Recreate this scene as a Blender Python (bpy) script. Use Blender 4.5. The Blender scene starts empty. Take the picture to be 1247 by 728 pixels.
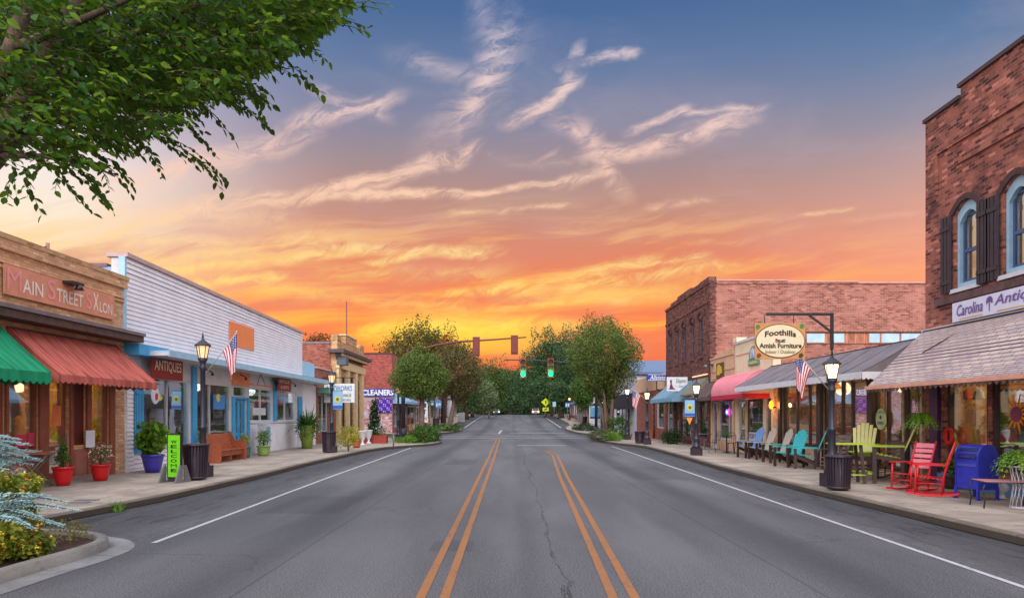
import bpy, math, random
import numpy as np
from mathutils import Vector, Matrix, noise as mnoise

R = math.radians
F, CX, HY, CAMH = 850.0, 623.5, 506.0, 1.75      # focal length in photo pixels, image centre, horizon row, eye height
sc = bpy.context.scene
col = sc.collection

# ---------------------------------------------------------------- camera
cd = bpy.data.cameras.new('camera')
cam = bpy.data.objects.new('camera', cd)
col.objects.link(cam)
cam.location = (0, 0, CAMH)
cam.rotation_euler = (R(90), 0, 0)
cd.sensor_width = 36
cd.lens = F / 1247 * 36
cd.shift_y = (HY - 364) / 1247
cd.clip_start = .05
cd.clip_end = 5000
sc.camera = cam
sc.view_settings.view_transform = 'Standard'
sc.view_settings.look = 'None'
sc.view_settings.gamma = 1
sc.view_settings.exposure = 0.0
sc.cycles.max_bounces = 7
sc.cycles.diffuse_bounces = 3
sc.cycles.glossy_bounces = 3
sc.cycles.transparent_max_bounces = 12
sc.cycles.transmission_bounces = 4
sc.cycles.caustics_reflective = False
sc.cycles.caustics_refractive = False
sc.cycles.sample_clamp_indirect = 4


def lin(c):
    return tuple((x / 12.92 if x <= .04045 else ((x + .055) / 1.055) ** 2.4) for x in c)


def rgb8(r, g, b):
    return lin((r / 255, g / 255, b / 255))


# ---------------------------------------------------------------- sky (world)
class Graph:
    def __init__(s, nt):
        s.nt = nt

    def node(s, typ, **kw):
        n = s.nt.nodes.new(typ)
        for k, v in kw.items():
            setattr(n, k, v)
        return n

    def put(s, sock, v):
        if isinstance(v, bpy.types.NodeSocket):
            s.nt.links.new(v, sock)
        else:
            if isinstance(v, tuple) and len(v) == 3 and sock.type == 'RGBA':
                v = (*v, 1)
            sock.default_value = v

    def m(s, op, a, b=None, c=None, clamp=False):
        n = s.node('ShaderNodeMath', operation=op, use_clamp=clamp)
        s.put(n.inputs[0], a)
        if b is not None: s.put(n.inputs[1], b)
        if c is not None: s.put(n.inputs[2], c)
        return n.outputs[0]

    def smooth(s, v, a, b, lo=0., hi=1.):
        n = s.node('ShaderNodeMapRange', interpolation_type='SMOOTHSTEP')
        s.put(n.inputs[0], v); s.put(n.inputs[1], a); s.put(n.inputs[2], b); s.put(n.inputs[3], lo); s.put(n.inputs[4], hi)
        return n.outputs[0]

    def mix(s, f, a, b, mode='MIX'):
        n = s.node('ShaderNodeMix', data_type='RGBA', blend_type=mode)
        s.put(n.inputs[0], f); s.put(n.inputs[6], a); s.put(n.inputs[7], b)
        return n.outputs[2]

    def comb(s, x, y, z):
        n = s.node('ShaderNodeCombineXYZ')
        s.put(n.inputs[0], x); s.put(n.inputs[1], y); s.put(n.inputs[2], z)
        return n.outputs[0]

    def noise(s, v, scale, detail=4, rough=.55, dist=0., color=False, dim='3D'):
        n = s.node('ShaderNodeTexNoise', noise_dimensions=dim)
        s.put(n.inputs['Vector'], v)
        n.inputs['Scale'].default_value = scale; n.inputs['Detail'].default_value = detail
        n.inputs['Roughness'].default_value = rough; n.inputs['Distortion'].default_value = dist
        return n.outputs[1 if color else 0]

    def ramp(s, v, stops, interp='LINEAR'):
        n = s.node('ShaderNodeValToRGB')
        cr = n.color_ramp; cr.interpolation = interp
        while len(cr.elements) < len(stops): cr.elements.new(.5)
        for e, (p, c) in zip(cr.elements, stops):
            e.position = p; e.color = (*c, 1)
        s.put(n.inputs[0], v)
        return n.outputs[0]


world = bpy.data.worlds.new('World')
sc.world = world
world.use_nodes = True
world.cycles.sampling_method = 'MANUAL'
world.cycles.sample_map_resolution = 512
wt = world.node_tree
wt.nodes.clear()
g = Graph(wt)
tc = g.node('ShaderNodeTexCoord')
sep = g.node('ShaderNodeSeparateXYZ')
wt.links.new(tc.outputs['Generated'], sep.inputs[0])
dx, dy, dz = sep.outputs
yy = g.m('MAXIMUM', dy, .12)
S = g.m('DIVIDE', dx, yy)                    # tangent of the azimuth east of the street's far end
T = g.m('DIVIDE', dz, yy)                    # and of the height above it
front = g.smooth(dy, .05, .45)
zr = g.m('MAXIMUM', dz, 0.)


def sk(*c):
    return rgb8(*c)


SKY = [(0.0, sk(220, 84, 60)), (.055, sk(234, 80, 44)), (.10, sk(246, 104, 34)), (.135, sk(248, 112, 38)),
       (.175, sk(240, 116, 56)), (.225, sk(222, 122, 80)), (.28, sk(190, 132, 112)), (.335, sk(160, 132, 134)),
       (.385, sk(130, 126, 150)), (.44, sk(98, 116, 154)), (.50, sk(66, 98, 148)), (.60, sk(52, 86, 138)), (.78, sk(48, 80, 132)), (1.0, sk(40, 66, 118))]
warp = g.noise(g.comb(S, T, 0.), 2.2, 3, .5)
warp0 = g.m('SUBTRACT', warp, .5)
zz = g.m('ADD', zr, g.m('MULTIPLY', warp0, .035))
base = g.ramp(zz, SKY)
# right-hand part: pinker and cooler low down
rightf = g.smooth(S, .18, .68)
base = g.mix(g.m('MULTIPLY', rightf, g.smooth(zz, .02, .12, .35, 1.)),
             base, g.ramp(zz, [(0.0, sk(246, 126, 96)), (.12, sk(248, 132, 98)), (.18, sk(246, 150, 114)), (.24, sk(224, 156, 132)),
                               (.30, sk(188, 150, 146)), (.35, sk(144, 138, 156)), (.41, sk(96, 120, 158)), (.47, sk(58, 98, 148)), (.6, sk(60, 98, 148)), (1., sk(40, 66, 118))]))
# left-hand part: brighter and paler
leftf = g.smooth(S, -.20, -.70)
base = g.mix(g.m('MULTIPLY', leftf, g.smooth(zz, .02, .10, .2, 1.)),
             base, g.ramp(zz, [(0.0, sk(250, 140, 84)), (.10, sk(252, 152, 88)), (.15, sk(254, 184, 116)), (.19, sk(255, 214, 158)), (.24, sk(252, 232, 206)),
                               (.30, sk(244, 228, 226)), (.36, sk(196, 190, 214)), (.45, sk(136, 158, 200)), (.60, sk(84, 118, 168)), (1., sk(48, 76, 128))]))


def glow(s0, t0, ws, wt_, colr, k):
    global base
    a = g.m('DIVIDE', g.m('SUBTRACT', S, s0), ws)
    b = g.m('DIVIDE', g.m('SUBTRACT', T, t0), wt_)
    d = g.m('SQRT', g.m('ADD', g.m('MULTIPLY', a, a), g.m('MULTIPLY', b, b)))
    base = g.mix(g.m('MULTIPLY', g.smooth(d, 1., 0.), g.m('MULTIPLY', front, k)), base, colr)


glow(-.075, .116, .22, .050, sk(255, 208, 0), 1.0)
glow(.0, .105, .10, .03, sk(255, 180, 0), .7)
glow(.14, .172, .18, .026, sk(255, 182, 70), .8)
glow(.05, .05, .34, .05, sk(226, 74, 50), .6)

# cirrus sheets: noise drawn out along the wind
ang = R(13)
ca, sa = math.cos(ang), math.sin(ang)
wq = g.noise(g.comb(S, T, 3.), 1.7, 3, .5, color=True)
wsep = g.node('ShaderNodeSeparateXYZ'); wt.links.new(wq, wsep.inputs[0])
S2 = g.m('ADD', S, g.m('MULTIPLY', g.m('SUBTRACT', wsep.outputs[0], .5), .35))
T2 = g.m('ADD', T, g.m('MULTIPLY', g.m('SUBTRACT', wsep.outputs[1], .5), .13))
U = g.m('ADD', g.m('MULTIPLY', S2, ca), g.m('MULTIPLY', T2, sa))
V = g.m('SUBTRACT', g.m('MULTIPLY', T2, ca), g.m('MULTIPLY', S2, sa * .55))
streak = g.noise(g.comb(g.m('MULTIPLY', U, 1.9), g.m('MULTIPLY', V, 17.), 0.), 1.4, 8, .62, .35)
fine = g.noise(g.comb(g.m('MULTIPLY', U, 7.), g.m('MULTIPLY', V, 60.), 2.), 1., 5, .65, .3)
low = g.smooth(T, .345, .19)
lowm = g.m('MULTIPLY', g.smooth(g.m('ADD', streak, g.m('MULTIPLY', g.m('SUBTRACT', fine, .5), .25)), .47, .66), low)
lowm = g.m('MULTIPLY', lowm, g.smooth(T, .045, .09))
lowm = g.m('MULTIPLY', lowm, g.smooth(S, .62, .20, .25, 1.))
cl_low = g.ramp(T, [(0.0, sk(250, 120, 50)), (.09, sk(255, 150, 20)), (.12, sk(255, 184, 10)), (.17, sk(255, 176, 50)), (.24, sk(255, 196, 100)), (.34, sk(255, 214, 178)), (.6, sk(240, 214, 205))])
base = g.mix(g.m('MULTIPLY', lowm, g.m('MULTIPLY', front, .78)), base, cl_low)
dark = g.m('MULTIPLY', g.smooth(streak, .50, .34), g.m('MULTIPLY', low, .75))
base = g.mix(g.m('MULTIPLY', dark, front), base, g.ramp(T, [(0., sk(225, 84, 60)), (.12, sk(236, 110, 56)), (.2, sk(224, 122, 86)), (.3, sk(196, 134, 124)), (.5, sk(150, 130, 150))]))
# single wisps: (x0,y0,x1,y1,width,strength) in tangent units of the photograph's view
WISPS = [(640, 137, 688, 104, 13, .9), (684, 106, 700, 76, 12, .85), (696, 78, 760, 66, 10, .8),
         (592, 22, 600, 76, 30, .42), (598, 70, 578, 112, 30, .75), (520, 74, 580, 92, 26, .38), (560, 130, 596, 84, 40, .38),
         (684, 148, 722, 172, 17, .62), (722, 170, 744, 206, 20, .66), (736, 208, 692, 216, 11, .65), (740, 186, 812, 176, 17, .8), (812, 174, 880, 156, 20, .8), (870, 150, 915, 137, 9, .6), (778, 154, 830, 134, 9, .8), (828, 136, 912, 134, 8, .6),
         (400, 232, 470, 216, 13, .85), (466, 220, 556, 186, 16, .85), (396, 240, 560, 232, 9, .9), (556, 232, 690, 214, 7, .8), (270, 246, 400, 236, 14, .8), (130, 290, 280, 246, 18, .7),
         (600, 186, 690, 196, 12, .25), (375, 150, 455, 124, 18, .7), (400, 118, 450, 134, 15, .5), (270, 192, 345, 172, 22, .7), (150, 226, 280, 190, 26, .7), (655, 188, 670, 184, 6, .4),
         (560, 258, 680, 246, 6, .5), (800, 250, 862, 244, 8, .45), (968, 268, 1030, 252, 5, .5), (690, 276, 760, 266, 12, .25), (1040, 268, 1120, 262, 8, .22), (850, 300, 905, 296, 8, .35),
         (420, 300, 590, 304, 12, .8), (460, 316, 560, 300, 9, .8), (150, 300, 420, 284, 13, .5), (200, 330, 420, 306, 12, .7), (180, 352, 330, 338, 13, .75), (560, 356, 640, 346, 10, .7),
         (650, 352, 780, 322, 14, .7), (700, 350, 880, 330, 14, .6), (560, 392, 690, 398, 16, .55), (740, 330, 850, 318, 9, .6), (610, 372, 760, 366, 9, .5),
         (330, 352, 560, 372, 22, .42), (180, 318, 400, 292, 24, .5), (640, 366, 860, 352, 22, .4), (420, 330, 600, 330, 20, .4), (470, 404, 620, 396, 20, .8), (150, 262, 330, 262, 22, .45)]
wn = g.noise(g.comb(S, T, 7.), 9., 4, .6, color=True)
wns = g.node('ShaderNodeSeparateXYZ'); wt.links.new(wn, wns.inputs[0])
wn2 = g.noise(g.comb(S, T, 17.), 3., 2, .6, color=True)
wns2 = g.node('ShaderNodeSeparateXYZ'); wt.links.new(wn2, wns2.inputs[0])
SW = g.m('ADD', g.m('ADD', S, g.m('MULTIPLY', g.m('SUBTRACT', wns.outputs[0], .5), .05)), g.m('MULTIPLY', g.m('SUBTRACT', wns2.outputs[0], .5), .03))
TW = g.m('ADD', g.m('ADD', T, g.m('MULTIPLY', g.m('SUBTRACT', wns.outputs[1], .5), .04)), g.m('MULTIPLY', g.m('SUBTRACT', wns2.outputs[1], .5), .018))
acc = None
for (x0, y0, x1, y1, w_, k_) in WISPS:
    a0, b0, a1, b1 = (x0 - CX) / F, (HY - y0) / F, (x1 - CX) / F, (HY - y1) / F
    L = math.hypot(a1 - a0, b1 - b0); ux, uy = (a1 - a0) / L, (b1 - b0) / L
    w = w_ / F * 1.1
    ps = g.m('SUBTRACT', SW, a0); pt = g.m('SUBTRACT', TW, b0)
    al = g.m('MULTIPLY_ADD', ps, ux, g.m('MULTIPLY', pt, uy))
    t = g.m('MINIMUM', g.m('MAXIMUM', al, 0.), L)
    ac = g.m('MULTIPLY_ADD', ps, -uy, g.m('MULTIPLY', pt, ux))
    over = g.m('MULTIPLY', g.m('SUBTRACT', al, t), .35)
    d2 = g.m('MULTIPLY_ADD', ac, ac, g.m('MULTIPLY', over, over))
    s_ = g.m('MULTIPLY', g.m('SUBTRACT', 1., g.m('DIVIDE', g.m('SQRT', d2), w), clamp=True), k_)
    acc = s_ if acc is None else g.m('MAXIMUM', acc, s_)
fil = g.noise(g.comb(g.m('MULTIPLY', g.m('ADD', SW, g.m('MULTIPLY', TW, .5)), 13.), g.m('MULTIPLY', g.m('SUBTRACT', TW, g.m('MULTIPLY', SW, .35)), 38.), 5.), 1., 7, .68, 1.0)
acc = g.m('MULTIPLY', g.smooth(acc, 0., .8), g.smooth(fil, .34, .62, .12, 1.))
cl_hi = g.ramp(T, [(0.10, sk(255, 222, 30)), (.17, sk(255, 214, 90)), (.23, sk(255, 214, 130)), (.30, sk(255, 206, 164)), (.38, sk(246, 200, 182)), (.48, sk(240, 208, 200)), (.6, sk(222, 208, 222))])
base = g.mix(g.m('MULTIPLY', acc, g.m('MULTIPLY', front, .92)), base, cl_hi)
# faint veil high up
veil = g.noise(g.comb(g.m('MULTIPLY', S, 2.), g.m('MULTIPLY', T, 5.), 11.), 1.6, 5, .6, .5)
base = g.mix(g.m('MULTIPLY', g.smooth(veil, .45, .75), .12), base, sk(214, 190, 196))
# unseen sky behind the viewer and overhead: lilac-white, brightened as added fill light
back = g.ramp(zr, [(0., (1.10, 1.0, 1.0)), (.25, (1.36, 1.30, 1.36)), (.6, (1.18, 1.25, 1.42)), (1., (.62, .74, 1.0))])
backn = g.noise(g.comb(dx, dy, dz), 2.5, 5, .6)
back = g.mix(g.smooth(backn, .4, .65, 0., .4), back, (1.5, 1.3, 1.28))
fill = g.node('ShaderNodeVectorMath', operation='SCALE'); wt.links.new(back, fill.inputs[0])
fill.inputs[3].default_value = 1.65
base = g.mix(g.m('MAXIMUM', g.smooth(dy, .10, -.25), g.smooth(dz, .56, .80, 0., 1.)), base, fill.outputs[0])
nis = g.node('ShaderNodeTexSky', sky_type='NISHITA', sun_disc=False, sun_elevation=R(5.0), sun_rotation=R(176))
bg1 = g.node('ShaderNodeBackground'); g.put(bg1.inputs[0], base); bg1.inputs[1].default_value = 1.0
bg2 = g.node('ShaderNodeBackground'); g.put(bg2.inputs[0], nis.outputs[0]); bg2.inputs[1].default_value = .02
add = g.node('ShaderNodeAddShader'); wt.links.new(bg1.outputs[0], add.inputs[0]); wt.links.new(bg2.outputs[0], add.inputs[1])
wo = g.node('ShaderNodeOutputWorld'); wt.links.new(add.outputs[0], wo.inputs[0])

sl = bpy.data.lights.new('sun', 'SUN')
sl.energy = 1.5; sl.angle = R(14); sl.color = (1., .90, .84)
so = bpy.data.objects.new('sun', sl); col.objects.link(so)
so.rotation_euler = (R(52), 0, R(-4))       # added fill lamp from above, standing in for bright sky behind the viewer

# ---------------------------------------------------------------- helpers
def prof(y):
    """height of the street: level, then a rise to a crest"""
    P = [(-50, 0), (70, 0), (85, .12), (95, .42), (120, 1.18), (148, 1.84), (165, 1.98), (185, 1.8), (260, -1.), (3000, -6)]
    for (a, za), (b, zb) in zip(P, P[1:]):
        if y <= b:
            t = (y - a) / (b - a)
            return za + (zb - za) * t
    return -6


def yat(px, X):
    return X * F / (px - CX)


def zat(py, Y):
    return CAMH + (HY - py) * Y / F


def gp(px, py, dz=0.):
    """the point of the street surface (raised by dz) that the photo shows at a pixel"""
    Y = 3.
    while Y < 400:
        z = CAMH - (py - HY) * Y / F
        if z <= prof(Y) + dz: break
        Y += .02
    return ((px - CX) * Y / F, Y, prof(Y) + dz)


SWK = .13                                       # kerb height


def tagit(o, label=None, cat=None, group=None, kind=None):
    if label: o['label'] = label
    if cat: o['category'] = cat
    if group: o['group'] = group
    if kind: o['kind'] = kind
    return o


def thing(name, label, cat, loc=(0, 0, 0), rz=0, group=None):
    o = bpy.data.objects.new(name, None)
    o.empty_display_size = .2
    col.objects.link(o)
    o.location = loc
    o.rotation_euler = (0, 0, rz)
    return tagit(o, label, cat, group)


def copy_tree(o, parent=None):
    c = o.copy()
    col.objects.link(c)
    if parent: c.parent = parent
    for ch in list(o.children):
        copy_tree(ch, c)
    return c


def again(o, loc, rz, label, scale=1., group=None):
    c = copy_tree(o)
    c.location = loc
    c.rotation_euler = (0, 0, rz)
    c.scale = (scale,) * 3
    c['label'] = label
    if group: c['group'] = group
    return c


class MB:
    """collects simple shapes; build() links them as one mesh object"""
    def __init__(s):
        s.v, s.f, s.mi, s.sm = [], [], [], []
        s.M = Matrix.Identity(4)

    def add(s, vs, fs, m=0, smooth=False):
        k = len(s.v)
        s.v += [tuple(s.M @ Vector(p)) for p in vs]
        s.f += [tuple(k + i for i in f) for f in fs]
        s.mi += [m] * len(fs); s.sm += [smooth] * len(fs)
        return s

    def box(s, x0, x1, y0, y1, z0, z1, m=0):
        vs = [(x, y, z) for z in (z0, z1) for y in (y0, y1) for x in (x0, x1)]
        return s.add(vs, [(0, 2, 3, 1), (4, 5, 7, 6), (0, 1, 5, 4), (2, 6, 7, 3), (0, 4, 6, 2), (1, 3, 7, 5)], m)

    def obox(s, c, d, u, L, W, T, m=0):
        """box centred at c: length L along d, width W along u, thickness T"""
        d = Vector(d).normalized(); u = Vector(u); u = (u - d * u.dot(d)).normalized(); w = d.cross(u); c = Vector(c)
        vs = [c + d * (a * L / 2) + u * (b * W / 2) + w * (e * T / 2) for e in (-1, 1) for b in (-1, 1) for a in (-1, 1)]
        return s.add(vs, [(0, 2, 3, 1), (4, 5, 7, 6), (0, 1, 5, 4), (2, 6, 7, 3), (0, 4, 6, 2), (1, 3, 7, 5)], m)

    def bar(s, p, q, W, T, u=(0, 0, 1), m=0):
        p, q = Vector(p), Vector(q)
        return s.obox((p + q) / 2, q - p, u, (q - p).length, W, T, m)

    def tube(s, pts, r, n=8, m=0, cap=True):
        pts = [Vector(p) for p in pts]
        rs = r if isinstance(r, (list, tuple)) else [r] * len(pts)
        vs, fs = [], []
        up = None
        for i, p in enumerate(pts):
            d = (pts[min(i + 1, len(pts) - 1)] - pts[max(i - 1, 0)]).normalized()
            if up is None:
                up = Vector((1, 0, 0)) if abs(d.x) < .8 else Vector((0, 1, 0))
            a = (up - d * up.dot(d)).normalized(); b = d.cross(a); up = a
            for k in range(n):
                t = 2 * math.pi * k / n
                vs.append(p + (a * math.cos(t) + b * math.sin(t)) * rs[i])
        for i in range(len(pts) - 1):
            for k in range(n):
                k2 = (k + 1) % n
                fs.append((i * n + k, i * n + k2, (i + 1) * n + k2, (i + 1) * n + k))
        if cap:
            fs.append(tuple(range(n - 1, -1, -1))); fs.append(tuple((len(pts) - 1) * n + k for k in range(n)))
        return s.add(vs, fs, m, True)

    def lathe(s, pr, n=20, c=(0, 0, 0), m=0, smooth=True, rot=0.):
        vs, fs = [], []
        for (r, z) in pr:
            for k in range(n):
                t = 2 * math.pi * k / n + rot
                vs.append((c[0] + r * math.cos(t), c[1] + r * math.sin(t), c[2] + z))
        for i in range(len(pr) - 1):
            for k in range(n):
                k2 = (k + 1) % n
                fs.append((i * n + k, i * n + k2, (i + 1) * n + k2, (i + 1) * n + k))
        fs.append(tuple(range(n - 1, -1, -1))); fs.append(tuple((len(pr) - 1) * n + k for k in range(n)))
        return s.add(vs, fs, m, smooth)

    def prism(s, poly, a, b, axis='y', m=0):
        """polygon of (p,q) drawn out from a to b along an axis"""
        n = len(poly)
        if axis == 'y': f = lambda p, t: (p[0], t, p[1])
        elif axis == 'x': f = lambda p, t: (t, p[0], p[1])
        else: f = lambda p, t: (p[0], p[1], t)
        vs = [f(p, a) for p in poly] + [f(p, b) for p in poly]
        fs = [tuple(range(n)), tuple(range(2 * n - 1, n - 1, -1))]
        fs += [((i + 1) % n, i, n + i, n + (i + 1) % n) for i in range(n)]
        return s.add(vs, fs, m)

    def sheet(s, rows, m=0, smooth=True, thick=0.):
        """grid of points rows[i][j]"""
        vs = [p for r_ in rows for p in r_]
        w = len(rows[0])
        fs = [(i * w + j, i * w + j + 1, (i + 1) * w + j + 1, (i + 1) * w + j) for i in range(len(rows) - 1) for j in range(w - 1)]
        return s.add(vs, fs, m, smooth)

    def build(s, name, mats, parent=None, fix=False):
        me = bpy.data.meshes.new(name)
        vs = s.v
        if WARP[0]: vs = [WARP[0](p) for p in vs]
        me.from_pydata(vs, [], s.f)
        if not isinstance(mats, (list, tuple)): mats = [mats]
        for m_ in mats: me.materials.append(m_)
        me.polygons.foreach_set('material_index', s.mi)
        me.polygons.foreach_set('use_smooth', s.sm)
        me.update()
        o = bpy.data.objects.new(name, me)
        col.objects.link(o)
        if parent: o.parent = parent
        return o


WARP = [None]

# ---------------------------------------------------------------- materials
MATS = {}


def new_mat(name):
    m_ = bpy.data.materials.new(name); m_.use_nodes = True
    nt = m_.node_tree
    bs = nt.nodes['Principled BSDF']
    return m_, Graph(nt), bs


def pm(name, c, rough=.6, var=.12, scale=5., bump=.15, bscale=60., metal=0., spec=.5, dirt=0., emit=None, es=0., stretch=None):
    if name in MATS: return MATS[name]
    m_, q, bs = new_mat(name)
    t = q.node('ShaderNodeTexCoord').outputs['Object']
    if stretch:
        mp = q.node('ShaderNodeMapping'); q.put(mp.inputs[0], t); mp.inputs['Scale'].default_value = stretch; t = mp.outputs[0]
    n = q.noise(t, scale, 5, .6)
    c = rgb8(*c)
    hi = tuple(min(1, x * (1 + var)) for x in c); lo = tuple(x * (1 - var) for x in c)
    cc = q.mix(q.smooth(n, .3, .7), lo, hi)
    if dirt:
        dn = q.noise(t, scale * .6, 6, .7, .4)
        cc = q.mix(q.m('MULTIPLY', q.smooth(dn, .5, .72), dirt), cc, tuple(x * .35 for x in c))
    q.put(bs.inputs['Base Color'], cc)
    rn = q.m('ADD', rough - .08, q.m('MULTIPLY', n, .16))
    q.put(bs.inputs['Roughness'], rn)
    bs.inputs['Metallic'].default_value = metal
    bs.inputs['Specular IOR Level'].default_value = spec
    if bump:
        b = q.node('ShaderNodeBump'); b.inputs['Strength'].default_value = bump; b.inputs['Distance'].default_value = .02
        q.put(b.inputs['Height'], q.noise(t, bscale, 4, .6)); q.put(bs.inputs['Normal'], b.outputs[0])
    if emit:
        bs.inputs['Emission Color'].default_value = (*rgb8(*emit), 1); bs.inputs['Emission Strength'].default_value = es
    MATS[name] = m_
    return m_


def brick(name, c1, c2, mortar, bw=.225, bh=.078, stain=.3, stainc=(45, 36, 36), patch=None, patchk=.0, bumpk=.5, k=1.):
    if name in MATS: return MATS[name]
    m_, q, bs = new_mat(name)
    t = q.node('ShaderNodeTexCoord').outputs['Object']
    sp = q.node('ShaderNodeSeparateXYZ'); q.put(sp.inputs[0], t)
    v = q.comb(q.m('ADD', sp.outputs[0], sp.outputs[1]), sp.outputs[2], 0.)
    br = q.node('ShaderNodeTexBrick')
    q.put(br.inputs['Vector'], v)
    br.inputs['Color1'].default_value = (0, 0, 0, 1); br.inputs['Color2'].default_value = (1, 1, 1, 1)
    br.inputs['Mortar'].default_value = (.5, .5, .5, 1)
    br.inputs['Scale'].default_value = 1.; br.inputs['Mortar Size'].default_value = .009; br.inputs['Mortar Smooth'].default_value = .3
    br.inputs['Brick Width'].default_value = bw; br.inputs['Row Height'].default_value = bh; br.inputs['Bias'].default_value = 0.
    n1 = q.noise(t, 1.3, 6, .65, .3)
    n2 = q.noise(t, 26., 3, .7)
    rnd = q.node('ShaderNodeSeparateColor'); q.put(rnd.inputs[0], br.outputs[0])
    hi = rgb8(*[min(255, x * (1 + .32 * k) + 16 * k) for x in c1]); lo = rgb8(*[x * (1 - .42 * k) for x in c2])
    cc = q.ramp(q.m('ADD', rnd.outputs[0], q.m('MULTIPLY', q.m('SUBTRACT', n2, .5), .25)), [(0., lo), (.22, rgb8(*c2)), (.55, rgb8(*c1)), (.80, rgb8(*c1)), (1., hi)])
    cc = q.mix(q.m('MULTIPLY', br.outputs[1], .8), cc, rgb8(*mortar))
    cc = q.mix(q.m('MULTIPLY', q.smooth(n1, .48, .70), stain), cc, rgb8(*stainc))
    if patch:
        cc = q.mix(q.m('MULTIPLY', q.smooth(q.noise(t, .9, 5, .6, .5), .5, .62), patchk), cc, rgb8(*patch))
    q.put(bs.inputs['Base Color'], cc)
    bs.inputs['Roughness'].default_value = .88
    bs.inputs['Specular IOR Level'].default_value = .25
    b = q.node('ShaderNodeBump'); b.inputs['Strength'].default_value = bumpk; b.inputs['Distance'].default_value = .015
    q.put(b.inputs['Height'], q.m('SUBTRACT', q.m('MULTIPLY', n2, .6), br.outputs[1])); q.put(bs.inputs['Normal'], b.outputs[0])
    MATS[name] = m_
    return m_


def glow_mat(name, c, s):
    if name in MATS: return MATS[name]
    m_, q, bs = new_mat(name)
    bs.inputs['Base Color'].default_value = (*rgb8(*c), 1)
    bs.inputs['Emission Color'].default_value = (*rgb8(*c), 1); bs.inputs['Emission Strength'].default_value = s
    MATS[name] = m_
    return m_


def glass_mat(name, tint=(.75, .82, .82), refl=.16, wave=.02):
    if name in MATS: return MATS[name]
    m_, q, bs = new_mat(name)
    q.nt.nodes.remove(bs)
    out = [n for n in q.nt.nodes if n.type == 'OUTPUT_MATERIAL'][0]
    tr = q.node('ShaderNodeBsdfTransparent'); tr.inputs[0].default_value = (*tint, 1)
    gl = q.node('ShaderNodeBsdfGlossy'); gl.inputs[0].default_value = (.95, .97, 1, 1); gl.inputs['Roughness'].default_value = .015
    t = q.node('ShaderNodeTexCoord').outputs['Object']
    b = q.node('ShaderNodeBump'); b.inputs['Strength'].default_value = wave; b.inputs['Distance'].default_value = .05
    q.put(b.inputs['Height'], q.noise(t, 1.2, 2, .5)); q.put(gl.inputs['Normal'], b.outputs[0])
    lw = q.node('ShaderNodeLayerWeight'); lw.inputs[0].default_value = .42
    f = q.m('ADD', refl, q.m('MULTIPLY', lw.outputs[0], .45))
    mx = q.node('ShaderNodeMixShader'); q.put(mx.inputs[0], f); q.put(mx.inputs[1], tr.outputs[0]); q.put(mx.inputs[2], gl.outputs[0])
    q.put(out.inputs[0], mx.outputs[0])
    MATS[name] = m_
    return m_


def leaf_mat(name, c1, c2, c3=None, trans=.25, rough=.5, tcol=None):
    if name in MATS: return MATS[name]
    m_, q, bs = new_mat(name)
    ge = q.node('ShaderNodeNewGeometry').outputs['Random Per Island']
    t = q.node('ShaderNodeTexCoord').outputs['Object']
    n = q.noise(t, .9, 3, .6)
    f = q.m('ADD', q.m('MULTIPLY', ge, .6), q.m('MULTIPLY', q.smooth(n, .3, .7), .4))
    st = [(0., rgb8(*c1)), (.75, rgb8(*c2)), (1., rgb8(*(c3 or c2)))]
    cc = q.ramp(f, st)
    q.put(bs.inputs['Base Color'], cc)
    bs.inputs['Roughness'].default_value = rough; bs.inputs['Specular IOR Level'].default_value = .35
    tl = q.node('ShaderNodeBsdfTranslucent'); q.put(tl.inputs[0], q.mix(.5, cc, rgb8(*(tcol or c2))))
    mx = q.node('ShaderNodeMixShader'); mx.inputs[0].default_value = trans
    out = [n for n in q.nt.nodes if n.type == 'OUTPUT_MATERIAL'][0]
    q.put(mx.inputs[1], bs.outputs[0]); q.put(mx.inputs[2], tl.outputs[0]); q.put(out.inputs[0], mx.outputs[0])
    MATS[name] = m_
    return m_


def text_mesh(body, shear=0., offset=0.):
    cu = bpy.data.curves.new('t', 'FONT'); cu.body = body; cu.size = 1; cu.shear = shear; cu.offset = offset; cu.resolution_u = 3
    cu.extrude = 0
    o = bpy.data.objects.new('t', cu); col.objects.link(o)
    dg = bpy.context.evaluated_depsgraph_get()
    me = bpy.data.meshes.new_from_object(o.evaluated_get(dg))
    vs = np.array([v.co[:2] for v in me.vertices]); fs = [tuple(p.vertices) for p in me.polygons]
    bpy.data.objects.remove(o); bpy.data.curves.remove(cu); bpy.data.meshes.remove(me)
    return vs, fs


def lettering(body, mat, parent, x0, x1, z0, z1, y=-.01, shear=0., offset=.012, arch=0., name='lettering', vertical=False):
    """flat raised letters in the local xz plane, filling a rectangle"""
    mb = MB()
    lines = list(body) if vertical else [body]
    n = len(lines)
    for i, ln in enumerate(lines):
        vs, fs = text_mesh(ln, shear, 0. if 'M' in ln and len(ln) == 1 else offset)
        lo, hi = vs.min(0), vs.max(0)
        if vertical:
            za = z1 - (z1 - z0) * (i + .88) / n; zb = z1 - (z1 - z0) * (i + .2) / n
        else:
            za, zb = z0, z1
        u = (vs[:, 0] - lo[0]) / max(1e-6, hi[0] - lo[0]); w = (vs[:, 1] - lo[1]) / max(1e-6, hi[1] - lo[1])
        X = x0 + (x1 - x0) * u; Z = za + (zb - za) * w
        if arch: Z = Z + arch * (1 - (2 * u - 1) ** 2)
        mb.add([(a, y, b) for a, b in zip(X, Z)], [f for f in fs])
    return mb.build(name, mat, parent)


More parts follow.
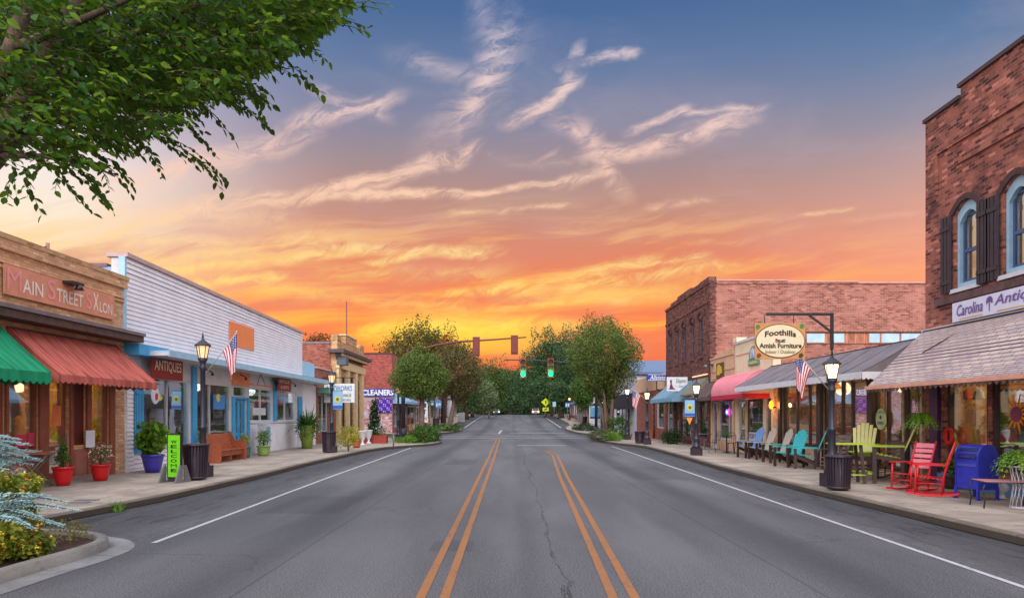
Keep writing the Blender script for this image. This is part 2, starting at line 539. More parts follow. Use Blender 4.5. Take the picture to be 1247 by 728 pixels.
# ---------------------------------------------------------------- foliage
def leaves(name, P, size, mat, parent, rng, up=.3, shape=0, normals=None, asp=.5):
    P = np.asarray(P, float); n = len(P)
    d = rng.normal(size=(n, 3)); d /= np.linalg.norm(d, axis=1)[:, None]
    d[:, 2] += up; d /= np.linalg.norm(d, axis=1)[:, None]
    if normals is not None:
        d = d * .6 + normals; d /= np.linalg.norm(d, axis=1)[:, None]
    e = rng.normal(size=(n, 3)); e -= d * (e * d).sum(1)[:, None]; e /= np.linalg.norm(e, axis=1)[:, None]
    w = np.cross(d, e)
    s = size * rng.uniform(.6, 1.3, size=n)[:, None]
    a = P - e * s * .5; b = P + w * s * asp * .5; c = P + e * s * .5; dd = P - w * s * asp * .5
    if shape == 0:
        V = np.stack([a, b, c, dd], 1).reshape(-1, 3); k = 4
    else:
        nrm = d * s * .12
        V = np.stack([a, P - e * s * .2 + w * s * asp * .42 + nrm, P + e * s * .15 + w * s * asp * .42 + nrm, c, P + e * s * .15 - w * s * asp * .42 + nrm, P - e * s * .2 - w * s * asp * .42 + nrm], 1).reshape(-1, 3); k = 6
    me = bpy.data.meshes.new(name)
    me.vertices.add(len(V)); me.vertices.foreach_set('co', V.ravel())
    me.loops.add(len(V)); me.loops.foreach_set('vertex_index', np.arange(len(V), dtype=np.int32))
    me.polygons.add(n); me.polygons.foreach_set('loop_start', np.arange(0, n * k, k, dtype=np.int32))
    me.materials.append(mat)
    me.update(calc_edges=True)
    o = bpy.data.objects.new(name, me); col.objects.link(o)
    if parent: o.parent = parent
    return o


def crown_pts(rng, n, center, rad, prof_=None, gap=.0, nscale=1.6, rough=.28, seed=0., shell=.45):
    """points through an uneven crown; prof_ gives the width factor against height 0..1"""
    out = []
    cx, cy, cz = center; rx, ry, rz = rad
    while len(out) < n:
        m_ = n * 2
        d = rng.normal(size=(m_, 3)); d /= np.linalg.norm(d, axis=1)[:, None]
        r = rng.uniform(shell, 1., size=m_) ** .6
        for k in range(m_):
            x, y, z = d[k]
            lump = 1 + rough * (mnoise.noise(Vector((x * nscale + seed, y * nscale, z * nscale + seed * 2))) * 1.6 + .6 * mnoise.noise(Vector((x * nscale * 2.7 + seed, y * nscale * 2.7, z * nscale * 2.7))))
            rr = r[k] * lump
            px, py_, pz = x * rr, y * rr, z * rr
            if prof_:
                t = min(1, max(0, (pz + 1) / 2)); w = prof_(t)
                px *= w; py_ *= w
            p = (cx + px * rx, cy + py_ * ry, cz + pz * rz)
            if gap:
                q_ = mnoise.noise(Vector((p[0] * 1.5 / max(.6, rx * .5) + seed, p[1] * 1.5 / max(.6, rx * .5), p[2] * 1.5 / max(.6, rx * .5))))
                if q_ < gap - .45 and rng.random() < .9: continue
            out.append(p)
            if len(out) >= n: break
    return np.array(out)

# ================================================================ the setting
def ribbon(name, left, right, mats, dz=0., thick=0., y0=None, y1=None, step=1.5, kind='structure'):
    """sheet between two polylines given as X at Y, following the street's height"""
    def xa(P, y):
        if y <= P[0][1]: return P[0][0]
        for (xa_, ya), (xb, yb) in zip(P, P[1:]):
            if y <= yb: return xa_ + (xb - xa_) * (y - ya) / max(1e-6, yb - ya)
        return P[-1][0]
    a = y0 if y0 is not None else left[0][1]; b = y1 if y1 is not None else left[-1][1]
    ys = sorted(set([a, b] + [p[1] for p in left + right if a < p[1] < b] + list(np.arange(a, b, step))))
    rows = [[(xa(left, y), y, prof(y) + dz), (xa(right, y), y, prof(y) + dz)] for y in ys]
    mb = MB().sheet(rows, smooth=False)
    if thick:
        for s_ in (0, 1):
            mb.sheet([[r_[s_], (r_[s_][0], r_[s_][1], r_[s_][2] - thick)] for r_ in rows], smooth=False)
    o = mb.build(name, mats)
    if kind: o['kind'] = kind
    return o


def asphalt():
    m_, q, bs = new_mat('asphalt')
    t = q.node('ShaderNodeTexCoord').outputs['Object']
    mp = q.node('ShaderNodeMapping'); q.put(mp.inputs[0], t); mp.inputs['Scale'].default_value = (1, .14, 1)
    n1 = q.noise(mp.outputs[0], .55, 5, .6, .3)          # worn wheel tracks
    n2 = q.noise(t, .35, 6, .65)
    n3 = q.noise(t, 55., 3, .8)
    n4 = q.noise(t, 9., 5, .7)
    cc = q.mix(q.smooth(n1, .38, .62), rgb8(38, 36, 36), rgb8(84, 82, 82))
    cc = q.mix(q.m('MULTIPLY', q.smooth(n2, .45, .7), .5), cc, rgb8(60, 60, 68))
    cc = q.mix(q.smooth(n3, .34, .68), q.mix(.55, cc, (0, 0, 0)), q.mix(.22, cc, (.7, .7, .72)))
    cc = q.mix(q.m('MULTIPLY', q.smooth(n4, .56, .7), .35), cc, rgb8(112, 112, 118))
    # oil-dark strip along the middle of each lane
    sp = q.node('ShaderNodeSeparateXYZ'); q.put(sp.inputs[0], t)
    wob = q.m('MULTIPLY', q.m('SUBTRACT', q.noise(mp.outputs[0], .8, 3, .5), .5), .9)
    xx = q.m('ADD', sp.outputs[0], wob)
    dk = None
    for c_, w_, k_ in ((-3.2, .75, .5), (3.7, .8, .5), (.25, .3, .25)):
        d_ = q.smooth(q.m('ABSOLUTE', q.m('SUBTRACT', xx, c_)), w_, 0., 0., k_)
        dk = d_ if dk is None else q.m('MAXIMUM', dk, d_)
    cc = q.mix(dk, cc, rgb8(44, 44, 50))
    # cracks: one long meandering crack near the middle, and finer ones
    cw = q.noise(mp.outputs[0], 1.6, 7, .75)
    xc = q.m('ADD', sp.outputs[0], q.m('MULTIPLY', q.m('SUBTRACT', cw, .5), .9))
    gate = q.smooth(q.m('ABSOLUTE', q.m('SUBTRACT', xc, .52)), .016, .004)
    vo = q.node('ShaderNodeTexVoronoi', feature='DISTANCE_TO_EDGE'); vo.inputs['Scale'].default_value = .42
    q.put(vo.inputs['Vector'], q.mix(.35, t, q.noise(t, 1.4, 5, .7, color=True)))
    ck = q.smooth(vo.outputs[0], .006, .001)
    ck = q.m('MULTIPLY', ck, q.smooth(q.noise(t, .3, 3, .5), .50, .58, 0., .45))
    cr = q.m('MAXIMUM', gate, ck)
    cc = q.mix(q.m('MULTIPLY', cr, .72), cc, rgb8(24, 23, 24))
    # paving seams between lanes and darker repair patches
    for c_ in (-2.72, 3.05):
        sm = q.smooth(q.m('ABSOLUTE', q.m('SUBTRACT', q.m('ADD', sp.outputs[0], q.m('MULTIPLY', q.m('SUBTRACT', n4, .5), .05)), c_)), .022, .006)
        cc = q.mix(q.m('MULTIPLY', sm, .45), cc, rgb8(26, 25, 26))
    for (xa, xb, ya, yb) in ((-4.6, -3.1, 12.5, 15.2), (3.4, 4.9, 19., 24.), (-2.5, -1.3, 25., 28.), (.9 - 2., .9 - 1.4, 9.0, 9.8)):
        ex = q.m('MULTIPLY', q.smooth(sp.outputs[0], xa, xa + .03), q.smooth(sp.outputs[0], xb, xb - .03))
        ey = q.m('MULTIPLY', q.smooth(sp.outputs[1], ya, ya + .03), q.smooth(sp.outputs[1], yb, yb - .03))
        cc = q.mix(q.m('MULTIPLY', q.m('MULTIPLY', ex, ey), .28), cc, rgb8(34, 33, 36))
    edge_ = q.smooth(q.m('ADD', q.m('ABSOLUTE', sp.outputs[0]), q.m('MULTIPLY', q.m('SUBTRACT', n2, .5), 2.6)), 4.4, 6.2, 0., .5)
    cc = q.mix(edge_, cc, rgb8(38, 37, 40))
    mp2 = q.node('ShaderNodeMapping'); q.put(mp2.inputs[0], t); mp2.inputs['Scale'].default_value = (5., .8, 1)
    tar = q.m('MULTIPLY', q.smooth(q.noise(mp2.outputs[0], 1., 5, .7, .6), .52, .58), q.smooth(q.m('ABSOLUTE', sp.outputs[0]), 4.9, 5.4))
    cc = q.mix(q.m('MULTIPLY', tar, .5), cc, rgb8(24, 23, 24))
    pale = q.smooth(q.m('ABSOLUTE', q.m('SUBTRACT', q.m('ABSOLUTE', xx), 5.35)), .6, .0, 0., .35)
    cc = q.mix(q.m('MULTIPLY', pale, q.smooth(n4, .35, .6)), cc, rgb8(124, 122, 122))
    ol = q.noise(t, 1.7, 4, .7)
    cc = q.mix(q.m('MULTIPLY', q.smooth(ol, .66, .74), .45), cc, rgb8(30, 29, 31))
    q.put(bs.inputs['Base Color'], cc)
    q.put(bs.inputs['Roughness'], q.m('ADD', .52, q.m('MULTIPLY', n4, .35)))
    bs.inputs['Specular IOR Level'].default_value = .4
    b = q.node('ShaderNodeBump'); b.inputs['Strength'].default_value = .5; b.inputs['Distance'].default_value = .012
    q.put(b.inputs['Height'], q.m('SUBTRACT', n3, cr)); q.put(bs.inputs['Normal'], b.outputs[0])
    return m_


def concrete(name, c, joint=1.5, off=0., face=False):
    m_, q, bs = new_mat(name)
    t = q.node('ShaderNodeTexCoord').outputs['Object']
    sp = q.node('ShaderNodeSeparateXYZ'); q.put(sp.inputs[0], t)
    c = rgb8(*c)
    n1 = q.noise(t, .8, 6, .65, .3); n3 = q.noise(t, 40., 3, .7)
    cc = q.mix(q.smooth(n1, .35, .68), tuple(x * .66 for x in c), tuple(x * 1.12 for x in c))
    cc = q.mix(q.m('MULTIPLY', q.smooth(n3, .35, .7), .35), cc, tuple(x * .6 for x in c))
    cc = q.mix(q.m('MULTIPLY', q.smooth(q.noise(t, 2.5, 5, .7), .54, .66), .55), cc, tuple(x * .5 for x in c))
    cc = q.mix(q.m('MULTIPLY', q.smooth(q.noise(t, 9., 3, .6), .64, .68), .45), cc, tuple(x * .4 for x in c))
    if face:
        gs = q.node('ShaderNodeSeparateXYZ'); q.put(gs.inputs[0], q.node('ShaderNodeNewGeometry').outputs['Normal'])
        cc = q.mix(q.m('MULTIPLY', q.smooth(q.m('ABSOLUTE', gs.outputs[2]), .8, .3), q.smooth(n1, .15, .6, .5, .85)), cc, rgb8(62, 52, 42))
    h = None
    if joint:
        for ax in ((0, 1) if joint < 2 else (1,)):
            fr = q.m('ABSOLUTE', q.m('SUBTRACT', q.m('FRACT', q.m('DIVIDE', q.m('ADD', sp.outputs[ax], 100 + off), joint)), .5))
            j = q.smooth(fr, .018 / joint, .007 / joint)
            h = j if h is None else q.m('MAXIMUM', h, j)
        cc = q.mix(q.m('MULTIPLY', h, .8), cc, tuple(x * .3 for x in c))
    q.put(bs.inputs['Base Color'], cc); bs.inputs['Roughness'].default_value = .85; bs.inputs['Specular IOR Level'].default_value = .3
    b = q.node('ShaderNodeBump'); b.inputs['Strength'].default_value = .35; b.inputs['Distance'].default_value = .01
    q.put(b.inputs['Height'], q.m('SUBTRACT', n3, h) if h else n3); q.put(bs.inputs['Normal'], b.outputs[0])
    return m_


def paint(name, c, wear=.5):
    m_, q, bs = new_mat(name)
    t = q.node('ShaderNodeTexCoord').outputs['Object']
    n = q.noise(t, 14., 6, .75); n2 = q.noise(t, 1.2, 4, .6)
    c = rgb8(*c)
    w = q.smooth(q.m('ADD', n, q.m('MULTIPLY', q.m('SUBTRACT', n2, .5), .5)), .62 - .12 * wear, .74)
    cc = q.mix(q.m('MULTIPLY', w, .8), c, rgb8(72, 72, 78))
    cc = q.mix(q.m('MULTIPLY', q.smooth(q.noise(t, 60., 2, .6), .4, .7), .3), cc, tuple(x * .5 for x in c))
    q.put(bs.inputs['Base Color'], cc); bs.inputs['Roughness'].default_value = .6
    return m_


M_road = asphalt()
M_walk = concrete('sidewalk_concrete', (176, 162, 146), 1.5, .3)
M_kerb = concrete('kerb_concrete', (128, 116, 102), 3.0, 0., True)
M_kerb2 = concrete('bed_kerb_concrete', (150, 146, 138), 3.0)
M_gut = concrete('gutter_concrete', (148, 146, 144), 3.0, .8)
M_white = paint('white_line_paint', (190, 190, 192), .8)
M_yel = paint('yellow_line_paint', (156, 102, 54), 1.2)
M_faint = paint('faded_line_paint', (176, 174, 180), .7)
M_grass = pm('grass_ground', (64, 88, 38), .9, .3, 3., .5, 30)
M_soil = pm('soil_mulch', (74, 48, 38), .95, .4, 20., .9, 60)

BIG = [(-500, -60), (-500, 1200)]; BIGR = [(500, -60), (500, 1200)]
ribbon('ground', BIG, BIGR, M_grass, -.06, step=8)
ribbon('road', [(-60, -30), (-60, 50), (-60, 300)], [(60, -30), (60, 300)], M_road, 0., step=2)

LK = [(-7.3, -20), (-7.42, 8), (-7.42, 11.4), (-7.1, 14.3), (-7.0, 19.6), (-7.1, 24.8), (-6.95, 33), (-6.6, 36.2), (-5.8, 38.2), (-5.0, 39.9), (-4.55, 41.6), (-4.4, 44), (-4.7, 46.6), (-5.6, 48.8), (-7.2, 50.4), (-10, 51.6), (-30, 52.4)]
LK2 = [(-30, 61.6), (-9.6, 62.4), (-7.8, 64), (-6.8, 67.5), (-5.9, 71), (-5.6, 76), (-5.8, 82), (-6.6, 86), (-7.7, 89), (-8.0, 100), (-8.2, 190)]
RK = [(6.9, -20), (6.86, 9.4), (6.68, 16), (6.72, 23), (7.0, 30), (7.2, 37.5), (6.9, 39.5), (6.35, 41.5), (6.05, 44), (5.95, 50), (6.1, 54), (6.7, 58), (7.1, 61), (6.7, 65), (6.3, 71), (6.15, 80), (6.6, 87), (7.6, 93), (8.0, 100), (8.2, 190)]
FARX = 32


def walk(path, side, name):
    inner = [(x + side * .16, y) for x, y in path]
    y0, y1 = path[0][1], path[-1][1]
    # the kerb: a flat top and its face
    mb = MB()
    ys = sorted(set([p[1] for p in path] + list(np.arange(y0, y1, 1.5))))

    def X(y, P):
        for (xa_, ya), (xb, yb) in zip(P, P[1:]):
            if y <= yb: return xa_ + (xb - xa_) * (y - ya) / max(1e-6, yb - ya)
        return P[-1][0]
    rng_ = random.Random(5)
    rows = []
    for y in ys:
        x = X(y, path); z = prof(y)
        rows.append([(x - side * .32, y, z + .006), (x, y, z + .012), (x + side * .012, y, z + SWK - .02), (x + side * .03, y, z + SWK), (x + side * .17, y, z + SWK + .002)])
    mb.sheet([[r_[1], r_[2], r_[3], r_[4]] for r_ in rows], smooth=False)
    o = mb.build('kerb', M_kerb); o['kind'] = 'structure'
    mb = MB().sheet([[(X(y, path) + side * .17, y, prof(y) + SWK), (side * FARX, y, prof(y) + SWK)] for y in ys], smooth=False)
    o = mb.build('sidewalk', M_walk); o['kind'] = 'structure'


walk(LK, -1, 'left'); walk(LK2, -1, 'left'); walk(RK, 1, 'right')

# painted lines
def line(name, pts, w, m_, dz=.006):
    return ribbon(name, [(x - w / 2, y) for x, y in pts], [(x + w / 2, y) for x, y in pts], m_, dz, step=1.)


def cross(name, x0, x1, y, w, m_, dz=.006):
    o = MB().sheet([[(x0, y, prof(y) + dz), (x1, y, prof(y) + dz)], [(x0, y + w, prof(y + w) + dz), (x1, y + w, prof(y + w) + dz)]], smooth=False).build(name, m_)
    o['kind'] = 'structure'
    return o


LWE = [(-4.93, 9.6), (-5.2, 20), (-5.5, 38)]
line('edge_line', LWE, .08, M_white)
line('edge_line', [(5.2, 2), (5.22, 7), (5.45, 22), (5.72, 40)], .078, M_white)
line('edge_line', [(-6.0, 88), (-6.0, 140)], .14, M_white)
line('edge_line', [(6.2, 88), (6.2, 130)], .14, M_white)
for x_ in (-.86, -.63): line('centre_line', [(x_, 2), (x_ - .12, 30), (x_ - .33, 57)], .095, M_yel)
for x_ in (1.16, .95): line('centre_line', [(x_ - .12, 2), (x_, 6), (x_ + .42, 20), (x_ + .85, 31), (x_ + .75, 34), (x_ + .55, 35.5)], .095, M_yel)
cross('stop_line', .3, 3.2, 41.0, .4, M_faint)
cross('crosswalk_line', -8.0, 7.4, 54.5, .45, M_faint)
cross('crosswalk_line', -8.0, 7.4, 58.5, .35, M_faint)
cross('stop_line', -.2, 5.4, 70., .6, M_faint)
cross('stop_line', -4.8, -1.1, 68.4, .5, M_faint)
cross('crosswalk_line', .3, 4.6, 83., .5, M_white)
line('centre_line', [(-1.3, 68), (-1.2, 80)], .2, M_white)

# ================================================================ buildings
W_white = pm('white_paint_wood', (206, 206, 212), .55, .06, 3., .1, 40, dirt=.15)
W_sid = pm('white_siding', (234, 232, 236), .5, .05, 1.5, .08, 30, dirt=.12)
W_blue = pm('bright_blue_paint', (64, 158, 206), .45, .08, 4., .1, 40, dirt=.1)
W_pale = pm('pale_blue_paint', (160, 200, 220), .5, .07, 3., .1, 40, dirt=.15)
W_bluewall = pm('blue_grey_block', (150, 176, 206), .8, .15, 1.2, .3, 20, dirt=.35)
W_brown = pm('brown_frame_paint', (138, 76, 56), .5, .15, 4., .15, 40, dirt=.2)
W_dkbrown = pm('dark_brown_frame', (66, 46, 42), .5, .2, 4., .15, 40)
W_dark = pm('black_iron', (34, 30, 36), .42, .25, 8., .12, 60, spec=.6)
W_tan = pm('tan_stucco', (214, 172, 138), .85, .08, 2., .25, 30, dirt=.25)
W_beige = pm('beige_stucco', (226, 208, 176), .85, .07, 2., .25, 30, dirt=.2)
W_grey = pm('grey_metal', (120, 118, 122), .5, .15, 3., .1, 40, metal=.3)
W_roof = pm('roof_gravel', (96, 90, 88), .9, .2, 2., .3, 40)
W_floor = pm('shop_floor_boards', (84, 60, 44), .5, .2, 3., .1, 30)
W_room = pm('shop_back_wall', (156, 116, 84), .8, .35, 1.4, .1, 20)
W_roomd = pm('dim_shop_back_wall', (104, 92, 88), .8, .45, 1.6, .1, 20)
W_rooml = pm('pale_shop_back_wall', (150, 150, 146), .8, .25, 1.2, .1, 20)
B_tan = brick('tan_painted_brick', (214, 170, 130), (206, 160, 120), (180, 138, 106), stain=.3, stainc=(140, 98, 76), k=.3)
B_tan2 = brick('tan_brick', (200, 160, 116), (186, 142, 98), (168, 138, 110), stain=.2, stainc=(120, 86, 66), k=.45)
B_red = brick('red_brick', (156, 92, 76), (130, 70, 60), (176, 128, 116), stain=.25, stainc=(92, 48, 44), k=.4)
B_old = brick('weathered_dark_brick', (160, 94, 78), (116, 66, 58), (140, 112, 104), stain=.75, stainc=(50, 38, 42), patch=(176, 118, 98), patchk=.45, bw=.215, bh=.075, k=.8)
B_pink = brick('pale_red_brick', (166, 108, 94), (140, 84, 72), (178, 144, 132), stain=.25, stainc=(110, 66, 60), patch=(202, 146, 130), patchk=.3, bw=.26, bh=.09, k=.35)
B_front = brick('shadowy_brown_brick', (120, 76, 66), (88, 52, 50), (118, 92, 86), stain=.4, stainc=(56, 40, 42), bw=.26, bh=.09, k=.5)  # plain brown brick, darker than the pale red one
G_shop = glass_mat('shop_glass', (.88, .92, .90), .26)
G_up = glass_mat('upper_glass', (.9, .92, .95), .22, .01)
PAL = [pm('goods_' + n, c, .6, .2, 6.) for n, c in (('cream', (206, 190, 160)), ('rust', (150, 70, 44)), ('teal', (60, 120, 124)), ('brown', (92, 62, 44)), ('white', (204, 204, 200)), ('ochre', (190, 140, 60)), ('navy', (50, 60, 100)), ('sage', (110, 130, 90)))]
LAMPM = glow_mat('warm_bulb', (255, 160, 66), 4.)
SHADE = glow_mat('lit_lampshade', (255, 130, 44), 1.8)


class Shop:
    """a building whose front runs along the street; local x runs to the right as seen from the road, local y into the building"""
    def __init__(s, name, label, cat, X, Y0, Y1, group=None):
        s.X, s.Y0, s.Y1 = X, Y0, Y1
        s.left = X < 0
        s.W = Y1 - Y0
        s.base = prof((Y0 + Y1) / 2)
        s.root = thing(name, label, cat, (X, Y0 if s.left else Y1, s.base), R(90) if s.left else R(-90), group)
        s.g = SWK - .04

    def Y(s, px, out=0.): return yat(px, s.X + (out if s.left else -out))
    def u(s, px, out=0.):
        y = s.Y(px, out)
        return y - s.Y0 if s.left else s.Y1 - y
    def z(s, px, py, out=0.): return zat(py, s.Y(px, out)) - s.base
    def loc(s, u, v, z=0.):
        """world position of a local point"""
        return (s.X - v, s.Y0 + u, s.base + z) if s.left else (s.X + v, s.Y1 - u, s.base + z)
    rz = property(lambda s: R(90) if s.left else R(-90))

    def wall(s, mat, x0, x1, z0, z1, holes=(), th=.3, name='front_wall', y=0., fix=None):
        xs = sorted(set([x0, x1] + [min(max(h[k], x0), x1) for h in holes for k in (0, 1)]))
        zs = sorted(set([z0, z1] + [min(max(h[k], z0), z1) for h in holes for k in (2, 3)]))
        vi = {}; V = []; Fc = []
        full = lambda i, j: 0 <= i < len(xs) - 1 and 0 <= j < len(zs) - 1 and not any(h[0] < (xs[i] + xs[i + 1]) / 2 < h[1] and h[2] < (zs[j] + zs[j + 1]) / 2 < h[3] for h in holes)

        def vt(i, j, b):
            if (i, j, b) not in vi: vi[(i, j, b)] = len(V); V.append((xs[i], y + (th if b else 0), zs[j]))
            return vi[(i, j, b)]
        for i in range(len(xs) - 1):
            for j in range(len(zs) - 1):
                if not full(i, j): continue
                Fc.append((vt(i, j, 0), vt(i + 1, j, 0), vt(i + 1, j + 1, 0), vt(i, j + 1, 0)))
                Fc.append((vt(i, j, 1), vt(i, j + 1, 1), vt(i + 1, j + 1, 1), vt(i + 1, j, 1)))
                if not full(i - 1, j): Fc.append((vt(i, j, 0), vt(i, j + 1, 0), vt(i, j + 1, 1), vt(i, j, 1)))
                if not full(i + 1, j): Fc.append((vt(i + 1, j, 0), vt(i + 1, j, 1), vt(i + 1, j + 1, 1), vt(i + 1, j + 1, 0)))
                if not full(i, j - 1): Fc.append((vt(i, j, 0), vt(i, j, 1), vt(i + 1, j, 1), vt(i + 1, j, 0)))
                if not full(i, j + 1): Fc.append((vt(i, j + 1, 0), vt(i + 1, j + 1, 0), vt(i + 1, j + 1, 1), vt(i, j + 1, 1)))
        mb = MB(); mb.add(V, Fc)
        return mb.build(name, mat, s.root)

    def shell(s, side, depth, h, roof=None, mat_l=None, mat_r=None, x0=0., x1=None, zroof=None, name='side_wall'):
        x1 = s.W if x1 is None else x1
        MB().box(x0, x0 + .28, .3, depth, s.g, h - .01).build(name, mat_l or side, s.root)
        MB().box(x1 - .28, x1, .3, depth, s.g, h - .01).build(name, mat_r or side, s.root)
        MB().box(x0, x1, depth, depth + .25, s.g, h - .02).build('rear_wall', side, s.root)
        zr_ = zroof or h - .5
        MB().box(x0 + .28, x1 - .28, .3, depth, zr_ - .2, zr_).build('roof', roof or W_roof, s.root)

    def box(s, name, mat, x0, x1, y0, y1, z0, z1, parent=None):
        return MB().box(x0, x1, y0, y1, z0, z1).build(name, mat, parent or s.root)

    def window(s, x0, x1, z0, z1, fm, y=.08, fw=.07, mull=(), rails=(), glass=None, name='window', fd=.1, mw=None):
        """a frame with its pane (and glazing bars) set in an opening"""
        mb = MB()
        mb.box(x0, x0 + fw, y - fd / 2, y + fd / 2, z0, z1).box(x1 - fw, x1, y - fd / 2, y + fd / 2, z0, z1)
        mb.box(x0 + fw, x1 - fw, y - fd / 2, y + fd / 2, z0, z0 + fw).box(x0 + fw, x1 - fw, y - fd / 2, y + fd / 2, z1 - fw, z1)
        mw = mw or fw * .8
        for m_ in mull: mb.box(m_ - mw / 2, m_ + mw / 2, y - fd * .42, y + fd * .42, z0 + fw + .001, z1 - fw - .001)
        xs = [x0 + fw] + [v for m_ in sorted(mull) for v in (m_ - mw / 2, m_ + mw / 2)] + [x1 - fw]
        for r_ in rails:
            for k in range(0, len(xs), 2): mb.box(xs[k] + .001, xs[k + 1] - .001, y - fd * .36, y + fd * .36, r_ - mw / 2, r_ + mw / 2)
        w = mb.build(name, fm, s.root)
        MB().box(x0 + fw * .5, x1 - fw * .5, y - .004, y + .004, z0 + fw * .5, z1 - fw * .5).build('pane', glass or G_shop, w)
        return w

    def door(s, x0, x1, z0, z1, fm, y=.10, fw=.10, leaves_=1, glass=None, rail=None):
        mb = MB()
        n = leaves_
        for k in range(n):
            a = x0 + (x1 - x0) * k / n + .01; b = x0 + (x1 - x0) * (k + 1) / n - .01
            mb.box(a, a + fw, y - .03, y + .03, z0, z1).box(b - fw, b, y - .03, y + .03, z0, z1)
            mb.box(a + fw, b - fw, y - .03, y + .03, z0, z0 + fw * 2.2).box(a + fw, b - fw, y - .03, y + .03, z1 - fw, z1)
            if rail: mb.box(a + fw, b - fw, y - .03, y + .03, rail, rail + fw)
        d = mb.build('door', fm, s.root)
        MB().box(x0 + fw * .6, x1 - fw * .6, y - .004, y + .004, z0 + fw, z1 - fw * .6).build('pane', glass or G_shop, d)
        hx = x1 - fw * .5 if n == 1 else (x0 + x1) / 2 + fw * .5
        MB().tube([(hx, y - .035, z0 + .85), (hx, y - .09, z0 + .9), (hx, y - .09, z0 + 1.15), (hx, y - .035, z0 + 1.2)], .012, 6).build('handle', W_grey, d)
        return d

    def room(s, x0, x1, ztop, depth=4., wallm=None, floorz=None):
        wallm = wallm or W_room
        fz = floorz if floorz is not None else s.g + .05
        mb = MB().box(x0, x1, depth, depth + .1, fz, ztop).box(x0, x0 + .05, .32, depth - .002, fz, ztop).box(x1 - .05, x1, .32, depth - .002, fz, ztop)
        mb.build('interior_wall', wallm, s.root)
        MB().box(x0 + .05, x1 - .05, .32, depth - .002, fz - .06, fz - .01).build('interior_floor', W_floor, s.root)
        MB().box(x0 + .05, x1 - .05, .32, depth - .002, ztop - .06, ztop).build('interior_ceiling', W_rooml, s.root)

    def awning(s, x0, x1, zt, zb, proj, mat, val=.22, scal=.16, valmat=None, ribs=0, ends=True, y0=-.01, ribmat=None, curve=0., xi=0., n=8):
        """sloping canopy with a valance; xi: how far the top is shorter than the bottom at each end"""
        aw = s.box('awning_rail', W_dark, x0 + xi, x1 - xi, y0 - .05, y0, zt - .03, zt + .015)
        prof_ = []
        for k in range(n + 1):
            t = k / n
            if curve: prof_.append((y0 - .02 - proj * math.sin(t * math.pi / 2) ** .9, zb + (zt - zb) * math.cos(t * math.pi / 2) ** .8))
            else: prof_.append((y0 - .02 - proj * t, zt + (zb - zt) * t - .03 * math.sin(math.pi * t)))
        nx = max(2, int((x1 - x0) / .25))
        rows = []
        rr = random.Random(int(abs(x0) * 100 + zt * 10))
        wv = [rr.uniform(-1, 1) for _ in range(nx + 1)]
        for j, (yy_, zz_) in enumerate(prof_):
            t = j / n
            e = xi * (1 - t)
            rows.append([(x0 + e + (x1 - x0 - 2 * e) * i / nx, yy_, zz_ + .008 * wv[i] * math.sin(math.pi * t)) for i in range(nx + 1)])
        mb = MB().sheet(rows)
        if ends:
            for xe, sg in ((x0, 1), (x1, -1)):
                pts = [(xe + sg * xi * (1 - j / n), p[0], p[1] - .003) for j, p in enumerate(prof_)]
                mb.add(pts + [(xe + sg * xi, y0 - .02, zb)], [tuple(range(len(pts) + 1))])
        if ribs:
            for k in range(ribs + 1):
                xx = k / ribs
                pts = []
                for j, (yy_, zz_) in enumerate(prof_):
                    e = xi * (1 - j / n)
                    pts.append((x0 + e + (x1 - x0 - 2 * e) * xx, yy_, zz_ + .012))
                mb.tube(pts, .016, 4)
        cv = mb.build('awning', mat, s.root)
        if val:
            yv = prof_[-1][0]
            mb = MB()
            def strip(pf, L):
                k = max(1, int(L / .05)); top = []; bot = []
                for i in range(k + 1):
                    a = L * i / k
                    ph = (a / scal) % 1 if scal else .5
                    d_ = val * (1 - (.28 * (1 - math.sin(math.pi * ph)) if scal else 0))
                    top.append(pf(a, 0)); bot.append(pf(a, d_))
                mb.sheet([top, bot], smooth=False)
            strip(lambda a, d_: (x0 + a, yv - .004 - d_ * .06, zb - d_ + .004), x1 - x0)
            if ends:
                strip(lambda a, d_: (x0 - .002, y0 - .02 - a, zb - d_), proj)
                strip(lambda a, d_: (x1 + .002, y0 - .02 - a, zb - d_), proj)
            mb.build('valance', valmat or mat, cv)
        return cv


def goods(shop, x0, x1, y, zf, n, rr, wide=1.2, hi=1.5):
    """cabinets with goods, standing inside a shop window: each is a thing with its goods as parts"""
    out = []
    for k in range(n):
        x = x0 + (x1 - x0) * (k + .5) / n + rr.uniform(-.1, .1)
        h = rr.uniform(.7, hi); w = rr.uniform(.5, wide) / 2
        t = thing('display_cabinet', DISP_LABEL[0], 'cabinet', shop.loc(x, y + rr.uniform(-.3, .3), zf), shop.rz + rr.uniform(-.2, .2), DISP_GROUP[0])
        MB().box(-w, w, -.2, .2, 0, h * .5).box(-w, w, .15, .2, h * .5 + .001, h).box(-w, w, -.18, .149, h * .75, h * .75 + .03).build('cabinet_body', rr.choice(PAL[:4]), t)
        for j in range(3):
            xx = -w + 2 * w * (j + .5) / 3; r_ = rr.uniform(.05, .10); hh = rr.uniform(.12, .3)
            MB().lathe([(r_ * .6, 0), (r_, hh * .4), (r_ * .4, hh * .85), (r_ * .55, hh)], 8, (xx, -.05, h * .5 + .005)).build('vase', rr.choice(PAL), t)
    return out


DISP_LABEL = ['']; DISP_GROUP = ['']


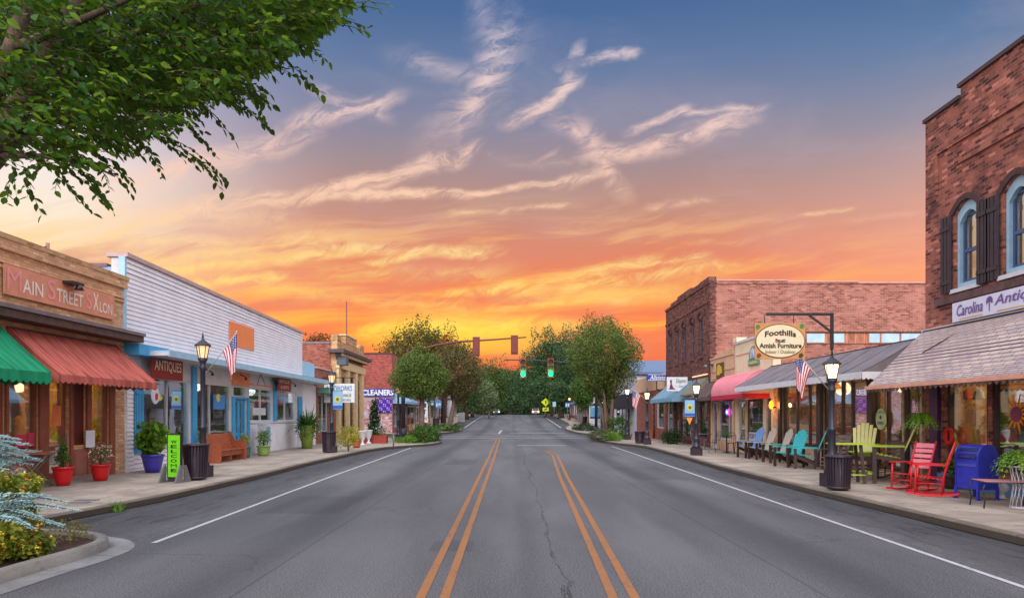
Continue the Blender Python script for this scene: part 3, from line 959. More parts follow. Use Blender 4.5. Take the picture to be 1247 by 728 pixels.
def pendant(loc, label, group, drop=.6, shade=True):
    t = thing('pendant_lamp', label, 'ceiling lamp', loc, 0, group)
    MB().tube([(0, 0, 0), (0, 0, -drop)], .008, 5).build('cord', W_dark, t)
    if shade: MB().lathe([(.05, -drop + .12), (.17, -drop - .08)], 12).build('lamp_shade', SHADE, t)
    MB().lathe([(.02, -drop), (.045, -drop - .05), (.02, -drop - .11)], 8).build('bulb', LAMPM, t)
    return t


def sidewalk_z(Y): return prof(Y) + SWK

# ---------------------------------------------------------------- L1 the salon
XL = -11.1
XLs = XL
rr = random.Random(3)
SA = Shop('brick_shop', 'tan brick salon with a long painted sign board above green and red awnings', 'shop building', XL, 8.0, 20.0)
u, z = SA.u, SA.z
wl = [(u(-60), u(6) - .05), (u(8), u(46)), (u(109), u(132))]
zs0, zs1 = .95, 2.75
holes = [(2.0, u(-25), zs0, zs1), (u(-14), u(5), zs0, zs1), (u(8), u(46), zs0, zs1), (u(57), u(84), SA.g, 2.8), (u(87), u(104), 1.0, 2.8), (u(109), u(132), zs0, zs1)]
ZT = 5.72
SA.wall(B_tan, 0, SA.W, SA.g, ZT - .35, holes)
SA.shell(B_tan, 13, ZT - .5)
SA.box('cornice', B_tan, -.02, SA.W + .03, -.07, .30, ZT - .349, ZT - .12)
SA.box('coping', B_tan2, -.03, SA.W + .08, -.09, .32, ZT - .119, ZT)
for k, zz_ in enumerate((4.97, 5.08)): SA.box('brick_band', B_tan, 0, SA.W + .02, -.045, -.002, zz_ , zz_ + .055)
# brown timber shopfront
mb = MB()
for a, b in ((u(46), u(57)), (u(84), u(87)), (u(104), u(109)), (u(132), u(138)), (u(5), u(8)), (u(-25), u(-14))):
    mb.box(a, b, -.06, -.003, SA.g, 2.82)
mb.build('shopfront_post', W_brown, SA.root)
for a, b in ((2.0, u(-25)), (u(-14), u(5)), (u(8), u(46)), (u(109), u(132)), (u(87), u(104))):
    mb = MB()
    mb.box(a, b, -.045, -.003, SA.g, .9)
    n = max(1, int((b - a) / .6))
    for k in range(n):
        p0 = a + (b - a) * k / n + .06; p1 = a + (b - a) * (k + 1) / n - .06
        mb.box(p0, p1, -.062, -.046, SA.g + .12, .8)
    mb.build('stall_board', pm('red_brown_panel', (150, 92, 76), .5, .2, 3., .15, 40, dirt=.2), SA.root)
for h_ in (holes[0], holes[1], holes[2], holes[5]):
    w = SA.window(h_[0], h_[1], h_[2], h_[3], W_brown, fw=.08)
    SA.box('sill', pm('pink_stone_sill', (190, 150, 136), .7), h_[0] - .03, h_[1] + .03, -.09, .0, h_[2] - .07, h_[2] - .002, w)
SA.door(u(57) + .02, u(84) - .02, SA.g + .02, 2.78, W_brown, fw=.11, rail=.9)
SA.box('door_panel', pm('dark_red_panel', (96, 34, 28), .5, .3, 6., .2, 50), u(87), u(104), .05, .12, 1.0, 2.8)
SA.box('threshold', pm('stone_step', (146, 120, 108), .8), u(48), u(108), -.25, -.06, SA.g + .035, SA.g + .14)
SA.room(.6, SA.W - .4, 3.0, 4.5, pm('yellow_salon_wall', (206, 160, 50), .8, .2))
SA.box('curtain', pm('yellow_curtain', (214, 186, 40), .7, .1), u(72), u(80), .4, .44, .3, 2.7)
SA.box('curtain', pm('lime_curtain', (168, 180, 60), .7, .1), u(34), u(40), .4, .44, .9, 2.7)
SA.box('curtain', pm('lime_curtain', (168, 180, 60), .7, .1), u(121), u(125), .4, .44, .9, 2.7)
SA.box('poster', pm('orange_poster', (226, 128, 80), .7), u(66), u(77), .055, .062, 1.5, 2.0)
mb = MB()
for k in range(9):
    a = u(9) + (u(32) - u(9)) * k / 9
    mb.bar((a, .30, 2.7), (a + .35, .30, 1.75), .05, .01, (1, 0, 0))
mb.build('window_blind', pm('grey_slat', (150, 156, 160), .6), SA.root)
SA.box('window_sign', pm('magenta_card', (196, 50, 90), .6), u(20), u(32), .03, .035, 1.0, 1.32)
SA.box('window_sign', pm('magenta_card', (196, 50, 90), .6), u(36), u(43), .03, .035, 1.0, 1.36)
# brow canopy
zc = 4.0
SA.box('canopy_top', W_grey, 0, SA.W + .12, -.55, -.003, zc + .02, zc + .11)
SA.box('canopy_soffit', pm('dark_soffit', (86, 66, 58), .8, .3, 6., .3), 0, SA.W + .1, -.50, -.004, zc - .16, zc + .018)
# sign board
zb_ = 4.40
sgn = SA.box('sign_board', pm('salmon_board', (216, 144, 112), .6, .08), u(1), u(136), -.075, -.046, zb_, zb_ + .66)
M_cream = pm('cream_letter_paint', (240, 222, 206), .6, .05)
M_pinkl = pm('pink_letter_paint', (238, 150, 150), .6, .05)
XA = u(4); XB = u(134)
WX = XB - XA
lettering('M', M_pinkl, sgn, XA, XA + .11 * WX, zb_ + .12, zb_ + .6, -.085, offset=0.)
lettering('AIN', M_cream, sgn, XA + .12 * WX, XA + .29 * WX, zb_ + .12, zb_ + .44, -.085)
lettering('S', M_pinkl, sgn, XA + .33 * WX, XA + .40 * WX, zb_ + .12, zb_ + .6, -.085, offset=.008)
lettering('TREET', M_cream, sgn, XA + .41 * WX, XA + .67 * WX, zb_ + .12, zb_ + .44, -.085)
lettering('S', M_pinkl, sgn, XA + .70 * WX, XA + .76 * WX, zb_ + .12, zb_ + .56, -.085, offset=.008)
lettering('X', M_cream, sgn, XA + .775 * WX, XA + .835 * WX, zb_ + .14, zb_ + .58, -.083, offset=.01)
lettering('LON', M_cream, sgn, XA + .845 * WX, XA + .99 * WX, zb_ + .12, zb_ + .40, -.085)
M_green = pm('green_awning_canvas', (34, 140, 98), .95, .25, 2.2, .3, 80, dirt=.2, spec=.2, stretch=(3.2, .5, .5))
M_redaw = pm('faded_red_awning_canvas', (180, 96, 84), .95, .30, 2.2, .3, 80, dirt=.3, spec=.2, stretch=(3.2, .5, .5))
SA.awning(.4, 6.86, 3.80, 2.66, 1.25, M_green, .26, .2, ribs=6)
SA.awning(7.3, 11.5, 3.70, 2.66, 1.15, M_redaw, .20, .2, ribs=8, n=6)
t = SA.box('wall_lamp', W_dark, u(72), u(86), -.35, -.05, 5.0, 5.06)
MB().lathe([(.05, 0), (.12, -.12)], 10, (u(80), -.33, 4.99)).build('lamp_shade', W_dark, t)
DISP_LABEL[0] = 'wooden cabinet with vases inside the tan brick salon window'; DISP_GROUP[0] = 'cabinets in the salon'
goods(SA, u(-10), u(132), 1.6, SA.g + .06, 4, rr)
pl = pendant(SA.loc(u(70), 2.2, 2.9), 'lit pendant lamp behind the salon door', None, .4)
# post with a stub of wire on the salon roof
t = thing('vent_pipe', 'rusty square pipe with a bit of wire sticking up behind the salon parapet', 'roof pipe', (XL - .6, yat(58, XL - .6), ZT - 1.0))
zt_ = zat(296, yat(58, XL - .6)) - ZT + 1.0
MB().tube([(0, 0, 0), (0, 0, zt_)], .05, 6).build('pipe', pm('rusty_pink_pipe', (170, 112, 104), .7), t)
MB().tube([(0, 0, zt_ - .08), (0, -.2, zt_ - .16), (0, -.34, zt_ - .2)], .012, 4).build('wire', W_dark, t)

# ---------------------------------------------------------------- L2 white antiques building
AN = Shop('siding_shop', 'long white antiques shop with lap siding front and bright blue trim', 'shop building', XL, 20.0, 39.4)
u, z = AN.u, AN.z
UT = u(367); L2W = AN.W
zt0 = zat(307, yat(150, XL)); zt1 = zat(404, yat(367, XL))
WARP[0] = lambda p: (p[0], p[1], p[2] if p[2] < 4.2 else 4.2 + (p[2] - 4.2) * ((zt0 + (zt1 - zt0) * min(1, max(0, p[0] / UT))) - 4.2) / (zt0 - 4.2))
# lap siding
def siding(z0, z1, x0, x1, y, lap=.145, d=.026):
    pts = [(y + .1, z0)]
    k = int((z1 - z0) / lap); lap = (z1 - z0) / k
    for i in range(k):
        pts += [(y - d, z0 + i * lap), (y, z0 + (i + 1) * lap - .002)]
    pts += [(y + .1, z1)]
    mb = MB(); mb.prism([(p[0], p[1]) for p in pts], x0, x1, 'x')
    return mb
siding(3.62, zt0 - .55, 0, UT, -.03, .125, .03).build('lap_siding', W_sid, AN.root)
siding(zt0 - .548, zt0 - .12, 0.002, UT - .002, -.03, .14, .05).build('top_siding', W_sid, AN.root)
AN.box('coping', pm('pinkish_coping', (186, 160, 156), .6, .1), -.06, UT + .06, -.12, .5, zt0 - .118, zt0)
AN.box('corner_board', W_pale, -.10, -.001, -.06, .12, 3.9, zt0 - .12)
AN.box('upper_wall', W_white, 0, UT, .075, .38, 3.5, zt0 - .13)
MB().box(0, .3, .381, 13, AN.g, zt0 - .4).build('side_wall', W_bluewall, AN.root)
AN.box('side_coping', pm('dark_coping', (120, 96, 104), .7), -.03, .33, .5, 13, zt0 - .399, zt0 - .30)
MB().box(UT - .3, UT, .381, 13, 3.6, zt0 - .2).build('side_wall', W_white, AN.root)
MB().box(.3, UT - .3, .381, 13, 4.6, 4.8).build('roof', W_roof, AN.root)
WARP[0] = None
# low annex at the far end
AN.box('annex_parapet', W_pale, UT + .002, L2W - .1, .02, .3, 3.9, 4.65)
MB().box(L2W - .3, L2W, .3, 13, AN.g, 3.9).build('side_wall', W_white, AN.root)
# storefront openings
zw1 = 2.95
H = [(u(175.5), u(232), .75, zw1), (u(237.5), u(281), .75, zw1), (u(284), u(301), AN.g, 2.45), (u(284.5), u(300), 2.52, zw1), (u(303.5), u(332), 1.5, zw1), (u(335.5), u(360), 1.5, zw1)]
AN.wall(W_white, 0, L2W - .3, AN.g, 3.60, H, .25)
siding(AN.g, 3.1, .05, u(161), -.02, .12, .035).build('lap_siding', W_sid, AN.root)
siding(AN.g, .74, u(161), u(283), -.02, .12, .035).build('lap_siding', W_sid, AN.root)
siding(AN.g, 1.42, u(302.5), u(361), -.02, .12, .035).build('lap_siding', W_sid, AN.root)
siding(AN.g, 3.45, u(368), L2W - .02, -.02, .12).build('lap_siding', W_sid, AN.root)
AN.window(H[0][0], H[0][1], H[0][2], H[0][3], W_white, mull=(u(205),), fw=.06)
AN.window(H[1][0], H[1][1], H[1][2], H[1][3], W_white, mull=(u(257),), fw=.06)
AN.window(H[3][0], H[3][1], H[3][2], H[3][3], W_white, fw=.05)
AN.window(H[4][0], H[4][1], H[4][2], H[4][3], W_white, mull=((H[4][0] + H[4][1]) / 2,), fw=.06)
AN.window(H[5][0], H[5][1], H[5][2], H[5][3], W_white, mull=(u(348),), fw=.06)
AN.door(H[2][0] + .06, H[2][1] - .06, AN.g + .02, 2.42, W_blue, fw=.10, leaves_=2, rail=.95)
mb = MB()
mb.box(u(283) - .1, u(284) + .06, -.07, -.003, AN.g, 2.52).box(u(301) - .06, u(302.5), -.07, -.003, AN.g, 2.52).box(u(284) + .061, u(301) - .061, -.07, -.003, 2.44, 2.52)
mb.build('door_frame', W_blue, AN.root)
for a, b, z0_, z1_ in ((u(232.3), u(237.2), .72, 3.45), (u(332.2), u(335.3), 1.45, 3.35)):
    AN.box('window_post', W_blue, a, b, -.09, -.003, z0_, z1_)
mb = MB()
for a, b, z0_, z1_ in ((u(161.5), u(172.5), .62, 2.72), (u(362), u(366.5), 1.1, 2.75)):
    mb = MB().box(a, b, -.075, -.045, z0_, z1_)
    for k in range(3):
        s0 = a + (b - a) * (.12 + .27 * k); mb.box(s0, s0 + (b - a) * .2, -.09, -.076, z0_ + .08, z1_ - .08)
    mb.box(a + .02, b - .02, -.10, -.091, z0_ + .25, z0_ + .33).box(a + .02, b - .02, -.10, -.091, z1_ - .33, z1_ - .25)
    mb.build('shutter', W_blue, AN.root)
AN.box('sill', W_white, u(303), u(361), -.10, -.003, 1.425, 1.49)
AN.box('sill', W_white, u(175), u(282), -.10, -.003, .742, .80)
M_orp = pm('orange_panel_paint', (236, 142, 96), .6, .1)
AN.box('orange_pilaster', M_orp, u(281.5), u(302.5), -.055, -.003, 2.97, 3.55)
pa = zat(374, yat(277, XL)); pb = zat(412, yat(291, XL))
AN.box('blank_sign_panel', pm('orange_blank_panel', (240, 138, 84), .55, .05), u(277), u(307), -.09, -.061, 4.52, 5.45)
# canopy shelf
zc = 3.52
ca_ = AN.box('canopy', W_white, u(205, 1.0), L2W + .3, -1.0, -.003, zc, zc + .1)
AN.box('canopy_fascia', W_pale, u(205, 1.0), L2W + .32, -1.03, -1.001, zc - .03, zc + .16, ca_)
AN.box('canopy_cap', W_pale, u(205, 1.0), L2W + .3, -1.0, -.05, zc + .101, zc + .15, ca_)
cb = AN.box('blue_canopy', W_blue, -.05, u(206, .45), -.45, -.004, zc - .02, zc + .30)
for px in (248, 290, 330, 352):
    mb = MB(); mb.tube([(u(px), -.06, 3.42), (u(px), -.22, 3.36), (u(px) + .05, -.30, 3.30)], .02, 5).lathe([(.03, 0), (.06, -.1)], 8, (u(px) + .05, -.30, 3.30))
    mb.build('spotlight', W_dark, AN.root)
AN.room(.5, L2W - .5, 3.4, 5.5, W_roomd)
M_sgr = pm('dark_red_sign_board', (142, 40, 34), .5, .12, 4.)
M_ltc = pm('cream_sign_paint', (232, 216, 186), .6, .05)


def hung_sign(shop, px0, px1, py0, py1, out, mat, label, texts, name='hanging_sign', rods=True, tilt=0.):
    """board hung from the canopy, parallel to the front"""
    xa_, xb_ = shop.u(px0, out), shop.u(px1, out)
    Ya = shop.Y(px0, out); za, zb2 = zat(py1, Ya) - shop.base, zat(py0, Ya) - shop.base
    t = thing(name, label, 'sign', shop.loc(xa_, -out, za), shop.rz)
    W_, H_ = xb_ - xa_, zb2 - za
    bd = MB().box(0, W_, -.02, .02, 0, H_).build('board', mat, t)
    for tx, x0, x1, z0, z1, mt in texts: lettering(tx, mt, bd, x0 * W_, x1 * W_, z0 * H_, z1 * H_, -.028)
    for f_ in ((.1, .9) if rods else ()): MB().tube([(f_ * W_, 0, H_), (f_ * W_, 0, H_ + .12)], .008, 5).build('hanger', W_dark, t)
    return t


hung_sign(AN, 184, 222, 431, 460, .30, M_sgr, 'dark red board lettered ANTIQUES hanging under the blue canopy end', [('ANTIQUES', .08, .94, .28, .8, M_ltc)])
hung_sign(AN, 338, 354, 458, 475, .30, M_sgr, 'small dark red sign hanging over the far window of the white shop', [('ANTIQUES', .1, .9, .5, .82, M_ltc), ('& GIFTS', .2, .8, .15, .38, M_ltc)])
# window lettering and cards
DISP_LABEL[0] = 'cabinet of vases inside the white antiques shop'; DISP_GROUP[0] = 'cabinets in the antiques shop'
goods(AN, u(178), u(232), 1.5, AN.g + .06, 3, rr); goods(AN, u(238), u(280), 1.5, AN.g + .06, 3, rr); goods(AN, u(305), u(360), 1.4, AN.g + .06, 4, rr, 1.2, 2.2)
lettering('NEW & OLD TREASURES', pm('white_window_paint', (214, 226, 222), .6), AN.root, u(305), u(331), 2.62, 2.78, .06, offset=.005)
lettering('antiques & collectibles', MATS['white_window_paint'], AN.root, u(305), u(331), 2.34, 2.5, .06, offset=.005)
AN.box('window_card', W_white, u(309), u(325), .05, .056, 1.78, 2.1)
t = thing('globe_lamp', 'pale yellow globe lamp glowing inside the antiques shop window', 'ceiling lamp', AN.loc(u(226), .9, 2.35))
MB().lathe([(.03, .12), (.09, .06), (.11, 0), (.09, -.06), (.03, -.1)], 12).build('globe', glow_mat('yellow_globe', (230, 220, 90), 1.2), t)
MB().tube([(0, 0, .12), (0, 0, .98)], .01, 5).build('cord', W_dark, t)
# blue banner and round sign hanging at the windows
t = hung_sign(AN, 260, 273, 480, 498, .12, pm('blue_banner', (66, 132, 196), .7), 'blue banner with a sunflower hanging in the antiques window', [], 'window_banner')
MB().prism([(.35 + .16 * math.cos(a * .3927), .42 + .16 * math.sin(a * .3927)) for a in range(16)], -.03, -.021, 'y').build('sunflower', pm('sunflower_yellow', (214, 190, 50), .6), t)
t = thing('round_sign', 'round white sign with a red figure hung from a black bracket at the antiques shop', 'sign', AN.loc(u(189, .5), -.5, 2.35), AN.rz)
MB().prism([(.22 * math.cos(a * .3142), .25 * math.sin(a * .3142)) for a in range(20)], -.015, .015, 'y').build('disc', W_white, t)
MB().prism([(-.02, -.14), (.1, -.12), (.12, .04), (.02, .08), (-.04, .0)], -.03, -.016, 'y').build('red_figure', pm('red_paint', (190, 40, 34), .5), t)
MB().tube([(0, 0, .25), (0, 0, .34)], .008, 5).tube([(0, .5, .34), (0, -.12, .34)], .015, 5).build('bracket', W_dark, t)
t = thing('hanging_sign', 'thin wooden arm with orange lettered strip on wires above the antiques shop door', 'sign', AN.loc(u(290, .5), -.5, 3.0), AN.rz)
LX = u(333, .5) - u(290, .5)
MB().box(0, LX, -.02, .02, 0, .05).build('arm', pm('orange_wood', (190, 104, 70), .6), t)
MB().tube([(LX * .5, 0, .05), (LX * .62, .02, .5)], .012, 5).tube([(LX * .75, 0, .05), (LX * .62, .02, .5)], .012, 5).build('wires', W_dark, t)

# ---------------------------------------------------------------- L3 brick shop + tan bank-like building
BS = Shop('brick_shop', 'small red brick shop with a sloping parapet beside the white antiques shop', 'shop building', XL, 39.5, 43.9)
u, z = BS.u, BS.z
BS.wall(B_red, 0, BS.W, BS.g, 4.45, [(.5, 2.5, .8, 3.0), (2.9, 3.9, BS.g, 3.0)])
BS.box('coping', pm('pale_tile_coping', (214, 176, 160), .7), -.02, BS.W + .02, -.05, .36, 4.451, 4.53)
BS.shell(B_red, 12, 4.4)
BS.window(.5, 2.5, .8, 3.0, W_white, mull=(1.5,)); BS.door(2.95, 3.85, BS.g + .02, 2.95, pm('green_frame', (60, 128, 110), .5))
BS.box('window_canopy', pm('green_canopy_metal', (120, 176, 160), .5), .2, 4.1, -.7, -.004, 3.05, 3.35)
BS.room(.4, BS.W - .4, 3.3, 4, W_rooml)
BK = Shop('stone_bank', 'tan stone fronted old bank building with battlement parapet and dark cornice', 'bank building', XL, 44.0, 51.9)
u, z = BK.u, BK.z
zT = zat(408, 44.5)
hs = [(1.2, 2.3, .9, 4.3), (3.2, 4.7, BK.g, 4.4), (5.6, 6.7, .9, 4.3)]
BK.wall(B_tan2, 0, BK.W, BK.g, 5.7, hs)
for a in (.0, 2.45, 4.85, 6.85): BK.box('pilaster', pm('cream_stone', (222, 196, 150), .8, .1, 3., .2), a + .05, a + .65, -.18, -.003, BK.g, 4.75)
BK.box('frieze', MATS['cream_stone'], -.02, BK.W + .02, -.22, -.003, 4.76, 5.25)
BK.box('cornice', pm('dark_cornice', (84, 70, 72), .7, .2), -.5, BK.W + .3, -.62, .4, 5.70, 5.92)
BK.box('cornice_bed', pm('dark_cornice', (84, 70, 72), .7, .2), -.2, BK.W + .15, -.35, -.003, 5.5, 5.699)
mb = MB().box(-.1, BK.W + .1, -.354, -.351, 5.52, 5.69)
for k in range(18): mb.box(-.1 + k * .46, .06 + k * .46, -.5, -.355, 5.52, 5.69)
mb.build('dentil', MATS['cream_stone'], BK.root)
BK.box('parapet', B_tan2, 0, BK.W, -.08, .3, 5.921, 6.55)
for a, b, h_ in ((0, 1.0, .32), (2.2, 5.4, .5), (6.6, 7.9, .32)): BK.box('merlon', B_tan2, a, b, -.1, .32, 6.551, 6.551 + h_)
BK.box('merlon_cap', MATS['cream_stone'], 2.1, 5.5, -.15, .36, 7.052, 7.14)
MB().box(0, .3, .3, 14, BK.g, 6.3).build('side_wall', B_red, BK.root)
MB().box(-.03, .33, .33, 14, 6.301, 6.42).build('side_coping', W_grey, BK.root)
MB().box(BK.W - .3, BK.W, .3, 14, BK.g, 6.3).build('side_wall', B_red, BK.root)
MB().box(.3, BK.W - .3, .3, 14, 5.6, 5.8).build('roof', W_roof, BK.root)
BK.window(*hs[0], W_dkbrown, rails=(3.0,)); BK.window(*hs[2], W_dkbrown, rails=(3.0,))
BK.door(3.25, 4.65, BK.g + .02, 3.0, W_dkbrown, leaves_=2)
BK.window(3.2, 4.7, 3.05, 4.4, W_dkbrown)
BK.room(.5, BK.W - .5, 4.8, 4, W_roomd)
t = thing('ventilator_box', 'dark louvred box fixed high on the corner of the tan bank', 'vent box', BK.loc(.3, -.35, 4.95), BK.rz)
MB().box(-.35, .35, -.3, .3, 0, .55).build('housing', pm('blue_grey_metal', (84, 92, 104), .6), t)
t = thing('antenna_mast', 'thin pole rising from the roof of the tan bank', 'pole', (XL - 2.5, yat(422, XL - 2.5), 5.7))
MB().tube([(0, 0, 0), (0, 0, zat(367, yat(422, XL - 2.5)) - 5.7)], .045, 6).build('pole', pm('brown_pole', (120, 66, 50), .6), t)
# projecting sign of the pharmacy
t = thing('projecting_sign', 'white projecting sign with blue lettering hung on an arm from the brick shop', 'sign', (0, 0, 0), 0)
Ys = 41.; xs0 = (395 - CX) * Ys / F; xs1 = (432 - CX) * Ys / F; zs0_, zs1_ = zat(490, Ys), zat(467, Ys)
t.location = (xs0, Ys, zs0_)
SWd, SHt = xs1 - xs0, zs1_ - zs0_
bd = MB().box(0, SWd, -.08, .08, 0, SHt).build('board', pm('sign_white', (214, 220, 222), .5), t)
lettering('NETWORKS', pm('sign_blue', (34, 110, 180), .5), bd, .1 * SWd, .93 * SWd, .62 * SHt, .88 * SHt, -.088)
lettering('GIFTS', pm('sign_dark', (50, 60, 70), .5), bd, .1 * SWd, .4 * SWd, .3 * SHt, .45 * SHt, -.088)
lettering('CARDS', MATS['sign_dark'], bd, .55 * SWd, .9 * SWd, .3 * SHt, .45 * SHt, -.088)
lettering('OPEN DAILY', MATS['sign_dark'], bd, .5 * SWd, .9 * SWd, .08 * SHt, .2 * SHt, -.088)
MB().tube([(-1.2 * SWd * .3, 0, SHt + .35), (SWd, 0, SHt + .35)], .03, 6).tube([(.1, 0, SHt), (.1, 0, SHt + .35)], .012, 5).tube([(SWd - .1, 0, SHt), (SWd - .1, 0, SHt + .35)], .012, 5).build('arm', W_dark, t)

# ---------------------------------------------------------------- L4 cleaners and the block beyond the cross street
CL = Shop('brick_shop', 'red brick cleaners building with a white lettered wall facing the side street', 'shop building', XL + .2, 63.4, 73.0)
zC = zat(431, 63.4)
sw = MB().box(-.0, .3, -.0, 16, CL.g, 4.0).build('side_wall', brick('whitewashed_brick', (190, 150, 150), (170, 120, 124), (190, 170, 170), stain=.3, stainc=(140, 80, 80), patch=(176, 176, 196), patchk=.6), CL.root)
MB().box(-.0, .3, -.0, 16, 4.001, zC).build('upper_side_wall', brick('crimson_brick', (160, 84, 74), (136, 64, 60), (180, 110, 100), stain=.2, stainc=(110, 40, 44), k=.3), CL.root)
MB().box(-.05, .35, -.05, 16, zC + .001, zC + .12).build('coping', W_dkbrown, CL.root)
CL.wall(B_red, .3, CL.W, CL.g, zC, [(1., 3.6, .7, 2.7), (4.2, 5.3, CL.g, 2.7), (5.9, 8.8, .7, 2.7)])
CL.window(1., 3.6, .7, 2.7, W_white, mull=(2.3,)); CL.window(5.9, 8.8, .7, 2.7, W_white, mull=(7.3,)); CL.door(4.2, 5.3, CL.g + .02, 2.7, W_dkbrown)
MB().box(.3, CL.W, .3, 16, zC - .6, zC - .4).build('roof', W_roof, CL.root)
CL.awning(.3, CL.W - .3, 3.9, 3.1, 1.2, pm('pale_blue_canvas', (140, 176, 206), .7), .25, 0)
# CLEANERS lettering is on the wall that faces the viewer: local -x face of the side wall
t = thing('cleaners_sign', 'blue strip with white letters CLEANERS across the brick wall by the side street', 'sign', ((441 - CX) * 63.3 / F, 63.3, zat(482.5, 63.3)))
SWd = (480 - 441) * 63.3 / F; SHt = 9.5 * 63.3 / F
bd = MB().box(0, SWd, -.03, .03, 0, SHt).build('board', pm('sign_strip_blue', (60, 70, 150), .5), t)
lettering('CLEANERS', pm('letter_white', (232, 232, 236), .4), bd, .02 * SWd, .98 * SWd, .14 * SHt, .86 * SHt, -.06, offset=.03)
t = thing('quilt_panel', 'square blue and pink quilt pattern panel mounted on the whitewashed wall', 'panel', ((459.5 - CX) * 63.3 / F, 63.3, zat(502, 63.3)))
q_ = 1.32
bd = MB().box(0, q_, -.04, .04, 0, q_ ).build('board', pm('quilt_navy', (36, 34, 150), .5), t)
mb = MB()
for i in range(8):
    for j in range(8):
        a, b = i % 4, j % 4
        if (a + b == 3 or a == b) :
            c_ = q_ / 8
            mb.prism([((i + .5) * c_, (j + .05) * c_), ((i + .95) * c_, (j + .5) * c_), ((i + .5) * c_, (j + .95) * c_), ((i + .05) * c_, (j + .5) * c_)], -.055, -.041, 'y', 0 if (i + j) % 2 else 1)
mb.build('patchwork', [pm('quilt_pink', (226, 150, 200), .5), pm('quilt_orchid', (190, 90, 190), .5)], bd)


def far_shop(X, Y0, Y1, h, wallm, awm, label, zaw=3.2, depth=10, sgn=None, cat='shop building', gable=False):
    S_ = Shop('street_shop', label, cat, X, Y0, Y1)
    W_ = S_.W; k = max(1, int(W_ / 4)); hl = []
    for i in range(k):
        a = W_ * i / k + .35; b = W_ * (i + 1) / k - .35
        if i % 2 == 0: hl += [(a, b - 1.1, .7, 2.7), (b - 1.0, b, S_.g, 2.7)]
        else: hl += [(a, b, .7, 2.7)]
    S_.wall(wallm, 0, W_, S_.g, h, hl)
    S_.shell(wallm, depth, h)
    S_.box('coping', W_white, -.05, W_ + .05, -.06, .36, h + .001, h + .12)
    for q2 in hl:
        if q2[2] < .5: S_.door(q2[0], q2[1], S_.g + .02, q2[3], W_dkbrown)
        else: S_.window(*q2, W_white, mull=((q2[0] + q2[1]) / 2,))
    if awm: S_.awning(.2, W_ - .2, zaw + .6, zaw - .2, 1.1, awm, .22, .2)
    S_.room(.4, W_ - .4, 3.0, 3.5, W_room)
    if sgn:
        b_ = S_.box('sign_board', sgn[1], W_ * .15, W_ * .85, -.07, -.003, zaw + .75, zaw + 1.35)
        lettering(sgn[0], sgn[2], b_, W_ * .2, W_ * .8, zaw + .87, zaw + 1.23, -.085)
    return S_


M_bluecv = pm('dusty_blue_canvas', (110, 140, 180), .8, .1)
M_maroon = pm('maroon_canvas', (120, 44, 50), .8, .1)
far_shop(XL, 73.1, 81., 4.6, W_beige, M_maroon, 'cream shop with maroon awning behind the second street tree on the left side')
far_shop(XL, 81.1, 92., 5.4, B_red, None, 'plain red brick shop beyond the cream one with the maroon awning', sgn=('HARDWARE', W_white, MATS['sign_dark']) if 'sign_dark' in MATS else None)
far_shop(XL - .2, 92.2, 106, 4.4, W_tan, M_bluecv, 'low tan shop with blue awning further along the left side')
far_shop(XL - .4, 106.2, 124, 5., B_front, None, 'dark brick shop before the rise on the left side')
SH = Shop('gabled_house', 'pale house with a pointed gable where the left side of the street tops the rise', 'house', XL + .3, 126, 136)
SH.wall(W_white, 0, SH.W, SH.g, 3.4, [(1, 2.4, 1, 2.6), (4, 5.2, SH.g, 2.6), (7, 8.4, 1, 2.6)]); SH.shell(W_white, 9, 3.4)
SH.window(1, 2.4, 1, 2.6, W_white); SH.window(7, 8.4, 1, 2.6, W_white); SH.door(4, 5.2, SH.g, 2.6, W_dkbrown)
MB().prism([(-.4, 3.4), (SH.W + .4, 3.4), (SH.W / 2, 6.4)], -.3, 9.4, 'y').build('gable_roof', W_roof, SH.root)

# ================================================================ right side
XR = 10.1
# ---------------------------------------------------------------- R1 near two-storey brick building
RA = Shop('brick_building', 'tall weathered dark brick building with arched upper windows and shingled awning', 'shop building', XR, 3.0, 17.05)
u, z = RA.u, RA.z
M_wblue = pm('powder_blue_trim', (160, 196, 216), .5, .08, 4., .1, 40)
zt = zat(151, 17.05)
ws = []
for (a, b) in ((1163, 1192), (1222, 1256)):
    ws.append((u(a), u(b), 4.62, 6.55))
ws.append((ws[1][0] + 2.05, ws[1][1] + 2.05, 4.62, 6.55)); ws.append((ws[1][0] + 4.3, ws[1][1] + 4.3, 4.62, 6.55))
hs = [(.85, u(1203), .62, 2.75), (u(1208), u(1208) + 2.3, .62, 2.75), (u(1208) + 2.6, u(1208) + 3.6, RA.g, 2.75), (u(1208) + 3.9, RA.W - 1, .62, 2.75)]
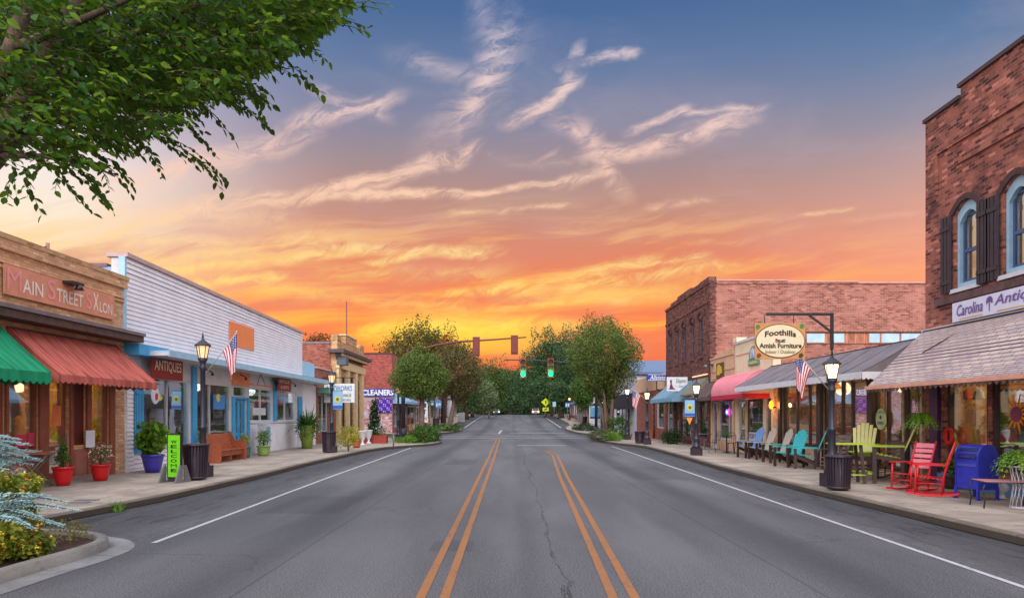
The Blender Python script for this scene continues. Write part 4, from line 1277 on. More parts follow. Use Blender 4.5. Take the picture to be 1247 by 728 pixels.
# arched openings are cut as rectangles, and brick spandrels round the tops
RA.wall(B_old, 0, RA.W, RA.g, zt, [*ws, *hs], .35)
RA.shell(B_pink, 14, zt - .3, mat_l=B_pink)
st = u(1170)
RA.box('parapet_step', B_old, st, RA.W, -.002, .36, zt + .001, zt + .26)
RA.box('coping', pm('dark_tile_coping', (72, 56, 58), .8, .2), -.03, st - .002, -.06, .4, zt + .002, zt + .09)
RA.box('coping', MATS['dark_tile_coping'], st - .05, RA.W, -.06, .4, zt + .262, zt + .35)
RA.box('brick_band', B_old, .45, RA.W, -.05, -.003, zt - .95, zt - .88)
RA.box('brick_band', B_old, .45, .52, -.05, -.003, zt - 1.9, zt - .952)
RA.box('brick_band', B_old, 1.2, RA.W, -.06, -.003, zt - 1.45, zt - 1.3)
for (a, b, z0_, z1_) in ws:
    c_ = (a + b) / 2; r_ = (b - a) / 2
    n = 12; rise = .24
    arc = [(a + (b - a) * k / n, z1_ - rise + rise * math.sin(math.pi * k / n) ** .9) for k in range(n + 1)]
    # spandrels
    MB().prism([(a, z1_ + .001)] + [(p[0], p[1]) for p in arc[:n // 2 + 1]], .001, .3, 'y').build('spandrel', B_old, RA.root)
    MB().prism([(b, z1_ + .001)] + [(p[0], p[1]) for p in reversed(arc[n // 2:])], .001, .3, 'y').build('spandrel', B_old, RA.root)
    # projecting brick hood
    arcO = [(a - .16 + (b - a + .32) * k / n, z1_ - rise + .06 + (rise + .08) * math.sin(math.pi * k / n) ** .9) for k in range(n + 1)]
    arcI = [(a - .02 + (b - a + .04) * k / n, z1_ - rise + (rise) * math.sin(math.pi * k / n) ** .9 + .012) for k in range(n + 1)]
    mb = MB()
    for k in range(n):
        q4 = [arcI[k], arcI[k + 1], arcO[k + 1], arcO[k]]
        mb.prism(q4, -.05, -.003, 'y')
    mb.build('arch_hood', pm('dark_arch_brick', (74, 50, 50), .85, .3, 9., .6, 20), RA.root)
    # frame
    fw = .075
    mb = MB().box(a, a + fw, .06, .16, z0_, z1_ - rise).box(b - fw, b, .06, .16, z0_, z1_ - rise).box(a + fw, b - fw, .06, .16, z0_, z0_ + .12)
    mb.prism([(a, z1_ - rise)] + arc + [(b, z1_ - rise), (b - fw, z1_ - rise)] + [(a + fw + (b - a - 2 * fw) * k / n, z1_ - rise - .22 + (rise) * math.sin(math.pi * k / n) ** .9) for k in range(n, -1, -1)] + [(a + fw, z1_ - rise)], .06, .16, 'y')
    w = mb.build('window', M_wblue, RA.root)
    dk = pm('dark_sash', (76, 94, 128), .5)
    x0, x1, y_ = a + fw, b - fw, .14
    zt2 = z1_ - rise - .02
    MB().box(x0, x0 + .05, y_, y_ + .05, z0_ + .12, zt2).box(x1 - .05, x1, y_, y_ + .05, z0_ + .12, zt2).box(x0 + .05, x1 - .05, y_, y_ + .05, z0_ + .12, z0_ + .19).box(x0 + .05, x1 - .05, y_, y_ + .05, zt2 - .06, zt2).box(x0 + .05, x1 - .05, y_, y_ + .06, 5.42, 5.50).build('sash', dk, w)
    MB().box(x0 + .02, x1 - .02, .165, .172, z0_ + .14, zt2 + .1).build('pane', G_up, w)
    MB().box(x0 - .02, x1 + .02, .21, .22, z0_ + .05, z1_).build('blind', pm('orange_blind', (240, 160, 100), .7), w)  # orange put into the blind's colour to imitate sky reflected in the panes
    RA.box('sill', W_white, a - .08, b + .08, -.08, .05, z0_ - .09, z0_ - .002, w)
    for x0_, x1_ in ((a - .40, a - .05), (b + .05, b + .40)):
        mb = MB().box(x0_, x0_ + .10, -.09, -.05, z0_ - .05, z1_ - .22).box(x0_ + .125, x0_ + .225, -.09, -.05, z0_ - .05, z1_ - .22).box(x0_ + .25, x0_ + .35, -.09, -.05, z0_ - .05, z1_ - .22)
        mb.box(x0_ + .01, x0_ + .34, -.11, -.091, z0_ + .15, z0_ + .24).box(x0_ + .01, x0_ + .34, -.11, -.091, z1_ - .55, z1_ - .46)
        sh = mb.build('shutter', pm('charcoal_shutter', (52, 44, 52), .55, .25, 6.), RA.root)
        MB().box(x0_ + .01, x0_ + .04, -.05, -.003, z0_ + .2, z0_ + .26).build('hinge', W_dark, sh)
RA.box('stone_band', pm('dark_stone_band', (96, 70, 68), .85, .3, 5., .4, 30), .45, RA.W, -.06, -.003, 4.33, 4.5)
# sign board
sx = u(1165); z0_, z1_ = 3.98, 4.30
sb = RA.box('sign_board', pm('lavender_white_board', (214, 214, 232), .5, .04), sx, sx + 3.6, -.10, -.061, 3.86, 4.29)
M_purp = pm('purple_letter_paint', (112, 84, 150), .5)
lettering('Carolina', M_purp, sb, u(1171), u(1203), 3.97, 4.22, -.112, shear=.25, offset=.014)
lettering('Antiques', M_purp, sb, u(1217), u(1217) + 1.5, 3.97, 4.24, -.112, shear=.25, offset=.014)
px_ = u(1211)
mb = MB().box(px_ - .012, px_ + .012, -.112, -.105, 3.94, 4.15)
for k in range(9):
    a = R(-20 + k * 27.5)
    mb.prism([(px_, 4.15), (px_ + .09 * math.cos(a - .2), 4.15 + .09 * math.sin(a - .2)), (px_ + .11 * math.cos(a + .15), 4.15 + .11 * math.sin(a + .15))], -.113, -.105, 'y')
mb.build('palm_emblem', M_purp, sb)
RA.box('gold_rule', pm('gold_rule', (222, 180, 100), .5), u(1174), u(1203), -.112, -.103, 3.90, 3.92, sb)
RA.box('gold_rule', MATS['gold_rule'], u(1220), u(1220) + 1.4, -.112, -.103, 3.90, 3.92, sb)


def shingle(name, c1, c2):
    m_, q, bs = new_mat(name)
    t = q.node('ShaderNodeTexCoord').outputs['Object']
    sp = q.node('ShaderNodeSeparateXYZ'); q.put(sp.inputs[0], t)
    br = q.node('ShaderNodeTexBrick'); q.put(br.inputs['Vector'], q.comb(sp.outputs[0], sp.outputs[1], 0.))
    br.inputs['Brick Width'].default_value = .30; br.inputs['Row Height'].default_value = .085; br.inputs['Scale'].default_value = 1.; br.inputs['Mortar Size'].default_value = .008
    br.inputs['Color1'].default_value = (*rgb8(*c1), 1); br.inputs['Color2'].default_value = (*rgb8(*c2), 1); br.inputs['Mortar'].default_value = (*rgb8(96, 84, 84), 1)
    n = q.noise(t, .7, 4, .6, .4); n2 = q.noise(t, 30., 3, .7)
    cc = q.mix(q.m('MULTIPLY', q.smooth(n, .40, .62), .5), br.outputs[0], rgb8(150, 128, 130))
    cc = q.mix(q.m('MULTIPLY', q.smooth(n2, .4, .7), .2), cc, rgb8(110, 100, 100))
    q.put(bs.inputs['Base Color'], cc); bs.inputs['Roughness'].default_value = .85
    b = q.node('ShaderNodeBump'); b.inputs['Strength'].default_value = .7; b.inputs['Distance'].default_value = .02
    q.put(b.inputs['Height'], q.m('SUBTRACT', n2, q.m('MULTIPLY', br.outputs[1], 2.))); q.put(bs.inputs['Normal'], b.outputs[0])
    return m_


M_shg = shingle('grey_shingle', (212, 190, 178), (180, 164, 164))
awT, awB, pr = 3.80, 2.46, 1.35
RA.awning(-.02, RA.W - .3, awT, awB, pr, M_shg, 0, 0, n=10, xi=.0)
# stepped courses of shingle: thin overlapping boards
mb = MB(); nc = 17
for k in range(nc):
    t0 = k / nc; t1 = (k + 1.25) / nc
    y0_, z0_ = -.03 - pr * t0, awT + (awB - awT) * t0 + .004
    y1_, z1_ = -.03 - pr * min(1, t1), awT + (awB - awT) * min(1, t1) + .022
    mb.add([(-.06, y0_, z0_), (RA.W - .3, y0_, z0_), (RA.W - .3, y1_, z1_), (-.06, y1_, z1_), (RA.W - .3, y1_, z1_ - .02), (-.06, y1_, z1_ - .02)], [(0, 1, 2, 3), (3, 2, 4, 5)])
mb.build('shingle_course', M_shg, RA.root)
M_sal = pm('salmon_gutter', (224, 160, 136), .5, .1)
RA.box('awning_fascia', M_sal, -.10, RA.W - .3, -pr - .09, -pr - .03, awB - .075, awB + .0)
RA.box('awning_trim', W_white, -.08, RA.W - .3, -.06, -.003, awT - .002, awT + .04)
mb = MB()
for k in range(70): mb.prism([(-.05 + k * .18, awB - .08), (.13 + k * .18, awB - .08), (.04 + k * .18, awB - .15)], -pr - .07, -pr - .05, 'y')
mb.build('fringe', pm('brown_fringe', (110, 84, 80), .7), RA.root)
MB().tube([(1.7, -.1, awT - .1), (1.15, -.75, awT - .62)], .014, 4).build('awning_seam', W_dkbrown, RA.root)
# storefront
RA.box('corner_post', pm('purple_post_paint', (74, 36, 84), .5, .2), .30, .62, -.09, -.003, RA.g, 2.45)
fr = W_dkbrown
for h_ in (hs[0], hs[1], hs[3]): RA.window(*h_, fr, fw=.07, mull=() if h_[1] - h_[0] < 3 else ((h_[0] + h_[1]) / 2,))
RA.door(hs[2][0] + .03, hs[2][1] - .03, RA.g + .02, 2.72, fr)
RA.box('base_board', pm('blue_base_board', (92, 132, 170), .6, .15, 4., .2, dirt=.3), .62, hs[2][0] - .02, -.10, -.003, RA.g, .42)
RA.box('base_board', MATS['blue_base_board'], hs[2][1] + .05, RA.W, -.10, -.003, RA.g, .42)
RA.room(.4, RA.W - .5, 3.1, 5, W_room)
DISP_LABEL[0] = 'old cabinet of crockery inside the shingled awning shop'; DISP_GROUP[0] = 'cabinets in the shop under the shingled awning'
goods(RA, .9, 4.5, 1.3, RA.g + .06, 4, rr, 1.2, 1.9)
M_gold = pm('gold_window_paint', (206, 150, 50), .5)
lettering('Old Country', M_gold, RA.root, 1.35, 2.35, 1.86, 1.98, .062, shear=.2, offset=.006)
lettering('Gifts', M_gold, RA.root, 1.25, 1.65, 2.03, 2.12, .062, shear=.2, offset=.004)
for k, (x_, c_, z_) in enumerate(((1.05, (214, 60, 30), 2.16), (1.50, (150, 146, 150), 2.16), (1.98, (190, 90, 80), 2.2))):
    t = thing('window_bell', ['red painted bell shaped ornament hung in the shop window behind the mailbox', 'grey dome shaped ornament hung in the shop window behind the mailbox', 'small pink round ornament hung in the shop window behind the mailbox'][k], 'ornament', RA.loc(x_, .3, z_), RA.rz)
    MB().lathe([(.04, .18), (.09, .12), (.12, 0), (.14, -.04)], 12).build('bell', pm('ornament_%d' % k, c_, .5), t)
    MB().tube([(0, 0, .18), (0, 0, .45)], .006, 4).build('string', W_dark, t)
t = thing('sun_ornament', 'orange sunburst ornament hung in the shop window above the fern', 'ornament', RA.loc(3.28, -.14, 1.78), RA.rz)
mb = MB()
for k in range(14):
    a = 2 * math.pi * k / 14; L_ = .40 if k % 2 else .28
    mb.prism([(.13 * math.cos(a - .2), .13 * math.sin(a - .2)), (L_ * math.cos(a), L_ * math.sin(a)), (.13 * math.cos(a + .2), .13 * math.sin(a + .2))], -.01, .01, 'y')
mb.build('rays', pm('sun_orange', (240, 140, 30), .5), t)
MB().prism([(.15 * math.cos(a * .3142), .15 * math.sin(a * .3142)) for a in range(20)], -.025, .0, 'y').build('face', pm('sun_plum', (130, 50, 90), .5), t)
for k, x_ in enumerate((2.7, 3.1)):
    pendant(RA.loc(x_, .9, 2.9), 'low amber pendant lamp lit inside the window over the metal table', 'amber lamps behind the fern window', .85)

# ---------------------------------------------------------------- R2 furniture shop
RF = Shop('furniture_shop', 'low furniture shop with a broad dark ribbed awning and full height windows', 'shop building', XR, 17.2, 26.9)
u, z = RF.u, RF.z
ba = [u(953), u(969), u(984), u(998)]; bb = [u(1003), u(1024), u(1036), u(1060)]; bc = [u(1064), u(1079), u(1100), RF.W - .1]
HH = [(ba[0], ba[3], .70, 2.95), (bb[0], bb[3], .45, 2.95), (bc[0], bc[2] - .05, .30, 2.95), (bc[2], bc[3], .2, 2.95)]
RF.wall(pm('mottled_stone', (196, 164, 130), .8, .35, 6., .5, 12, dirt=.3), 0, RF.W, RF.g, 3.5, HH)
RF.shell(B_pink, 12, 3.5, zroof=3.4)
RF.window(*HH[0], W_dkbrown, mull=(ba[1], ba[2]), fw=.09, mw=.09)
RF.window(*HH[1], W_dkbrown, mull=(bb[1], bb[2]), fw=.11, mw=.09)
RF.window(*HH[2], W_dkbrown, mull=(bc[1],), fw=.09, mw=.09)
RF.window(*HH[3], W_dkbrown, fw=.09)
for a in (ba[3], bb[3]): RF.box('shopfront_post', W_dkbrown, a + .02, a + .30, -.12, -.003, RF.g, 2.95)
RF.box('shopfront_post', W_dkbrown, ba[0] - .22, ba[0] - .01, -.10, -.003, RF.g, 2.95)
RF.room(.3, RF.W - .3, 3.3, 6, W_room)
M_dk = pm('slate_ribbed_canvas', (112, 104, 108), .75, .15, 2., .2, 50, dirt=.15)
M_wv = pm('white_valance_canvas', (206, 204, 208), .8, .06)
RF.awning(0.02 - .2, RF.W - .05, 3.66, 2.84, 1.42, M_dk, .20, .12, valmat=M_wv, ribs=9, n=6, xi=.0)
DISP_LABEL[0] = 'wooden dresser with vases inside the furniture shop'; DISP_GROUP[0] = 'dressers in the furniture shop'
goods(RF, .9, RF.W - .6, 2.0, RF.g + .06, 7, rr, 1.3, 1.7)
for k, (px, dep, zz_) in enumerate(((966, 1.4, 3.0), (977, 1.2, 3.1), (1005, 1.5, 3.1), (1020, 1.0, 3.0), (1033, 2.0, 3.1), (1052, 2.4, 3.0), (1075, 2., 3.0), (1110, 1.0, 3.0))):
    pendant(RF.loc(RF.u(px), dep, zz_), 'lit amber pendant lamp hanging inside the furniture shop', 'amber pendant lamps in the furniture shop', .35)
for k, px in enumerate((1022, 1110)):
    t = thing('curtain_wall', ['glowing orange curtain inside the furniture shop behind the street lamp', 'glowing orange curtain inside the furniture shop at its near end'][k], 'curtain', RF.loc(RF.u(px), 3.0, RF.g + .1), RF.rz)
    MB().sheet([[(x_ * .06, .04 * math.sin(x_ * 1.3), z_) for x_ in range(-9, 10)] for z_ in (0, 1.2, 2.4)]).build('drape', pm('orange_drape', (224, 110, 40), .7, .3, 4.), t)
t = RF.box('wall_lantern', W_dark, u(945) - .05, u(945) + .05, -.22, -.02, 2.05, 2.10)
MB().lathe([(.05, 0), (.08, .1), (.07, .24), (.02, .30)], 8, (u(945), -.18, 2.02)).build('lamp_glass', glow_mat('amber_lantern', (255, 120, 20), 7.), t)
pl_ = bpy.data.lights.new('lantern_light', 'POINT'); pl_.energy = 16; pl_.color = (1., .45, .12); pl_.shadow_soft_size = .08
po = bpy.data.objects.new('lantern_light', pl_); col.objects.link(po); po.location = RF.loc(u(945), -.34, 2.15)
t = thing('round_sign', 'pale green oval sticker sign on the furniture shop window behind the yellow-green chair', 'sign', RF.loc(bc[0] + .42, -.02, 1.66), RF.rz)
M_pg = pm('pale_green_card', (190, 206, 150), .6)
MB().prism([(.26 * math.cos(a * .2618), .29 * math.sin(a * .2618)) for a in range(24)], -.01, .01, 'y').build('disc', M_pg, t)
lettering('OPEN', MATS['sign_dark'], t, -.16, .16, -.16, -.06, -.018); lettering('FOOTHILLS', MATS['sign_dark'], t, -.18, .18, .16, .22, -.018, offset=.004)
MB().prism([(-.04, .0), (.05, .0), (.05, .08), (.0, .1), (-.05, .06)], -.018, -.011, 'y').build('bird', MATS['sign_dark'], t)
t = thing('window_disc', 'pale blue round disc hung inside the furniture shop window near the amber lantern', 'ornament', RF.loc(u(963), .2, 2.15), RF.rz)
MB().prism([(.2 * math.cos(a * .3142), .2 * math.sin(a * .3142)) for a in range(20)], -.01, .01, 'y').build('disc', pm('disc_blue', (110, 160, 220), .5), t)
# ---------------------------------------------------------------- R3 beige and R4 tan shop
RB = Shop('stucco_shop', 'narrow beige stucco shop with an oval sign above the pink barrel awning', 'shop building', XR, 27.0, 31.6)
u, z = RB.u, RB.z
hs = [(.45, u(908) - .05, .62, 2.5), (u(908), u(929), RB.g, 2.5), (u(931), RB.W - .2, .62, 2.5)]
RB.wall(W_beige, 0, RB.W, RB.g, 4.95, hs)
RB.shell(B_pink, 12, 3.45, zroof=3.4)
RB.box('coping', W_white, -.04, RB.W + .04, -.06, .36, 4.951, 5.05)
RB.box('parapet_block', W_beige, -.05, .45, -.08, .38, 5.051, 5.25)
RB.box('groove_band', W_tan, .1, RB.W, -.03, -.003, 4.42, 4.46)
RB.window(*hs[0], W_white); RB.window(*hs[2], W_white)
RB.door(hs[1][0] + .03, hs[1][1] - .03, RB.g + .02, 2.45, pm('brown_door', (92, 60, 50), .5))
RB.box('door_panel', pm('brown_door_blind', (84, 58, 50), .7), hs[1][0] + .12, hs[1][1] - .12, .14, .15, .3, 2.4)
RB.room(.3, RB.W - .3, 3.0, 4, W_room)
M_pink = pm('pink_canvas', (222, 134, 146), .75, .06, 2., .15)
M_crim = pm('crimson_canvas', (176, 30, 60), .75, .08)
RB.awning(.02, RB.W - .3, 3.55, 2.62, 1.05, M_pink, .22, .3, valmat=M_crim, ribs=14, curve=1, n=10)
t = RB.box('sale_card', W_white, u(911), u(927), .03, .045, .62, 1.05)
lettering('FOR RENT', pm('card_navy', (60, 40, 90), .5), t, u(912), u(926), .78, 1.0, .022, offset=.02)
t = thing('oval_sign', 'green bordered oval sign with a pale peak on the beige shop front', 'sign', RB.loc(u(919), -.05, 4.05), RB.rz)
M_tg = pm('teal_green_board', (90, 140, 124), .5)
MB().prism([(.46 * math.cos(a * .2618), .1 + .5 * math.sin(a * .2618)) for a in range(13)] + [(-.6, .0), (-.6, -.2), (.6, -.2), (.6, .0)][0:4], -.03, .03, 'y').build('board', M_tg, t)
MB().prism([(-.3, .1), (-.22, .42), (-.02, .53), (.2, .42), (.3, .1)], -.045, -.031, 'y').build('face', W_white, t)
MB().prism([(-.12, .12), (-.02, .45), (.03, .32), (.2, .16), (.14, .12)], -.06, -.046, 'y').build('emblem', pm('sky_emblem', (110, 180, 220), .5), t)
MB().prism([(-.55, -.15), (.55, -.15), (.5, -.03), (-.5, -.03)], -.045, -.031, 'y').build('banner_strip', pm('strip_yellow_green', (170, 190, 130), .5), t)

RC = Shop('stucco_shop', 'narrow orange tan shop with a yellow picture plaque above its dark brown awning', 'shop building', XR, 31.7, 35.5)
u, z = RC.u, RC.z
hs = [(.25, 1.1, RC.g, 2.5), (1.4, 3.4, .62, 2.5)]
RC.wall(W_tan, 0, RC.W, RC.g, 4.55, hs)
RC.shell(B_pink, 12, 3.45, zroof=3.4)
mb = MB()
for k in range(5): mb.box(k * .76, k * .76 + .74, -.05, .36, 4.551, 4.62 + .06 * k)
mb.build('stepped_parapet', W_tan, RC.root)
RC.box('groove_band', B_tan, .1, RC.W, -.03, -.003, 3.9, 3.94); RC.box('groove_band', B_tan, .1, RC.W, -.03, -.003, 3.55, 3.59)
RC.door(hs[0][0], hs[0][1], RC.g + .02, 2.45, W_white); RC.window(*hs[1], W_white, mull=(2.9,))
RC.room(.2, RC.W - .2, 3.0, 4, pm('purple_room_wall', (120, 50, 90), .8, .2))
M_brn = pm('dark_brown_canvas', (92, 74, 72), .8, .12, 2.)
RC.awning(-.1, RC.W - .45, 3.45, 2.62, 1.1, M_brn, .2, .2, ribs=6)
sg = RC.box('plaque', pm('dark_plaque', (96, 70, 44), .5), u(874), u(882), -.07, -.003, 3.55, 4.3)
MB().prism([(u(875), 3.75), (u(877.5), 3.7), (u(881), 3.8), (u(880), 4.1), (u(877), 4.24), (u(875.4), 4.1)], -.09, -.071, 'y').build('picture', pm('plaque_yellow', (222, 176, 40), .5), sg)
t = RC.box('wall_lamp', W_dark, u(866.5), u(869), -.3, -.003, 4.30, 4.34)
MB().lathe([(.05, 0), (.16, -.14)], 10, (u(867.6), -.32, 4.33)).build('lamp_shade', W_grey, t)
t = thing('neon_sign', 'small neon ring glowing blue and red in the window under the pink awning', 'neon sign', RC.loc(2.85, -.03, 1.92), RC.rz)
MB().prism([(.20 * math.cos(a * .3927), .14 * math.sin(a * .3927)) for a in range(16)], -.02, .0, 'y').build('blue_tube', glow_mat('neon_blue', (60, 90, 255), 3.5), t)
MB().prism([(.30 + .09 * math.cos(a * .3927), .16 * math.sin(a * .3927)) for a in range(16)], -.02, .0, 'y').build('red_tube', glow_mat('neon_red', (255, 40, 60), 4.), t)
MB().prism([(.08 * math.cos(a * .7854), .07 * math.sin(a * .7854)) for a in range(8)], -.03, -.021, 'y').build('white_tube', glow_mat('neon_white', (180, 220, 255), 4.), t)
l_ = bpy.data.lights.new('neon_light', 'POINT'); l_.energy = 10; l_.color = (.75, .15, .9); l_.shadow_soft_size = .2
o_ = bpy.data.objects.new('neon_light', l_); col.objects.link(o_); o_.location = RC.loc(2.85, .5, 1.9)

# ---------------------------------------------------------------- R5 two-storey brick with pink side wall
RD = Shop('brick_building', 'two-storey brick building with a broad pale red side wall and stepped parapet', 'shop building', XR, 35.65, 45.8)
u, z = RD.u, RD.z
zt = zat(340, 35.7)
wn_ = []
for px in (816.5, 824.5, 833, 843, 853): wn_.append((u(px) - .42, u(px) + .42, 4.9, 6.95))
hs = [(.5, 2.0, .7, 2.7), (2.4, 3.5, RD.g, 2.7), (3.9, 6.6, .5, 2.7), (7., 8., RD.g, 2.7), (8.2, 9.8, .6, 2.7)]
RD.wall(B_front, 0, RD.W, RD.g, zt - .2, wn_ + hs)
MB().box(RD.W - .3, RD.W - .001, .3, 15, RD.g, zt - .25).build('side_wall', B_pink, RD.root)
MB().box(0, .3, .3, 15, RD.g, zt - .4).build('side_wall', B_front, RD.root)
MB().box(.3, RD.W - .3, .3, 15, zt - 1.2, zt - 1.).build('roof', W_roof, RD.root)
mb = MB()
steps = [(0, 1.6, .0), (1.6, 3.4, .16), (3.4, 6.6, .32), (6.6, 8.4, .18), (8.4, RD.W, .22)]
for a, b, h_ in steps: mb.box(a, b, -.06, .34, zt - .199, zt - .05 + h_ * .8)
mb.build('parapet', B_front, RD.root)
mb = MB()
for k in range(4): mb.box(RD.W - .4, RD.W + .04, .35 + k * 3.6, .35 + (k + 1) * 3.6 - .004, zt - .249, zt - .10 - .06 * k)
mb.build('side_parapet', B_pink, RD.root)
for k in range(4):
    RD.box('side_coping', pm('pale_side_coping', (196, 150, 140), .8), RD.W - .42, RD.W + .06, .35 + k * 3.6, .35 + (k + 1) * 3.6 - .01, zt - .099 - .06 * k, zt - .03 - .06 * k)
RD.box('brick_band', B_front, 0, RD.W, -.05, -.003, zt - 1.15, zt - 1.02)
for (a, b, z0_, z1_) in wn_:
    w = RD.window(a, b, z0_, z1_, pm('dim_window_frame', (104, 96, 110), .5), y=.14, fw=.07, rails=((z0_ + z1_) / 2,), glass=G_up)
    RD.box('sill', B_front, a - .06, b + .06, -.06, .06, z0_ - .1, z0_ - .002, w)
    n = 8
    mb = MB()
    for k in range(n):
        a0 = math.pi * k / n; a1 = math.pi * (k + 1) / n; c_ = (a + b) / 2; r1, r2 = .42, .56
        mb.prism([(c_ - r1 * math.cos(a0), z1_ + .02 + .26 * math.sin(a0)), (c_ - r1 * math.cos(a1), z1_ + .02 + .26 * math.sin(a1)), (c_ - r2 * math.cos(a1), z1_ + .02 + .40 * math.sin(a1)), (c_ - r2 * math.cos(a0), z1_ + .02 + .40 * math.sin(a0))], -.06, -.003, 'y')
    mb.build('arch_hood', MATS['dark_arch_brick'], w)
    RD.box('blind', W_roomd, a, b, .3, .32, z0_, z1_, w)
# quoin of lighter bricks at the corner
mb = MB()
k = 0; z_ = 3.2
while z_ < zt - .3:
    L_ = .34 if k % 2 else .18
    mb.box(RD.W - .003, RD.W + .012, .003, L_, z_, z_ + .17)
    z_ += .19; k += 1
mb.build('corner_quoin', B_front, RD.root)
# strip of pale panels low on the side wall (faces the viewer)
t = thing('panel_strip', 'rust streaked strip of pale blue panels along the pale red brick side wall', 'panel strip', (0, 0, 0))
Yp = 35.6
xa_ = (982 - CX) * Yp / F; xb_ = (1129 - CX) * Yp / F
t.location = (xa_, Yp, zat(417, Yp))
MB().box(0, xb_ - xa_ + 1, .0, .04, -.05, .62).build('backing', pm('rusty_panel', (176, 112, 84), .7, .5, 3., .2, stretch=(3, 1, .4)), t)
for a, b in ((0, 22), (33, 46), (76, 89), (91, 113), (115, 146)):
    x0_ = a * Yp / F; x1_ = b * Yp / F
    MB().box(x0_ + .02, x1_, -.02, -.001, .0, .46).build('panel', pm('pale_panel', (176, 206, 224), .5, .12, 2.), t)
MB().box(0, xb_ - xa_ + 1, -.06, -.001, .50, .56).build('rail', W_dkbrown, t)
RD.window(*hs[0], W_white); RD.window(*hs[2], W_dkbrown, mull=(5.2,)); RD.window(*hs[4], W_dkbrown)
RD.door(hs[1][0], hs[1][1], RD.g + .02, 2.65, W_dkbrown); RD.door(hs[3][0], hs[3][1], RD.g + .02, 2.65, pm('blue_door', (120, 160, 190), .5))
RD.room(.4, RD.W - .4, 3.2, 4, W_rooml)
M_tealcv = pm('blue_teal_canvas', (112, 150, 172), .75, .1, 2.)
RD.awning(1.0, 6.9, 3.75, 2.75, 1.2, M_tealcv, .22, 0, ribs=5)
RD.awning(7.3, RD.W - .1, 3.75, 2.9, .8, pm('green_grey_canvas', (120, 116, 100), .8), .1, 0)
RD.box('light_strip', glow_mat('warm_strip', (255, 196, 150), 1.), 7.0, RD.W - .2, -.09, -.05, 3.86, 3.92)
t = thing('boutique_sign', 'white boutique sign with a purple gown figure above the blue awning', 'sign', (0, 0, 0))
Yp = 39.0
x0_, x1_ = (812 - CX) * Yp / F, (837 - CX) * Yp / F
t.location = (x0_, Yp, zat(476, Yp)); W_, H_ = x1_ - x0_, 17 * Yp / F
bd = MB().box(0, W_, -.05, .05, 0, H_).build('board', pm('boutique_white', (216, 222, 226), .5), t)
MB().prism([(.1, .08), (.48, .1), (.34, .2), (.26, .42), (.28, .56), (.22, .66), (.16, .56), (.19, .4), (.15, .2)], -.06, -.051, 'y').build('gown_figure', pm('plum_paint', (110, 30, 80), .5), bd)
lettering('Elegant', pm('teal_script', (80, 120, 150), .5), bd, .42 * W_, .92 * W_, .52 * H_, .86 * H_, -.06, shear=.35)
lettering('Occasions', MATS['teal_script'], bd, .55 * W_, .95 * W_, .26 * H_, .44 * H_, -.06, shear=.35, offset=.006)
MB().tube([(W_, 0, H_ * .9), (XR - x0_ + .05, 0, H_ * .9)], .025, 6).tube([(W_, 0, H_ * .2), (XR - x0_ + .05, 0, H_ * .2)], .025, 6).build('bracket', W_dark, t)

# ---------------------------------------------------------------- R6 low brick, then the far row
RE = Shop('brick_shop', 'low reddish brick shop with a pale parapet beyond the two-storey building', 'shop building', XR, 45.95, 56.5)
RE.wall(B_red, 0, RE.W, RE.g, 3.55, [(6.3, 7.2, RE.g, 2.7), (7.9, 10.0, .9, 2.7)])
RE.box('parapet', pm('peach_stucco', (226, 180, 144), .8, .08), -.03, RE.W + .02, -.05, .33, 3.551, 4.6)
RE.shell(B_red, 12, 4.4)
RE.window(7.9, 10.0, .9, 2.7, W_white); RE.door(6.3, 7.2, RE.g + .02, 2.7, W_dkbrown)
RE.room(5.8, RE.W - .3, 3.1, 3, W_rooml)
RE.box('planter_box', pm('terracotta_brick', (160, 86, 66), .8), 6.2, 7.0, -.5, -.1, RE.g, .75)
t = thing('insurance_sign', 'blue and white lightbox sign lettered ALLSTATE above the low brick shop', 'sign', (0, 0, 0))
Yp = 45.5; x0_, x1_ = (788 - CX) * Yp / F, (811 - CX) * Yp / F
t.location = (x0_, Yp, zat(464, Yp)); W_, H_ = x1_ - x0_, 9. * Yp / F
bd = MB().box(0, W_, -.1, .1, 0, H_).build('board', pm('allstate_blue', (20, 70, 170), .4), t)
MB().box(.03, W_ - .03, -.11, -.101, .03, .08).box(.03, W_ - .03, -.11, -.101, H_ - .08, H_ - .03).build('border', W_white, bd)
lettering('Allstate', pm('letter_white', (232, 232, 236), .4), bd, .12 * W_, .95 * W_, .22 * H_, .8 * H_, -.12, shear=.3, offset=.02)
MB().tube([(W_ * .5, 0, 0), (W_ * .5, 0, -.5), (XR - x0_, 0, -.9)], .04, 6).build('bracket', W_dark, t)
RG = Shop('barn_like_store', 'larger white walled store with a blue grey metal roof behind the low brick shop', 'store building', XR + .4, 58.6, 72)
RG.wall(pm('lavender_white_wall', (190, 190, 204), .6, .08), 0, RG.W, RG.g, 5.2, [(1, 4, .7, 2.8), (5, 6.2, RG.g, 2.8), (8.6, 9.8, RG.g, 2.6)])
RG.shell(MATS['lavender_white_wall'], 16, 5.2)
MB().prism([(-.3, 5.21), (RG.W + .3, 5.21), (RG.W + .3, 5.4), (RG.W / 2, 6.9), (-.3, 5.4)], -.2, 16.4, 'y').build('metal_roof', pm('blue_grey_roof', (92, 112, 142), .5, .1), RG.root)
RG.window(1, 4, .7, 2.8, W_white); RG.door(5, 6.2, RG.g, 2.8, W_dkbrown); RG.door(8.6, 9.8, RG.g, 2.6, W_dkbrown)
RG.awning(7.2, 12.2, 3.7, 2.55, 1.9, pm('black_canvas', (34, 32, 40), .8), .2, 0, curve=1)
RG.room(.4, RG.W - .4, 3.2, 3, W_room)
